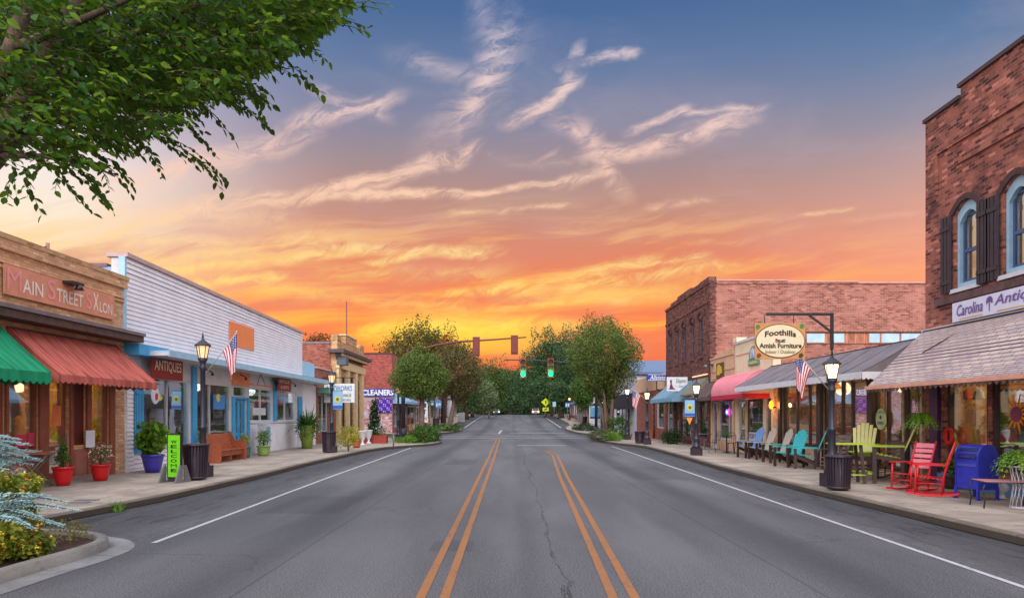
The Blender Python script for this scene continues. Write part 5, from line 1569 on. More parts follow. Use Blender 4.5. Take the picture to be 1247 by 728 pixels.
far_shop(XR + .2, 72.2, 80, 5.2, B_front, pm('navy_canvas', (50, 60, 90), .8), 'brown brick shop with navy awning on the right side beyond the bulb of shrubs')
far_shop(XR + .2, 80.2, 88, 5.8, W_white, None, 'white painted two window shop in the far right row', sgn=('CAFE', MATS['sign_dark'], W_white))
far_shop(XR + .2, 88.2, 97, 4.6, pm('ochre_stucco', (196, 140, 90), .8), M_maroon, 'ochre shop with maroon awning in the far right row')
far_shop(XR + .2, 97.2, 110, 5.4, W_rooml, M_bluecv, 'pale grey shop with blue awning in the far right row')
far_shop(XR + .4, 110.2, 128, 4.8, B_red, None, 'last red brick shop before the rise on the right side')

# inside light for the furniture shop
for nm, sh_, uu, dep, zz_, en in (('shop_light', RF, 2.2, 1.6, 2.7, 209), ('shop_light', RF, 5.6, 1.8, 2.7, 247), ('shop_light', RF, 8.9, 1.6, 2.7, 209), ('shop_light', RA, 2.0, 1.4, 2.7, 228), ('shop_light', SA, 7.4, 1.6, 2.6, 209), ('shop_light', SA, 10., 1.6, 2.6, 114), ('shop_light', AN, 3, 2, 3., 133), ('shop_light', AN, 9, 2, 3., 152), ('shop_light', AN, 15, 2, 3., 171), ('shop_light', RD, 5, 1.6, 2.6, 114), ('shop_light', RB, 2.5, 1.6, 2.6, 95)):
    l_ = bpy.data.lights.new(nm, 'POINT'); l_.energy = en; l_.color = (1., .62, .32) if sh_ is not AN else (.95, .95, .85); l_.shadow_soft_size = .25
    o_ = bpy.data.objects.new(nm, l_); col.objects.link(o_); o_.location = sh_.loc(uu, dep, zz_)


# ================================================================ street things
nrg = np.random.default_rng(7)
M_lampglass = glow_mat('lamp_glass_lit', (255, 214, 150), 5.)
M_lampdim = glow_mat('lamp_glass_dim', (240, 190, 140), 1.1)
M_purdk = pm('purple_black_metal', (50, 36, 48), .45, .2, 8., .1, 60)
M_bluedk = pm('blue_black_iron', (40, 42, 56), .42, .2, 8., .12, 60)


def lamp(loc, h, label, dim=False, top=0., mat=None):
    mat = mat or M_bluedk
    t = thing('street_lamp', label, 'street lamp', loc, 0, 'street lamps along the kerbs')
    MB().box(-.2, .2, -.2, .2, 0, .30).build('plinth', M_purdk, t)
    hb = h - .62
    MB().lathe([(.17, .3), (.17, .38), (.13, .42), (.12, .62), (.14, .66), (.10, .72), (.085, .8), (.082, 1.25), (.10, 1.28), (.10, 1.33), (.072, 1.37), (.062, hb - .30), (.085, hb - .27), (.085, hb - .2), (.06, hb - .16), (.09, hb - .06), (.13, hb)], 12).build('pole', mat, t)
    mb = MB()
    for k in range(6):
        a = k * math.pi / 3 + .3
        mb.tube([(.10 * math.cos(a), .10 * math.sin(a), hb), (.16 * math.cos(a), .16 * math.sin(a), hb + .34)], .012, 4)
    mb.lathe([(.115, hb), (.115, hb + .03)], 6, rot=.3).lathe([(.21, hb + .34), (.21, hb + .37), (.08, hb + .48), (.05, hb + .5), (.02, hb + .56), (.03, hb + .59), (.006, hb + .72)], 6, rot=.3, smooth=False)
    mb.build('lantern_frame', mat, t)
    MB().lathe([(.09, hb + .031), (.148, hb + .339)], 6, rot=.3, smooth=False).build('lantern_glass', M_lampdim if dim else M_lampglass, t)
    if not dim:
        l = bpy.data.lights.new('lamp_light', 'POINT'); l.energy = 22; l.color = (1., .72, .42); l.shadow_soft_size = .12
        o = bpy.data.objects.new('lamp_light', l); col.objects.link(o); o.parent = t; o.location = (0, 0, hb + .18)
    return t


def place(px, py):
    return gp(px, py, SWK)


def lh(py_top, p):  # height of something that starts at p and ends on a photo row
    return zat(py_top, p[1]) - p[2]


LL = [(247, 580.5, 405, 'nearest left lamp post, a flag on it and a dark slatted bin at its foot', True),
      (404, 551, 447, 'lamp post with a sunflower banner in front of the tan bank', True),
      (485, 535.5, 466, 'lamp post standing against the thick signal pole by the side street', True),
      (550.5, 513, 470, 'small distant lamp post beyond the second left tree', True),
      (529, 519, 468, 'lamp post with a dark bin, between the two nearest left street trees', True)]
RL = [(1013, 592, 425, 'lit lamp post carrying the oval furniture sign, a flag and a bracket', False),
      (848, 554, 459, 'lit lamp post with a sunflower banner before the brown awning', False),
      (788, 541, 471, 'lit lamp post with a flag and black bin by the blue awning', False),
      (764, 535, 468, 'lit lamp post beside the black rounded awning', False),
      (733, 527.5, 482, 'lit lamp post behind the multi-stemmed tree with a blue sign on it', False),
      (693.5, 511.5, 482, 'distant lit lamp post near the end of the right row', False),
      (686, 509, 483, 'farthest lit lamp post on the right, beyond the small round tree', False)]
LP = []
for (px, py, pt, lb, dim) in LL + RL:
    p = place(px, py)
    LP.append((p, lamp(p, lh(pt, p) - .08, lb, dim)))
# bigger signal pole at the left corner
p = place(491, 534)
pS = p
t = thing('signal_mast', 'tall dark mast with a long arm holding two signal heads seen from behind', 'traffic signal', p)
zA = zat(412, p[1]) - p[2]
def at(px, py, Y): return Vector(((px - CX) * Y / F - p[0], Y - p[1], zat(py, Y) - p[2]))
MB().lathe([(.26, 0), (.26, .5), (.20, .6), (.17, .75)], 14).build('mast_base', M_bluedk, t)
MB().tube([(0, 0, .7), (0, 0, 3.2), (0, 0, 5.0)], [.16, .14, .12], 12).build('mast', M_bluedk, t)
arm = [Vector((0, 0, 4.3)), Vector((0, 0, 5.6)), Vector((.25, 0, 6.0)), at(532, 420, p[1]), at(560, 416, p[1]), at(600, 413.5, p[1]), at(641, 410.5, p[1])]
MB().tube(arm, [.12, .10, .095, .08, .07, .055, .04], 10).build('arm', pm('rust_brown_metal', (96, 44, 42), .5, .2), t)
M_hs = pm('signal_housing', (112, 40, 36), .5, .15)
M_yh = pm('yellow_signal_housing', (120, 66, 32), .5, .12)


def head(parent, c, s=1., faces=-1, lit=None, body=None):
    """a three-light signal head; faces=-1 turned to the viewer"""
    W_, D_, H_ = .34 * s, .2 * s, 1.05 * s
    m = Matrix.Translation(c)
    mb = MB(); mb.M = m
    mb.box(-W_ / 2, W_ / 2, -D_ / 2, D_ / 2, -H_ / 2, H_ / 2)
    hd = mb.build('signal_head', body or M_hs, parent)
    mb = MB(); mb.M = m
    mb.box(-W_ * .85, W_ * .85, -.012, .012, -H_ * .62, H_ * .62).build('backplate', pm('signal_backplate', (120, 46, 38), .6), hd) if False else None
    y0_ = faces * D_ / 2
    mb = MB(); mb.M = m
    for k in range(3):
        zc = H_ * (.32 - .32 * k); n = 10
        vs = []; fs = []
        for i in range(n + 1):
            a = math.pi * (-.12 + 1.24 * i / n)
            vs += [(W_ * .40 * math.cos(a), y0_, zc + W_ * .40 * math.sin(a)), (W_ * .40 * math.cos(a), y0_ + faces * .2 * s, zc + W_ * .40 * math.sin(a) - .01)]
        for i in range(n): fs.append((2 * i, 2 * i + 1, 2 * i + 3, 2 * i + 2))
        mb.add(vs, fs)
    mb.build('visor', W_dark, hd)
    for k in range(3):
        zc = H_ * (.32 - .32 * k)
        mb = MB(); mb.M = m
        on = lit == k
        mm = glow_mat('green_light', (0, 255, 120), 3.2) if on else pm(('red_lens', 'amber_lens', 'green_lens')[k], ((70, 14, 14), (80, 50, 14), (14, 50, 34))[k], .3)
        mb.prism([(W_ * .36 * math.cos(i * .3927), zc + W_ * .36 * math.sin(i * .3927)) for i in range(16)], y0_ + faces * .03, y0_ + faces * .002, 'y')
        mb.build('lens', mm, hd)
    MB().box(0, 0, 0, 0, 0, 0) if False else None
    return hd


for px, py in ((580, 422), (626.5, 420)):
    c = at(px, py, p[1])
    head(t, c + Vector((0, .0, 0)), 1.05, faces=1)
    b = MB(); b.bar(c + Vector((0, -.05, .68)), c + Vector((0, -.05, -.68)), .50, .02, (1, 0, 0)); b.build('backplate', pm('signal_backplate', (112, 42, 38), .6), t)
    MB().bar(c + Vector((0, -.02, .5)), c + Vector((0, -.02, .66)), .06, .06, (1, 0, 0)).build('clamp', M_hs, t)
# right mast with the lit green heads
pR = gp(726, 529, SWK)
t = thing('signal_mast', 'slim mast half hidden in the tree whose arm holds two lit green signals', 'traffic signal', pR)
def atR(px, py, Y): return Vector(((px - CX) * Y / F - pR[0], Y - pR[1], zat(py, Y) - pR[2]))
YR = pR[1]
MB().lathe([(.2, 0), (.2, .5), (.14, .65)], 12).build('mast_base', M_bluedk, t)
zr_ = zat(443, YR) - pR[2]
MB().tube([(0, 0, .6), (0, 0, zr_ + .2)], [.13, .10], 10).build('mast', M_bluedk, t)
MB().tube([(0, 0, zr_)] + [atR(px, py, YR) for px, py in ((690, 441), (650, 438.5), (614, 438))], [.07, .06, .05, .04], 8).build('arm', M_bluedk, t)
for px, py in ((637, 448.5), (670.5, 448)):
    c = atR(px, py, YR)
    hd = head(t, c, YR / 46 * 1.2, faces=-1, lit=2, body=M_yh)
    l = bpy.data.lights.new('signal_glow', 'POINT'); l.energy = 40; l.color = (0., 1., .5); l.shadow_soft_size = .15
    o = bpy.data.objects.new('signal_glow', l); col.objects.link(o); o.parent = t; o.location = c + Vector((0, -.5, -.3))

# ---------------------------------------------------------------- flags
M_flag = []
def flag_mats():
    return [pm('flag_red', (184, 34, 52), .7, .06, bump=.1), pm('flag_white', (226, 222, 226), .7, .04, bump=.1), pm('flag_blue', (46, 56, 120), .7, .06, bump=.1)]


def flag(loc, tip, fly, hoist, label, droop=.9, seed=0, sx=1):
    """flag on a staff that leans out from a lamp post; fabric hangs from the staff's end"""
    t = thing('flag', label, 'flag', loc)
    tip = Vector(tip)
    MB().tube([(0, 0, 0), tip], .014, 6).lathe([(.0, 0), (.03, .03), (.0, .06)], 8, tuple(tip)).build('staff', pm('flag_staff', (186, 180, 170), .4), t)
    d = tip.normalized()
    rr_ = random.Random(seed)
    nx, nz = 26, 26
    rows = []; mis = []
    for j in range(nz + 1):          # along the fly (hanging down)
        v = j / nz
        row = []
        for i in range(nx + 1):      # along the hoist (down the staff from its tip)
            w = i / nx
            base = tip - d * (hoist * w)
            out = Vector((0, 0, -1)) * fly * v * (1 - .12 * w)
            pull = (Vector((tip.x, tip.y, 0)) - Vector((base.x, base.y, 0)))
            p_ = base + out + pull * (v ** .7) * .55
            p_ += Vector((.2 * math.sin(1.), 1, 0)) * (.05 * math.sin(w * 11 + v * 3 + seed) * (v ** .6))
            row.append(tuple(p_))
        rows.append(row)
    mb = MB().sheet(rows)
    k = 0
    for j in range(nz):
        for i in range(nx):
            stripe = int(i * 13 / nx) % 2
            m_ = stripe
            if i < nx * 7 / 13 and j < nz * .4:
                m_ = 2
                if (i + 2 * (j % 2)) % 3 == 1 and j % 2 == 1: m_ = 1
            mb.mi[k] = m_; k += 1
    mb.build('cloth', flag_mats(), t)
    return t


p = LP[0][0]; Yp = p[1]
def rel(px, py, p0, Y=None):
    Y = Y or p0[1]
    return Vector(((px - CX) * Y / F - p0[0], Y - p0[1], zat(py, Y) - p0[2]))
b0 = (p[0] + .08, p[1], zat(455, Yp))
flag(b0, rel(288, 405, b0), .88, .62, 'flag with stars and stripes on the left lamp post before the white shop', seed=1)
p = LP[5][0]
b0 = (p[0] - .08, p[1], zat(474, p[1]))
flag(b0, rel(969, 427, b0), .78, .56, 'flag with stars and stripes hanging below the oval furniture sign', seed=2)
p = LP[7][0]
b0 = (p[0] - .05, p[1], zat(486, p[1]))
flag(b0, rel(770, 474, b0), .9, .6, 'small distant flag on the lamp post by the blue awning', seed=4)

# ---------------------------------------------------------------- furniture sign on its bracket
p = LP[5][0]
top_z = zat(381, p[1]); lz = zat(425, p[1])
t = thing('sign_bracket', 'black square bracket on top of the lamp post holding the oval furniture sign', 'bracket', (p[0], p[1], lz - .02))
hz_ = top_z - lz + .02
ax_ = (933 - CX) * p[1] / F - p[0]
MB().box(-.03, .03, -.03, .03, 0, hz_).box(ax_, -.031, -.028, .028, hz_ - .06, hz_ - .002).build('arm', W_dark, t)
MB().bar((-.03, 0, hz_ - .42), (-.52, 0, hz_ - .05), .04, .04, (0, 1, 0)).build('brace', W_dark, t)
x0_, x1_ = (919 - CX) * p[1] / F, (980 - CX) * p[1] / F; z0_, z1_ = zat(437, p[1]), zat(393.5, p[1])
t = thing('furniture_sign', 'oval cream sign on a tan board lettered Foothills Amish Furniture', 'sign', (x0_, p[1] , z0_), R(0))
W_, H_ = x1_ - x0_, z1_ - z0_
bd = MB().box(0, W_, -.02, .02, 0, H_).build('board', pm('tan_sign_board', (196, 140, 88), .6, .12, 4.), t)
def oval(a, b, y0_, y1_, nm, mt, par): return MB().prism([(W_ / 2 + W_ * a * math.cos(i * math.pi / 24), H_ / 2 + H_ * b * math.sin(i * math.pi / 24)) for i in range(48)], y0_, y1_, 'y').build(nm, mt, par)
oval(.495, .475, -.030, -.021, 'oval_rim', pm('sign_brown_rim', (96, 52, 36), .5), bd)
oval(.478, .452, -.038, -.031, 'oval_face', pm('sign_cream_face', (226, 214, 178), .55, .04), bd)
M_sb = pm('sign_brown_letter', (66, 40, 30), .5)
lettering('Foothills', M_sb, bd, .19 * W_, .81 * W_, .60 * H_, .76 * H_, -.048, arch=.045, offset=.03)
lettering('Amish Furniture', M_sb, bd, .08 * W_, .92 * W_, .30 * H_, .44 * H_, -.048, offset=.03)
lettering('Indoor / Outdoor', pm('sign_tan_letter', (130, 104, 70), .5), bd, .20 * W_, .80 * W_, .15 * H_, .25 * H_, -.048)
MB().box(.40 * W_, .44 * W_, -.052, -.039, .50 * H_, .56 * H_).box(.445 * W_, .50 * W_, -.052, -.039, .49 * H_, .535 * H_).build('buggy_emblem', pm('emblem_red', (150, 40, 50), .5), bd)
MB().prism([(.51 * W_, .49 * H_), (.58 * W_, .49 * H_), (.60 * W_, .55 * H_), (.56 * W_, .54 * H_), (.52 * W_, .53 * H_)], -.052, -.039, 'y').box(.39 * W_, .60 * W_, -.05, -.039, .465 * H_, .475 * H_).build('horse_emblem', pm('emblem_blue', (50, 60, 120), .5), bd)
for nm, ox, oz, c_ in (('leaf_emblem', .0, .80, (90, 120, 50)), ('leaf_emblem', .88, .82, (60, 130, 60)), ('leaf_emblem', .86, .0, (70, 60, 40)), ('leaf_emblem', .02, .0, (110, 60, 40))):
    MB().prism([((ox + .01) * W_, (oz + .05) * H_), ((ox + .06) * W_, (oz + .02) * H_), ((ox + .11) * W_, (oz + .10) * H_), ((ox + .07) * W_, (oz + .17) * H_), ((ox + .02) * W_, (oz + .14) * H_)], -.028, -.021, 'y').build(nm, pm('leafpaint_%d' % int(ox * 100 + oz * 10), c_, .5), bd)
for f_ in (.2, .78): MB().tube([(f_ * W_, 0, H_), (f_ * W_, 0, top_z - z0_ - .04)], .01, 5).build('hanger', W_dark, t)

# banners on lamp posts
def banner(p, x0, x1, y0, y1, label):
    Y = p[1] - .02
    xa_, xb_ = (x0 - CX) * Y / F, (x1 - CX) * Y / F; za, zb2 = zat(y1, Y), zat(y0, Y)
    t = thing('street_banner', label, 'banner', (xa_, Y, za), 0, 'sunflower banners on lamp posts')
    W_, H_ = xb_ - xa_, zb2 - za
    bd = MB().box(0, W_, -.008, .008, H_ * .0, H_).build('cloth', pm('banner_sky_blue', (130, 180, 216), .7, .1, 2.), t)
    MB().box(0.004, W_ - .004, -.012, -.009, .02, H_ * .2).build('lower_band', pm('banner_blue', (48, 90, 170), .7), bd)
    MB().prism([(W_ / 2 + W_ * .34 * math.cos(i * math.pi / 8) * (1 if i % 2 else .8), H_ * .55 + W_ * .36 * math.sin(i * math.pi / 8) * (1 if i % 2 else .8)) for i in range(16)], -.016, -.009, 'y').build('sunflower', MATS['sunflower_yellow'], bd)
    MB().prism([(W_ / 2 + W_ * .16 * math.cos(i * math.pi / 6), H_ * .55 + W_ * .16 * math.sin(i * math.pi / 6)) for i in range(12)], -.02, -.0165, 'y').build('seed_disc', pm('green_disc', (70, 110, 50), .7), bd)
    MB().tube([(-.1, 0, H_ + .02), (W_ + .02, 0, H_ + .02)], .015, 5).tube([(-.1, 0, -.02), (W_ + .02, 0, -.02)], .012, 5).build('rod', W_dark, t)


banner(LP[1][0], 405, 417, 476, 498, 'blue sunflower banner on the lamp post before the tan bank')
banner(LP[6][0], 834, 846, 487, 507, 'blue sunflower banner on the lamp post before the brown awning')
t = thing('pennant', 'orange tapered pennant hanging below the banner of the brown awning lamp post', 'pennant', (LP[6][0][0] - .28, LP[6][0][1], zat(517, LP[6][0][1])))
MB().prism([(0, 0), (.12, .28), (.06, .34), (-.08, .34), (-.13, .28)], -.01, .01, 'y').build('cloth', pm('pennant_orange', (224, 150, 60), .6), t)

# ---------------------------------------------------------------- litter bins
def bin_(loc, label, h=1.0, r=.30, mat=None, s=1.):
    t = thing('litter_bin', label, 'litter bin', loc, 0, 'slatted litter bins')
    mb = MB(); n = 26
    for k in range(n):
        a = 2 * math.pi * k / n
        pts = [(r * .86, .06), (r * .93, h * .45), (r * 1.0, h * .9), (r * 1.04, h * .97)]
        prv = None
        for (r0, z0), (r1, z1) in zip(pts, pts[1:]):
            A = Vector((r0 * math.cos(a), r0 * math.sin(a), z0)); B_ = Vector((r1 * math.cos(a), r1 * math.sin(a), z1))
            mb.bar(A, B_, .010, 2 * math.pi * r / n * .62, (math.cos(a), math.sin(a), 0))
    mb.build('slat', mat or M_purdk, t)
    MB().lathe([(r * .80, .03), (r * .80, .04), (r * .88, h * .93)], 20).build('liner', W_dark, t)
    MB().lathe([(r * .88, h * .94), (r * 1.08, h * .94), (r * 1.10, h * .97), (r * 1.06, h), (r * .80, h + .004), (r * .7, h - .01)], 26).build('rim', mat or M_purdk, t)
    MB().lathe([(r * .9, .04), (r * .9, .09)], 26).build('base_ring', mat or M_purdk, t)
    return t


for px, py, pt, hw, lb in ((238.5, 584, 540, 14.5, 'dark slatted bin at the foot of the nearest left lamp post'), (400.5, 551, 525, 8.5, 'dark slatted bin below the sunflower banner before the tan bank'),
                       (1021, 596.5, 554, 15, 'dark slatted bin in front of the yellow-green table'), (779, 540, 525, 6, 'black bin beside the lamp post at the blue awning'),
                       (531, 519.5, 509, 4, 'small distant bin between the two left street trees'), (711.5, 517, 507, 3.5, 'small distant bin behind the small round right tree')):
    p = place(px, py)
    bin_(p, lb, lh(pt, p), hw * p[1] / F)

# ---------------------------------------------------------------- welcome sign
p = place(213, 587)
t = thing('welcome_sign', 'tall lime green WELCOME board in a black frame on grey feet', 'sandwich board', p, R(-14))
H_ = lh(528, p); W_ = .40
bd = MB().box(-W_ / 2, W_ / 2, -.03, .03, .10, H_).build('frame', W_dark, t)
fc = MB().box(-W_ / 2 + .03, W_ / 2 - .03, -.036, -.031, .13, H_ - .03).build('face', pm('lime_board', (118, 214, 30), .5, .05), bd)
lettering('WELCOME', pm('dark_green_letter', (16, 60, 26), .5), fc, -.085, .085, .24, H_ - .13, -.042, vertical=True, offset=.02)
for s_ in (-1, 1):
    MB().prism([(-.28, 0), (-.10, .42), (-.04, .42), (-.04, .05), (.04, .05), (.04, .42), (.10, .42), (.28, 0)], s_ * (W_ / 2 + .03) - .02, s_ * (W_ / 2 + .03) + .02, 'x').build('foot', W_grey, t)

# ---------------------------------------------------------------- church-pew bench
p = place(272, 561)
t = thing('pew_bench', 'orange brown wooden church pew standing under the white shop windows', 'bench', (XL + .72, 24.9, p[2]), R(90))
M_pew = pm('pew_wood', (160, 84, 54), .45, .25, 2., .15, 40, stretch=(1, 8, 8))
L_ = (yat(300, p[0]) - yat(254, p[0])) * .92
L_ = 2.2
MB().box(-L_ / 2, L_ / 2, -.42, .02, .40, .44).build('seat', M_pew, t)
MB().add([(-L_ / 2, .03, .42), (L_ / 2, .03, .42), (L_ / 2, .17, .98), (-L_ / 2, .17, .98), (-L_ / 2, .06, .42), (L_ / 2, .06, .42), (L_ / 2, .20, .98), (-L_ / 2, .20, .98)], [(0, 1, 2, 3), (4, 7, 6, 5), (0, 4, 5, 1), (3, 2, 6, 7), (0, 3, 7, 4), (1, 5, 6, 2)]).build('backrest', M_pew, t)
for x_ in (-L_ / 2 - .021, L_ / 2 + .021):
    MB().prism([(-.48, 0), (-.48, .62), (-.38, .70), (-.05, .72), (.1, 1.04), (.24, 1.04), (.24, 0)], x_ - .02, x_ + .02, 'x').build('end_panel', M_pew, t)
MB().box(-.02, .02, -.38, .0, 0, .399).build('leg', M_pew, t)
MB().box(-L_ / 2, L_ / 2, -.36, -.34, .22, .399).build('apron', M_pew, t)

# ---------------------------------------------------------------- plants
LF_bright = leaf_mat('fresh_leaf', (40, 78, 20), (118, 160, 44), (170, 196, 80))
LF_mid = leaf_mat('mid_leaf', (34, 62, 24), (82, 120, 44), (120, 150, 70))
LF_dark = leaf_mat('dark_leaf', (20, 40, 20), (44, 76, 34), (70, 104, 50))
LF_yel = leaf_mat('yellow_leaf', (96, 110, 30), (190, 180, 50), (226, 200, 60))
LF_tree = leaf_mat('street_tree_leaf', (52, 74, 30), (104, 124, 50), (160, 160, 78))
LF_treed = leaf_mat('plum_green_leaf', (66, 62, 36), (104, 96, 52), (150, 118, 70))
LF_far = leaf_mat('far_leaf', (34, 60, 38), (70, 104, 58), (104, 132, 74))
LF_blue = leaf_mat('blue_needle', (104, 150, 156), (160, 204, 204), (206, 230, 222), trans=.1)
LF_autumn = leaf_mat('rusty_leaf', (90, 48, 24), (150, 88, 34), (186, 120, 50))
M_bark = pm('bark', (112, 92, 80), .9, .3, 5., .8, 25, stretch=(4, 4, 1))
M_barkd = pm('dark_bark', (84, 62, 56), .9, .3, 5., .8, 25, stretch=(4, 4, 1))
M_pot_terra = pm('terracotta_glaze', (190, 82, 56), .6, .12)


def pot(t, r, h, mat, lip=True, taper=.7):
    MB().lathe([(r * taper, 0), (r * (taper + .16), h * .3), (r * .95, h * .75), (r, h * .9), (r * 1.08, h * .91), (r * 1.08, h), (r * .92, h), (r * .9, h * .93)], 24).build('pot', mat, t)
    MB().lathe([(r * .88, h * .9), (r * .87, h * .92)], 20).build('soil', M_soil, t)


def fol(t, c, rad, n, size, mat, seed=0, prof_=None, up=.2, shape=0, name='foliage', rough=.35, shell=.2, asp=.5):
    P = crown_pts(nrg, n, c, rad, prof_, rough=rough, nscale=2., seed=seed, shell=shell)
    return leaves(name, P, size, mat, t, nrg, up=up, shape=shape, asp=asp)


def potted(px, py, hw, ptp, ptf, fw, mat, lf, label, n=700, size=.07, prof_=None, tp=.7, shape=1, flowers=None, name='potted_plant', stem=True):
    """pot from its base row up to row ptp (half width hw px), foliage up to row ptf (half width fw px)"""
    p = place(px, py); k = p[1] / F
    t = thing(name, label, 'potted plant', p)
    ph = lh(ptp, p); r = hw * k
    pot(t, r / 1.08, ph, mat, taper=tp)
    fh = lh(ptf, p) - ph * .95
    fol(t, (0, 0, ph * .95 + fh / 2), (fw * k, fw * k, fh / 2 * 1.1), n, size, lf, seed=px, prof_=prof_, shape=shape)
    if stem: MB().tube([(0, 0, ph * .9), (.02, 0, ph + fh * .6)], [.02, .008], 6).tube([(0, 0, ph * .9), (-.08, .04, ph + fh * .5)], [.015, .006], 5).build('stem', M_barkd, t)
    if flowers:
        fm, fn, fs_ = flowers
        fol(t, (0, 0, ph + fh * .55), (fw * k * .95, fw * k * .95, fh / 2 * .9), fn, fs_, fm, seed=px + 3, name='blossom', shell=.8, asp=.9)
    return t


cone = lambda t: max(.12, 1.1 * (1 - t) ** .8)
M_red = pm('red_glazed_pot', (206, 22, 26), .3, .08, spec=.6)
potted(77, 591, 12.5, 568, 536, 12, M_red, LF_mid, 'red pot with a small conical conifer beside the folding table', 800, .05, cone, .62)
potted(122.5, 585, 11.5, 565, 540, 14, M_red, LF_mid, 'red pot of straggly pale flowers below the salon window', 420, .05, None, .66, flowers=(pm('pale_blossom', (226, 196, 190), .6), 90, .04))
potted(186, 575, 13.5, 553, 516, 19, pm('cobalt_glazed_pot', (62, 56, 170), .25, .12, spec=.7), LF_bright, 'cobalt blue pot with a lush leafy green plant by the blue shutter', 420, .26, lambda t: .55 + .6 * t, .62, shape=1)
potted(297.5, 557, 8, 544, 528, 8.5, pm('teal_grey_pot', (66, 108, 104), .5, .1), LF_yel, 'grey teal pot with a yellow leaved shrub beside the pew', 420, .07, lambda t: 1.1 - .5 * t, .8)
potted(321, 555, 8.5, 542.5, 521, 8.5, pm('olive_green_pot', (134, 160, 84), .4, .1), LF_bright, 'olive green pot with a bright upright shrub under the shop window card', 500, .08, None, .72)
# tall green vase with arching grass
p = place(374, 546); k = p[1] / F
t = thing('potted_plant', 'tall green ribbed vase with wild arching grass by the white wall', 'potted plant', p)
MB().lathe([(.24, 0), (.30, .5), (.38, 1.05), (.40, 1.15), (.34, 1.15)], 22).build('pot', pm('lime_vase', (120, 140, 50), .5, .15), t)
mb = MB()
for q in range(330):
    a = nrg.uniform(0, 6.28); L_ = nrg.uniform(.5, 1.15); el = nrg.uniform(.3, 1.3)
    p0 = Vector((.3 * math.cos(a) * nrg.random(), .3 * math.sin(a) * nrg.random(), 1.1))
    pts = [p0 + Vector((math.cos(a) * L_ * s_ * math.cos(el) * 1.1, math.sin(a) * L_ * s_ * math.cos(el) * 1.1, L_ * s_ * math.sin(el) - 1.2 * L_ * s_ * s_ * (1.2 - el) * .8)) for s_ in (0, .33, .66, 1.)]
    w = .018; sd = Vector((-math.sin(a), math.cos(a), 0)) * w
    mb.sheet([[tuple(q_ - sd * f_), tuple(q_ + sd * f_)] for q_, f_ in zip(pts, (1, 1.2, .9, .1))])
mb.build('foliage', LF_mid, t)
fol(t, (0, 0, .95), (.62, .62, .7), 900, .1, LF_mid, seed=6, shape=1, name='trailing_foliage')
# yellow shrub, red planters, urns, climbing vine by the bank
p = place(424, 549); k = p[1] / F
t = thing('shrub', 'yellow green flowering shrub at the kerb side of the tan bank', 'shrub', p)
fol(t, (0, 0, .62), (.62, .62, .62), 1000, .09, LF_yel, seed=4, shape=1); MB().tube([(0, 0, 0), (0, 0, .5)], .03, 6).build('stem', M_barkd, t)
p = place(434, 545)
t = thing('potted_plant', 'small terracotta pot with pink blooms next to the yellow shrub', 'potted plant', p); pot(t, .22, .4, M_pot_terra); fol(t, (0, 0, .5), (.26, .26, .18), 200, .07, LF_bright, seed=2, shape=1)
for k_, (px, py) in enumerate(((441.5, 542), (449, 540))):
    p = place(px, py)
    t = thing('urn', ['white footed urn on the bank side of the tall vine', 'white footed urn tucked against the red planter of the vine'][k_], 'urn', p, 0, 'white urns')
    MB().lathe([(.15, 0), (.15, .06), (.06, .12), (.06, .25), (.16, .4), (.22, .75), (.25, .78), (.2, .8)], 14).build('bowl', W_white, t)
p = place(456, 539.5)
t = thing('climbing_plant', 'tall dark leafy vine in red brick planter at the corner of the bank', 'climbing plant', p)
MB().box(-.75, .75, -.3, .3, 0, .5).build('planter', pm('brick_red_planter', (150, 56, 44), .7), t)
fol(t, (0, 0, 1.45), (.55, .45, 1.25), 1500, .13, LF_dark, seed=8, prof_=lambda t: .95 - .5 * t, shape=1)
fol(t, (.3, -.2, .7), (.6, .3, .35), 300, .1, LF_mid, seed=9, shape=1, name='low_foliage')
MB().tube([(-.2, 0, .4), (-.25, 0, 1.6), (-.1, 0, 2.2)], [.05, .04, .02], 6).build('stem', M_barkd, t)
# white upright cart at the antiques shop
p = place(333, 552.5)
t = thing('folding_cart', 'white upright display stand with dark wheels leaning at the shop wall', 'display stand', (XL + .55, p[1], p[2]), R(90))
MB().box(-.3, .3, -.2, .15, .1, 1.25).box(-.33, .33, -.22, .17, 1.251, 1.30).build('stand_body', W_white, t)
MB().box(-.26, .26, -.215, -.203, .55, 1.15).build('leaflet_panel', pm('leaflet_blue', (120, 160, 210), .6), t)
for x_ in (-.2, .2): MB().prism([(.09 * math.cos(a * .628), .1 + .09 * math.sin(a * .628)) for a in range(10)], x_ - .03, x_ + .03, 'x').build('wheel', W_dark, t)

# ---------------------------------------------------------------- folding table by the salon
p = place(42, 592)
t = thing('folding_table', 'round topped green metal folding table on crossed legs outside the salon', 'table', p, R(20))
H_ = .74
M_tg2 = pm('sage_metal', (120, 130, 104), .5, .15)
MB().lathe([(.40, H_), (.40, H_ + .02), (.37, H_ + .03)], 24).build('tabletop', pm('worn_wood_top', (150, 96, 72), .6, .2), t)
for s_ in (-1, 1):
    MB().tube([(-.3, s_ * .2, 0), (.3, s_ * .2, H_)], .014, 6).build('leg', M_tg2, t)
    MB().tube([(.3, s_ * .2, 0), (-.3, s_ * .2, H_)], .014, 6).build('leg', M_tg2, t)
MB().tube([(.3, -.2, .02), (.3, .2, .02)], .01, 5).tube([(-.3, -.2, .02), (-.3, .2, .02)], .01, 5).build('stretcher', M_tg2, t)
p2 = place(64, 586)
t = thing('folding_chair', 'pale slim metal folding chair beside the red conifer pot', 'chair', p2, R(200))
M_pc = pm('pale_metal', (170, 176, 170), .5, .1)
MB().box(-.2, .2, -.19, .19, .44, .455).build('seat', M_pc, t)
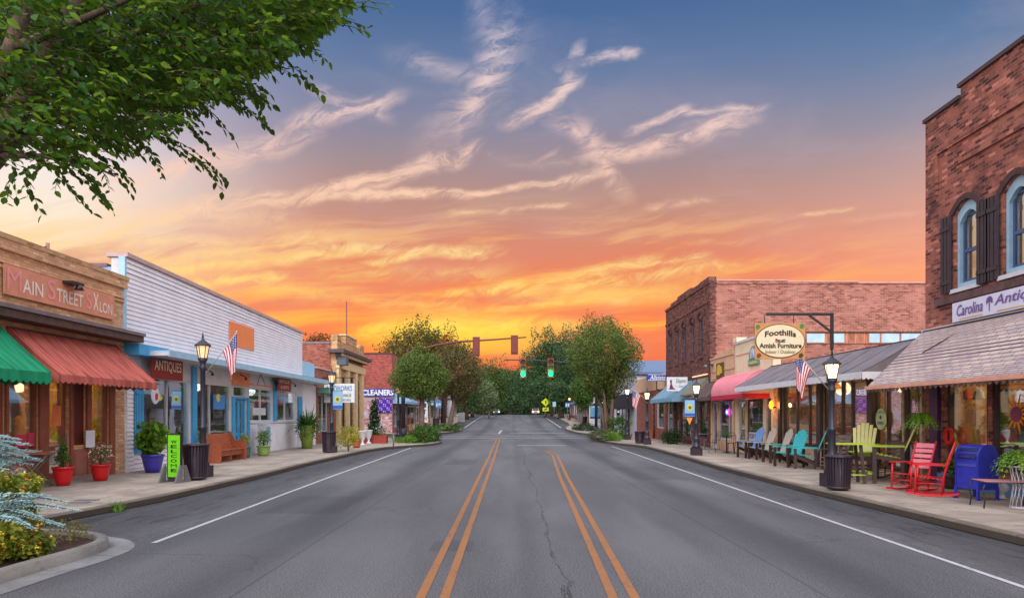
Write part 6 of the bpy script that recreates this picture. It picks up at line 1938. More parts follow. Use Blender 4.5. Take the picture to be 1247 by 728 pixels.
for s_ in (-1, 1):
    MB().tube([(s_ * .2, -.22, 0), (s_ * .2, .2, .86)], .011, 5).build('leg', M_pc, t)
    MB().tube([(s_ * .2, .24, 0), (s_ * .2, -.18, .45)], .011, 5).build('leg', M_pc, t)
MB().box(-.2, .2, .15, .165, .62, .68).box(-.2, .2, .185, .20, .78, .85).build('backrest', M_pc, t)
# white door card hanging
t = thing('hanging_card', 'small white card hung on the salon door rail', 'card', SA.loc(SA.u(103), -.15, 1.15), R(70))
MB().box(-.13, .13, -.004, .004, -.22, .22).build('card', W_white, t)

# ---------------------------------------------------------------- near left flower bed
KB = [(-5.30, 4.0), (-5.30, 6.0), (-5.28, 7.6), (-5.22, 8.5), (-5.28, 9.1), (-5.55, 9.55), (-6.0, 9.85), (-6.6, 10.05), (-7.5, 10.1)]
def offset(P, d):
    out = []
    for i, q in enumerate(P):
        a = Vector(P[max(i - 1, 0)]); b = Vector(P[min(i + 1, len(P) - 1)]); n_ = (b - a).normalized(); n_ = Vector((-n_.y, n_.x))
        out.append((q[0] + n_.x * d, q[1] + n_.y * d))
    return out
KI = offset(KB, .15); KO = offset(KB, -.30); KM = offset(KB, .015); KM2 = offset(KB, .12)
def smoothp(P, k=6):
    out = []
    for i in range(len(P) - 1):
        p0, p1, p2, p3 = P[max(i - 1, 0)], P[i], P[i + 1], P[min(i + 2, len(P) - 1)]
        for j in range(k):
            t = j / k
            out.append(tuple(.5 * (2 * p1[c] + (p2[c] - p0[c]) * t + (2 * p0[c] - 5 * p1[c] + 4 * p2[c] - p3[c]) * t * t + (3 * p1[c] - p0[c] - 3 * p2[c] + p3[c]) * t ** 3) for c in (0, 1)))
    return out + [P[-1]]
A_, B_, C_, D_, E_ = (smoothp(q) for q in (KO, KB, KM, KM2, KI))
o = MB().sheet([[(*b_, .014), (*c_, .13), (*d_, .145), (*e_, .13), (*e_, .0)] for b_, c_, d_, e_ in zip(B_, C_, D_, E_)], smooth=True).build('kerb', M_kerb2); o['kind'] = 'structure'
o = MB().sheet([[(*a_, .005), (*b_, .014)] for a_, b_ in zip(A_, B_)], smooth=False).build('gutter', M_gut); o['kind'] = 'structure'
o = MB().sheet([[(*e_, .07), (-9.0, e_[1] if e_[1] < 9 else 9 + (e_[1] - 9) * .5, .12)] for e_ in E_], smooth=False).build('flower_bed_soil', M_soil); o['kind'] = 'structure'
t = thing('flower_bed_shrub', 'big clump of orange and yellow flowering lantana spilling over the near bed', 'flowering shrub', (-6.25, 8.2, .08))
def at3(px, py, Y, o_): return ((px - CX) * Y / F - o_[0], Y - o_[1], zat(py, Y) - o_[2])
O_ = (-6.25, 8.2, .08)
LF_lan = leaf_mat('lantana_leaf', (58, 84, 28), (138, 150, 48), (214, 196, 70))
cs = [(-5, 658, 8.0, .42, .30), (30, 664, 8.3, .30, .20), (-8, 604, 8.6, .42, .28), (22, 592, 9.0, .26, .18), (-50, 625, 8.2, .6, .45), (12, 628, 8.5, .28, .24)]
P = np.vstack([crown_pts(nrg, int(2600 * r_ * 2), at3(px, py, Y, O_), (r_, r_, h_), rough=.4, seed=px) for px, py, Y, r_, h_ in cs])
P = P[P[:, 2] > .0]
leaves('foliage', P, .055, LF_lan, t, nrg, up=.5, shape=1, asp=.7)
for nm, c_, n_ in (('orange_bloom', (240, 130, 30), 110), ('yellow_bloom', (244, 206, 50), 130), ('red_bloom', (214, 80, 56), 40)):
    fm = pm(nm + '_petal', c_, .6, .1)
    Q = P[nrg.integers(0, len(P), n_)] + np.array([.05, -.08, .06])
    Q2 = np.repeat(Q, 7, 0) + nrg.normal(size=(n_ * 7, 3)) * .016
    leaves(nm, Q2, .028, fm, t, nrg, up=1.5, asp=.9)
mb = MB()
for q in range(26):
    a = nrg.uniform(0, 6.28); mb.tube([(.1 * math.cos(a), -.2 + .1 * math.sin(a), 0), (.5 * math.cos(a) * nrg.random(), -.2 + .5 * math.sin(a) * nrg.random(), .45)], .006, 4)
mb.build('stem', M_barkd, t)
# low creeping twigs at the edge of the bed
t = thing('groundcover_plant', 'low scrubby rust and green plants creeping over the mulch behind the lantana', 'plant', (-6.1, 9.3, .09))
P = crown_pts(nrg, 900, (-.1, .0, .12), (.75, .4, .16), rough=.4); P = P[P[:, 2] > 0]
leaves('foliage', P, .045, leaf_mat('scrub_leaf', (92, 84, 40), (150, 140, 70), (190, 150, 90)), t, nrg, up=.5, asp=.5)


def spruce(loc, sprays, label, name='blue_spruce'):
    """branches with dense blue needles; sprays = list of (root, tip)"""
    t = thing(name, label, 'conifer', loc)
    mb = MB(); PP = []; 
    V = []; Fc = []
    for (a, b, wid) in sprays:
        a, b = Vector(a), Vector(b); L_ = (b - a).length; d = (b - a).normalized()
        mb.tube([a, a + d * L_ * .5 + Vector((0, 0, .03)), b], [.012, .008, .003], 5)
        side = d.cross(Vector((0, 0, 1))).normalized(); upv = side.cross(d)
        n_ = int(L_ / .010)
        for i in range(n_):
            s_ = i / n_; c = a + d * L_ * s_ + Vector((0, 0, .03 * math.sin(math.pi * s_)))
            for w in range(3):
                an = (0. if w % 2 else math.pi) + nrg.normal() * .35
                r_ = side * math.cos(an) + upv * math.sin(an)
                ln = 1.5 * wid * nrg.uniform(.7, 1.1) * (1 - .55 * s_)
                q = c + (r_ + d * .6).normalized() * ln
                n2 = d * .010
                e2 = c.lerp(q, .55); k = len(V); V += [tuple(c), tuple(e2 + n2 * .7), tuple(q), tuple(e2 - n2 * .7)]; Fc.append((k, k + 1, k + 2, k + 3))
    mb.build('branch', M_barkd, t)
    m2 = MB(); m2.add(V, Fc); m2.build('needles', LF_blue, t)
    return t


O_ = (-6.6, 8.6, .1)
def A3(px, py, Y): return at3(px, py, Y, O_)
sp1 = []
for a, b in (((-20, 620, 7.7), (78, 640, 7.2)), ((-20, 622, 7.6), (58, 618, 7.3)), ((-10, 628, 7.4), (42, 644, 7.0)), ((0, 612, 7.7), (98, 622, 7.6)), ((-20, 605, 7.8), (60, 604, 7.7)), ((-25, 615, 7.7), (50, 630, 7.2)), ((0, 630, 7.2), (35, 640, 7.0)), ((20, 606, 7.8), (84, 612, 7.8))):
    sp1.append((A3(*a), A3(*b), .05))
for k in range(10):
    sp1.append((A3(-40 + 5 * k, 622 + nrg.uniform(-10, 6), 7.6), A3(-10 + 7 * k, 610 + nrg.uniform(-14, 16), 7.6 + nrg.uniform(-.3, .3)), .045))
spruce(O_, sp1, 'low blue grey spruce branches reaching across the lantana at the near bed')
# terracotta pot with the larger blue conifer
p = (-8.55, 10.6, .13)
t = thing('potted_plant', 'wide terracotta pot holding a green upright plant behind the blue spruce', 'potted plant', p)
pot(t, .34, .42, M_pot_terra)
fol(t, (0, 0, .95), (.34, .34, .62), 500, .1, LF_mid, seed=5, shape=1, prof_=lambda t: 1.1 - .7 * t); MB().tube([(0, 0, .3), (0, 0, 1.2)], .02, 6).build('stem', M_barkd, t)
O2 = (-8.1, 10.3, .55)
sp2 = []
for k in range(46):
    y_ = nrg.uniform(530, 585); L_ = nrg.uniform(28, 60)
    Yk = 10.3 + nrg.uniform(-.5, .3)
    sp2.append((at3(-45, y_ - 4, Yk, O2), at3(-45 + L_ * 1.75 * (1 - abs(y_ - 560) / 90), y_ + nrg.uniform(-4, 12), Yk - .2, O2), .06))
t = spruce(O2, sp2, 'blue green conifer sprays standing by the terracotta pot at the left edge', 'blue_spruce')
# weeds at the kerb
p = gp(143, 622, .01)
t = thing('weed', 'tuft of green weed growing at the foot of the left kerb', 'weed', p)
mb = MB()
for q in range(90):
    a = nrg.uniform(0, 6.28); L_ = nrg.uniform(.12, .3); b = Vector((nrg.uniform(-.14, .1), nrg.uniform(-.1, .12), 0)); tp_ = b + Vector((math.cos(a) * L_ * .5, math.sin(a) * L_ * .5, L_ * .8))
    sd = Vector((-math.sin(a), math.cos(a), 0)) * .008
    mb.add([tuple(b - sd), tuple(b + sd), tuple(tp_)], [(0, 1, 2)])
mb.build('blade', LF_bright, t)
# drain cover plates on pavement
for k, (px, py) in enumerate(((106, 609), (95, 612))):
    p = place(px, py)
    t = thing('cover_plate', ['larger dark cover plate set in the left pavement near the kerb', 'smaller dark cover plate nearest the flower bed on the left pavement'][k], 'cover plate', (p[0], p[1], p[2]), 0)
    MB().box(-.2, .2, -.09, .09, -.01, .012).build('plate', W_grey, t)

# ================================================================ street trees
def street_tree(px, py, Y, cx, topy, boty, hw, label, lf, n=6000, size=.16, prof_=None, stems=1, bark=None, seed=0, trunk_r=.11, rough=.3, gap=.0, grp='street trees'):
    bx = (px - CX) * Y / F; bz = prof(Y) + SWK
    t = thing('street_tree', label, 'tree', (bx, Y, bz), 0, grp)
    k = Y / F
    zt_, zb_ = zat(topy, Y) - bz, zat(boty, Y) - bz
    c = ((cx - px) * k, 0, (zt_ + zb_) / 2)
    rad = (hw * k, hw * k, (zt_ - zb_) / 2)
    P = crown_pts(nrg, n, c, rad, prof_, gap=gap, rough=rough, seed=seed, nscale=1.9, shell=.35)
    cr = leaves('crown', P, size, lf, t, nrg, up=.2, shape=0, asp=.62)
    mb = MB()
    rr_ = random.Random(seed)
    for s_ in range(stems):
        a = 6.28 * s_ / stems + .4; sp = .12 if stems > 1 else 0
        b0 = Vector((sp * math.cos(a), sp * math.sin(a), -.05))
        spread = rad[0] * (.5 if stems > 1 else .12)
        m1 = Vector((c[0] * .5 + math.cos(a) * spread * .45, math.sin(a) * spread * .45, zb_ * 1.0 + .2)); m2 = Vector((c[0] + math.cos(a) * spread, math.sin(a) * spread, c[2] + rad[2] * .2))
        r0 = trunk_r if stems == 1 else trunk_r * .62
        mb.tube([b0, b0.lerp(m1, .5) + Vector((rr_.uniform(-.04, .04), 0, 0)), m1, m2], [r0 * 1.15, r0 * .9, r0 * .72, r0 * .25], 8)
        for j in range(5):
            q0 = m1.lerp(m2, j / 6); a2 = a + rr_.uniform(-1.5, 1.5)
            q1 = q0 + Vector((math.cos(a2) * rad[0] * .6, math.sin(a2) * rad[0] * .6, rad[2] * .5))
            mb.tube([q0, q0.lerp(q1, .5) + Vector((0, 0, -.05)), q1], [r0 * .4, r0 * .25, r0 * .08], 5)
    mb.build('trunk', bark or M_bark, t)
    return t


boxy = lambda t: min(1.12, .62 + .9 * math.sin(math.pi * min(1, t + .08)) ** .6) if t < .97 else .7
street_tree(513, 529, 44, 512, 423, 492, 31, 'clipped round street tree on the grassy corner bed at the left', LF_tree, 22000, .115, boxy, seed=1.3, trunk_r=.20, rough=.2)
street_tree(546, 518, 72, 556, 416, 494, 31, 'taller dusky street tree just behind the clipped round one on the left', LF_treed, 19000, .17, lambda t: .75 + .35 * math.sin(math.pi * t), seed=4.1, trunk_r=.28)
street_tree(742, 530, 50, 737, 390, 490, 38, 'large vase shaped street tree with several stems on the right', LF_tree, 30000, .125, lambda t: .42 + .82 * min(1, t * 1.5) ** .8 * (1 if t < .8 else 1 - (t - .8) * 1.4), stems=5, seed=7.7, trunk_r=.24, bark=M_bark, rough=.26)
street_tree(707, 518, 78, 710, 456, 498, 15, 'small round street tree to the left of the vase shaped one', LF_mid, 8000, .17, None, seed=2.2, trunk_r=.14)
street_tree(664, 508, 128, 664, 458, 492, 15, 'flat topped small tree above the yellow diamond signs', LF_far, 3500, .34, lambda t: .8 + .4 * t, seed=3.1, trunk_r=.2)
street_tree(596, 510, 120, 592, 462, 500, 16, 'pale flowering small tree at the far end of the left pavement', leaf_mat('pale_leaf', (60, 84, 46), (112, 130, 86), (170, 176, 140)), 2500, .32, None, seed=5.1, trunk_r=.16)
# larger trees behind
def big_tree(cx, Y, topy, boty, hw, label, lf, n=5000, size=.5, seed=0., prof_=None, gap=.1, rough=.42):
    bz = prof(Y); bx = (cx - CX) * Y / F; k = Y / F
    t = thing('background_tree', label, 'tree', (bx, Y, bz - .1), 0, 'trees closing the end of the street')
    zt_, zb_ = zat(topy, Y) - bz, max(1.2, zat(boty, Y) - bz)
    n = int(n * 2.2); size *= .66
    P = crown_pts(nrg, n, (0, 0, (zt_ + zb_) / 2), (hw * k, hw * k * .8, (zt_ - zb_) / 2), prof_, gap=gap, rough=rough, seed=seed, nscale=2.3, shell=.3)
    leaves('crown', P, size, lf, t, nrg, up=.25, asp=.65)
    mb = MB(); mb.tube([(0, 0, 0), (.1, 0, zb_ + .5), (0, .1, zt_ * .8)], [.4, .3, .08], 8)
    rr_ = random.Random(int(seed * 10))
    for j in range(7):
        a = rr_.uniform(0, 6.28); z0 = zb_ + (zt_ - zb_) * j / 9
        mb.tube([(0, 0, z0), (math.cos(a) * hw * k * .6, math.sin(a) * hw * k * .5, z0 + (zt_ - zb_) * .28)], [.14, .04], 5)
    mb.build('trunk', M_barkd, t)
    return t


big_tree(512, 92, 394, 470, 40, 'rusty topped broad tree rising behind the round street tree on the left', leaf_mat('rust_tip_leaf', (60, 66, 26), (110, 104, 44), (170, 100, 50)), 5500, .42, 1.1)
big_tree(540, 100, 402, 470, 28, 'smaller crown with reddish sprigs to the right of the rusty topped tree', LF_autumn, 2600, .42, 1.9)
big_tree(480, 110, 408, 460, 18, 'thin reddish tree over the cleaners roof', LF_autumn, 1200, .4, 2.9, gap=.3)
big_tree(388, 75, 404, 440, 20, 'low olive tree top showing over the red side wall of the bank', LF_autumn, 900, .4, 3.9)
big_tree(672, 140, 400, 500, 30, 'tall dark green tree to the right of the green signals', LF_far, 7000, .55, 4.3)
big_tree(700, 132, 402, 500, 26, 'tall green tree behind the vase shaped street tree', LF_far, 6000, .5, 5.2)
big_tree(723, 118, 386, 470, 22, 'bushy rust tipped crown above the top of the vase shaped street tree', leaf_mat('olive_rust_leaf', (56, 60, 26), (92, 94, 40), (150, 92, 46)), 2600, .42, 6.2)
big_tree(762, 100, 400, 450, 14, 'wispy reddish twigs rising right of the vase shaped street tree', LF_autumn, 500, .36, 7.3, gap=.35)
big_tree(650, 165, 430, 505, 22, 'rounded dark tree right behind the left green signal', LF_far, 5000, .6, 8.3)
big_tree(622, 185, 446, 506, 24, 'dark tree at the very end of the road', LF_far, 5000, .6, 9.3)
big_tree(598, 150, 440, 505, 22, 'mid green tree left of the road end', leaf_mat('mid_far_leaf', (40, 66, 30), (84, 112, 46), (130, 144, 66)), 5000, .5, 10.3)
big_tree(575, 132, 444, 504, 20, 'light green tree behind the far left pavement', MATS['mid_far_leaf'], 4000, .46, 11.3)
big_tree(568, 118, 452, 505, 14, 'dark low tree beside the gabled house', LF_far, 2500, .4, 11.9)
big_tree(682, 120, 462, 506, 14, 'dark shade tree by the far right lamp posts', LF_far, 2500, .42, 12.9)
big_tree(640, 215, 456, 506, 40, 'broad tree filling the gap beyond the crest', LF_far, 6000, .8, 13.9)
big_tree(590, 220, 452, 506, 40, 'broad tree beyond the crest on the left', LF_far, 6000, .8, 14.9)
big_tree(690, 210, 440, 506, 40, 'broad tree beyond the crest on the right', LF_far, 6000, .8, 15.9)
o = leaves('distant_wood', np.vstack([crown_pts(nrg, 1500, (x_, 228, 1.), (9, 3, 4.), rough=.3, seed=x_) for x_ in range(-60, 70, 9)] + [crown_pts(nrg, 2600, (x_, 250 + 20 * math.sin(x_), 3.0), (16, 8, 9.), rough=.4, seed=x_) for x_ in range(-110, 130, 16)]), 1.3, LF_far, None, nrg, up=.2, asp=.7)
o['kind'] = 'stuff'; o['label'] = 'dark distant woodland behind the end of the street'

# corner beds with shrubs and grass
def bed(px, py, Y, rx, ry, h, label, lf, n=2500, size=.10, seed=0):
    x_ = (px - CX) * Y / F
    t = thing('shrub_bed', label, 'shrub', (x_, Y, prof(Y) + SWK), 0)
    P = crown_pts(nrg, n, (0, 0, h * .35), (rx, ry, h * .8), rough=.4, seed=seed, shell=.5)
    P = P[P[:, 2] > -.02]
    leaves('foliage', P, size, lf, t, nrg, up=.6, asp=.35)
    MB().tube([(0, 0, 0), (0, 0, h * .5)], .03, 6).build('stem', M_barkd, t)
    return t


MB().sheet([[(x_ * .9 - .35 * (1 - x_ / -6.8), y_, SWK + .006) for x_ in (-5.5, -6.2, -7.0)] for y_ in (40.8, 43, 45, 47, 48.6)], smooth=False).build('bed_grass', M_grass)['kind'] = 'structure'
bed(517, 536, 43.6, .85, 1.5, .95, 'bushy green shrub around the foot of the round left street tree', LF_mid, 3500, .16, 1)
bed(497, 541, 42.5, .85, 1.0, .35, 'low grassy tuft on the left corner bed near the signal mast', LF_bright, 2500, .12, 2)
bed(527, 536, 44.8, .45, 1.2, .8, 'dark green grass clump at the tip of the left corner bed', LF_dark, 1500, .14, 3)
bed(545, 523, 74, 1.4, 4, .75, 'dark shrub mound under the dusky second left tree', LF_mid, 2500, .22, 4)
bed(733, 536, 47, .95, 2.2, .62, 'low grey green hedge at the kerb below the vase shaped tree', leaf_mat('grey_green_leaf', (54, 62, 34), (96, 104, 60), (126, 130, 84)), 3500, .12, 5)
bed(754, 533, 49, .8, 1.2, 1.5, 'tall leafy shrub right of the vase shaped tree trunks', LF_mid, 2600, .17, 6)
bed(747, 539, 45, .5, .8, .5, 'small green tuft in front of the tall leafy right shrub', LF_bright, 900, .14, 7)
bed(712, 523, 76, 1.3, 4.5, .6, 'low dark hedge on the second right kerb bulb', LF_dark, 2500, .2, 8)
p = place(818, 540.5)
t = thing('shrub', 'rounded dark evergreen shrub beneath the blue awning', 'shrub', p)
fol(t, (0, 0, .38), (.66, .6, .52), 2400, .09, LF_dark, seed=12); MB().tube([(0, 0, 0), (0, 0, .3)], .04, 6).build('stem', M_barkd, t)
p = place(497.5, 527)
bed(497.5, 527, 62.8, .5, .5, 1.4, 'small potted shrub before the far left beige shop', LF_autumn, 600, .16, 14)

# ---------------------------------------------------------------- near overhanging tree, top left
TN = (-6.3, 6.1, .1)
t = thing('overhanging_tree', 'leafy tree overhanging from the upper left with dangling twigs of pointed leaves', 'tree', TN)
def NP(px, py, Y): return Vector(((px - CX) * Y / F - TN[0], Y - TN[1], zat(py, Y) - TN[2]))
mb = MB()
fork = Vector((.25, .1, 2.5))
mb.tube([(0, 0, -.1), (.05, .02, 1.0), (.15, .05, 1.9), fork], [.24, .19, .17, .15], 12)
limbs = []
def limb(pts, r0, r1=.02):
    pts = [Vector(q) for q in pts]; n_ = len(pts)
    mb.tube(pts, [r0 + (r1 - r0) * i / (n_ - 1) for i in range(n_)], 8)
    limbs.append(pts)
limb([fork, NP(-10, 190, 6.0), NP(28, 120, 6.0), NP(70, 40, 6.0), NP(120, -40, 6.1)], .13, .05)
limb([fork, NP(-30, 150, 5.6), NP(15, 60, 5.4), NP(40, -20, 5.3)], .10, .05)
limb([NP(-10, 190, 6.0), NP(60, 150, 6.2), NP(140, 110, 6.4), NP(250, 70, 6.6), NP(330, 45, 6.7)], .05, .008)
limb([NP(28, 120, 6.0), NP(120, 60, 5.8), NP(230, 10, 5.7), NP(360, -20, 5.7)], .05, .01)
limb([NP(-10, 190, 6.), NP(50, 190, 5.9), NP(110, 200, 5.8), NP(140, 215, 5.8)], .03, .006)
limb([NP(15, 60, 5.4), NP(110, 20, 5.2), NP(220, -30, 5.0)], .04, .01)
limb([NP(28, 120, 6.0), NP(20, 60, 7.2), NP(90, 40, 8.0), NP(200, 30, 8.4), NP(300, 10, 8.6)], .05, .01)
limb([fork, Vector((-.3, -1.0, 4.4)), Vector((-.6, -2.0, 6.2))], .1, .02)
limb([fork, Vector((-1.2, .4, 4.6)), Vector((-2.2, .8, 6.4))], .1, .02)
limb([NP(70, 40, 6.0), Vector((1.6, .6, 6.8)), Vector((1.9, .5, 8.4))], .06, .02)
LV = []   # leaf frames: base, direction, normal, length
tw = MB()
def twig(a, b, sag=.06, L=.082, step=.038, r=.004):
    a, b = Vector(a), Vector(b); d = b - a; n_ = max(3, int(d.length / step))
    side0 = d.cross(Vector((0, 0, 1))).normalized()
    pts = []
    for i in range(n_ + 1):
        s_ = i / n_
        pts.append(a.lerp(b, s_) + Vector((0, 0, sag * math.sin(math.pi * s_))))
    tw.tube([pts[0], pts[n_ // 3], pts[2 * n_ // 3], pts[-1]], [r, r * .8, r * .6, r * .3], 4, cap=False)
    dn = d.normalized()
    for i in range(1, n_ + 1):
        sg = 1 if i % 2 else -1
        dr = (dn * nrg.uniform(.35, .8) + side0 * sg * nrg.uniform(.4, .9) + Vector((0, 0, nrg.uniform(-.85, .0))) + Vector(nrg.normal(size=3)) * .18).normalized()
        nm = (Vector((0, -.3, 1)) + Vector(nrg.normal(size=3)) * .5)
        LV.append((pts[i], dr, nm, L * nrg.uniform(.65, 1.15)))
tips = [((395, 14), (474, 6), 5.7), ((380, 28), (448, 34), 5.7), ((340, 44), (400, 76), 5.8), ((330, 62), (384, 113), 5.9), ((370, 50), (420, 18), 5.8), ((280, 98), (326, 128), 6.1), ((262, 112), (318, 146), 6.2), ((240, 125), (286, 172), 6.2),
        ((200, 165), (277, 220), 6.), ((180, 160), (250, 205), 6.1), ((110, 195), (160, 236), 5.8), ((95, 205), (132, 248), 5.8), ((60, 200), (96, 246), 5.7), ((120, 190), (160, 222), 5.8), ((20, 205), (6, 240), 5.6), ((30, 205), (34, 240), 5.6), ((60, 200), (14, 220), 5.7),
        ((230, 120), (305, 122), 6.2), ((300, 85), (370, 60), 6.), ((340, 20), (430, -6), 5.7), ((300, 70), (352, 92), 6.), ((210, 140), (262, 190), 6.1), ((150, 160), (200, 215), 6.), ((270, 60), (345, 50), 6.), ((75, 205), (118, 226), 5.8)]
for (a, b, Y) in tips:
    A = NP(*a, Y); B2 = NP(*b, Y + nrg.uniform(-.25, .25))
    twig(A, B2, sag=.05)
    twig(NP(a[0] - 40, a[1] - 20, Y), A, sag=.0)
    for j in range(2):
        s_ = nrg.uniform(.1, .6); q = A.lerp(B2, s_); twig(q, q + (B2 - A) * .35 + Vector((nrg.uniform(-.05, .12), nrg.uniform(-.2, .2), nrg.uniform(-.16, .06))), sag=.02)
EDGE = [(0, 190), (60, 205), (120, 200), (180, 178), (240, 145), (290, 105), (340, 72), (385, 45), (430, 0)]
def edge(px):
    for (a, ya), (b, yb) in zip(EDGE, EDGE[1:]):
        if px <= b: return ya + (yb - ya) * (px - a) / (b - a)
    return -20
cnt = 0
while cnt < 3200:
    px = nrg.uniform(-60, 430); e = edge(max(0, px)); py = nrg.uniform(-60, e)
    if py > e - 22 and nrg.random() < .7: continue
    Y = nrg.uniform(4.9, 8.4)
    a = NP(px, py, Y)
    d = Vector((nrg.uniform(.12, .40), nrg.uniform(-.2, .2), nrg.uniform(-.13, .05)))
    ex = (a + d); 
    pxe = (ex.x + TN[0]) / (ex.y + TN[1]) * F + CX; pye = HY - (ex.z + TN[2] - CAMH) / (ex.y + TN[1]) * F
    if pye > edge(max(0, pxe)) + 6: continue
    twig(a, ex, sag=.02, step=.036, L=.09); cnt += 1
for k in range(1500):     # the shaded heart of the crown
    a = NP(nrg.uniform(-60, 300), nrg.uniform(-60, 120), nrg.uniform(6.2, 8.6)); twig(a, a + Vector((nrg.uniform(.0, .3), nrg.uniform(-.2, .2), nrg.uniform(-.15, .1))), sag=.02, step=.036, L=.10)
for k in range(260):     # the crown goes on above and behind the picture
    c = Vector((nrg.uniform(-3.0, 2.6), nrg.uniform(-2.2, 2.2), nrg.uniform(4.9, 8.5)))
    d = Vector((nrg.uniform(-.3, .3), nrg.uniform(-.3, .3), nrg.uniform(-.2, .05)))
    twig(c, c + d, sag=.02, L=.14, step=.05)
V = np.zeros((len(LV) * 8, 3)); 
fcs = np.zeros((len(LV) * 2, 5), dtype=np.int32)
for i, (b, d, nm, L_) in enumerate(LV):
    w = d.cross(nm).normalized(); up_ = w.cross(d)
    W2 = L_ * .27
    pts = [b, b + d * L_ * .28 + w * W2 * .92 + up_ * W2 * .25, b + d * L_ * .62 + w * W2 * .85 + up_ * W2 * .2, b + d * L_, b + d * L_ * .62 - w * W2 * .85 + up_ * W2 * .2, b + d * L_ * .28 - w * W2 * .92 + up_ * W2 * .25, b + d * L_ * .5, b]
    for j in range(8): V[i * 8 + j] = pts[j]
    k = i * 8
    fcs[2 * i] = (k, k + 1, k + 2, k + 3, k + 6); fcs[2 * i + 1] = (k, k + 6, k + 3, k + 4, k + 5)
me = bpy.data.meshes.new('crown')
me.from_pydata(V.tolist(), [], fcs.tolist())
LFN = leaf_mat('near_tree_leaf', (8, 40, 30), (50, 104, 28), (150, 178, 44), trans=.5, rough=.42, tcol=(150, 184, 40))
me.materials.append(LFN)
o = bpy.data.objects.new('crown', me); col.objects.link(o); o.parent = t
mb.build('trunk', M_bark, t)
tw.build('twig', M_barkd, t)

# ================================================================ furniture on the right pavement
def adirondack(loc, rz, c, label, tall=0., seatz=.38, backm=None):
    """slatted garden armchair; tall adds leg height and a footrest"""
    t = thing('garden_chair', label, 'garden chair', loc, rz, 'slatted garden chairs on the right pavement')
    m_ = c; dk = W_dkbrown
    z0 = seatz + tall
    mb = MB()
    for k in range(6):
        y_ = -.30 + k * .10
        mb.box(-.26, .26, y_, y_ + .085, z0 + .06 - k * .022, z0 + .08 - k * .022)
    mb.build('seat', m_, t)
    mb = MB()
    hs_ = [.66, .74, .79, .79, .74, .66]
    for k in range(6):
        x_ = -.255 + k * .087
        a = Vector((x_ * .85, .26, z0 - .06)); b = Vector((x_ * 1.15, .26 + hs_[k] * .42, z0 + hs_[k]))
        mb.bar(a, b, .078, .018, (1, 0, 0))
    mb.build('backrest', backm or m_, t)
    for s_ in (-1, 1):
        MB().box(s_ * .33 - .055, s_ * .33 + .055, -.36, .34, z0 + .24, z0 + .262).build('armrest', m_, t)
        MB().box(s_ * .31 - .018, s_ * .31 + .018, -.34, -.25, 0, z0 + .239).build('leg', dk, t)
        MB().bar((s_ * .27, -.33, z0 + .02), (s_ * .27, .5 if not tall else .36, .06 if not tall else z0 - .1), .025, .10, (1, 0, 0)).build('side_rail', dk, t)
        MB().box(s_ * .31 - .018, s_ * .31 + .018, .25, .33, 0, z0 + .239).build('leg', dk, t)
    if tall:
        MB().box(-.29, .29, -.44, -.34, .22, .245).build('footrest', m_, t)
        MB().box(-.29, .29, -.33, -.30, .26, .32).box(-.29, .29, .27, .30, .3, .36).build('stretcher', dk, t)
    return t


def pl(px, py): return place(px, py)
C_turq = pm('turquoise_paint', (60, 196, 200), .4, .06); C_blue = pm('cornflower_paint', (110, 160, 224), .4, .06); C_wh = pm('cream_chair_paint', (206, 196, 180), .45, .06)
C_lime = pm('lime_paint', (170, 200, 50), .4, .06); C_yl = pm('pale_yellow_paint', (222, 214, 130), .45, .06); C_aqua = pm('aqua_paint', (120, 196, 180), .4, .06)
adirondack(pl(912, 557), R(-80), C_blue, 'cornflower blue slatted chair farthest along before the brown door')
adirondack(pl(926, 559), R(-84), C_wh, 'cream slatted chair between the cornflower blue and the aqua chairs')
adirondack(pl(944, 563), R(-88), C_aqua, 'aqua seated slatted chair with a cream back, next to the amber lantern pier', backm=C_wh)
adirondack(pl(961, 568), R(-72), C_turq, 'turquoise slatted chair with its back to the shop windows')
adirondack(pl(981, 570), R(-112), C_turq, 'turquoise slatted chair turned sideways nearest the bin')
adirondack(pl(1050, 583), R(-38), C_lime, 'tall yellow-green chair behind the high table', .26, backm=C_yl)
adirondack(pl(1082, 588), R(-118), C_lime, 'tall yellow-green chair on the near side of the high table', .26, backm=C_yl)
p = pl(1053, 588)
t = thing('high_table', 'high yellow-green slatted table on dark legs between the two tall chairs', 'table', (p[0] - .35, p[1] + .1, p[2]), R(-10))
mb = MB()
for k in range(7): mb.box(-.42, .42, -.36 + k * .105, -.36 + k * .105 + .092, .93, .955)
mb.build('tabletop', C_lime, t)
MB().box(-.3, .3, -.3, -.1, .20, .222).build('footrest', C_lime, t)
for sx_ in (-1, 1):
    for sy_ in (-1, 1): MB().bar((sx_ * .30, sy_ * .26, 0), (sx_ * .22, sy_ * .2, .93), .07, .04, (1, 0, 0)).build('leg', W_dkbrown, t)
MB().box(-.27, .27, -.02, .02, .30, .37).build('stretcher', W_dkbrown, t)


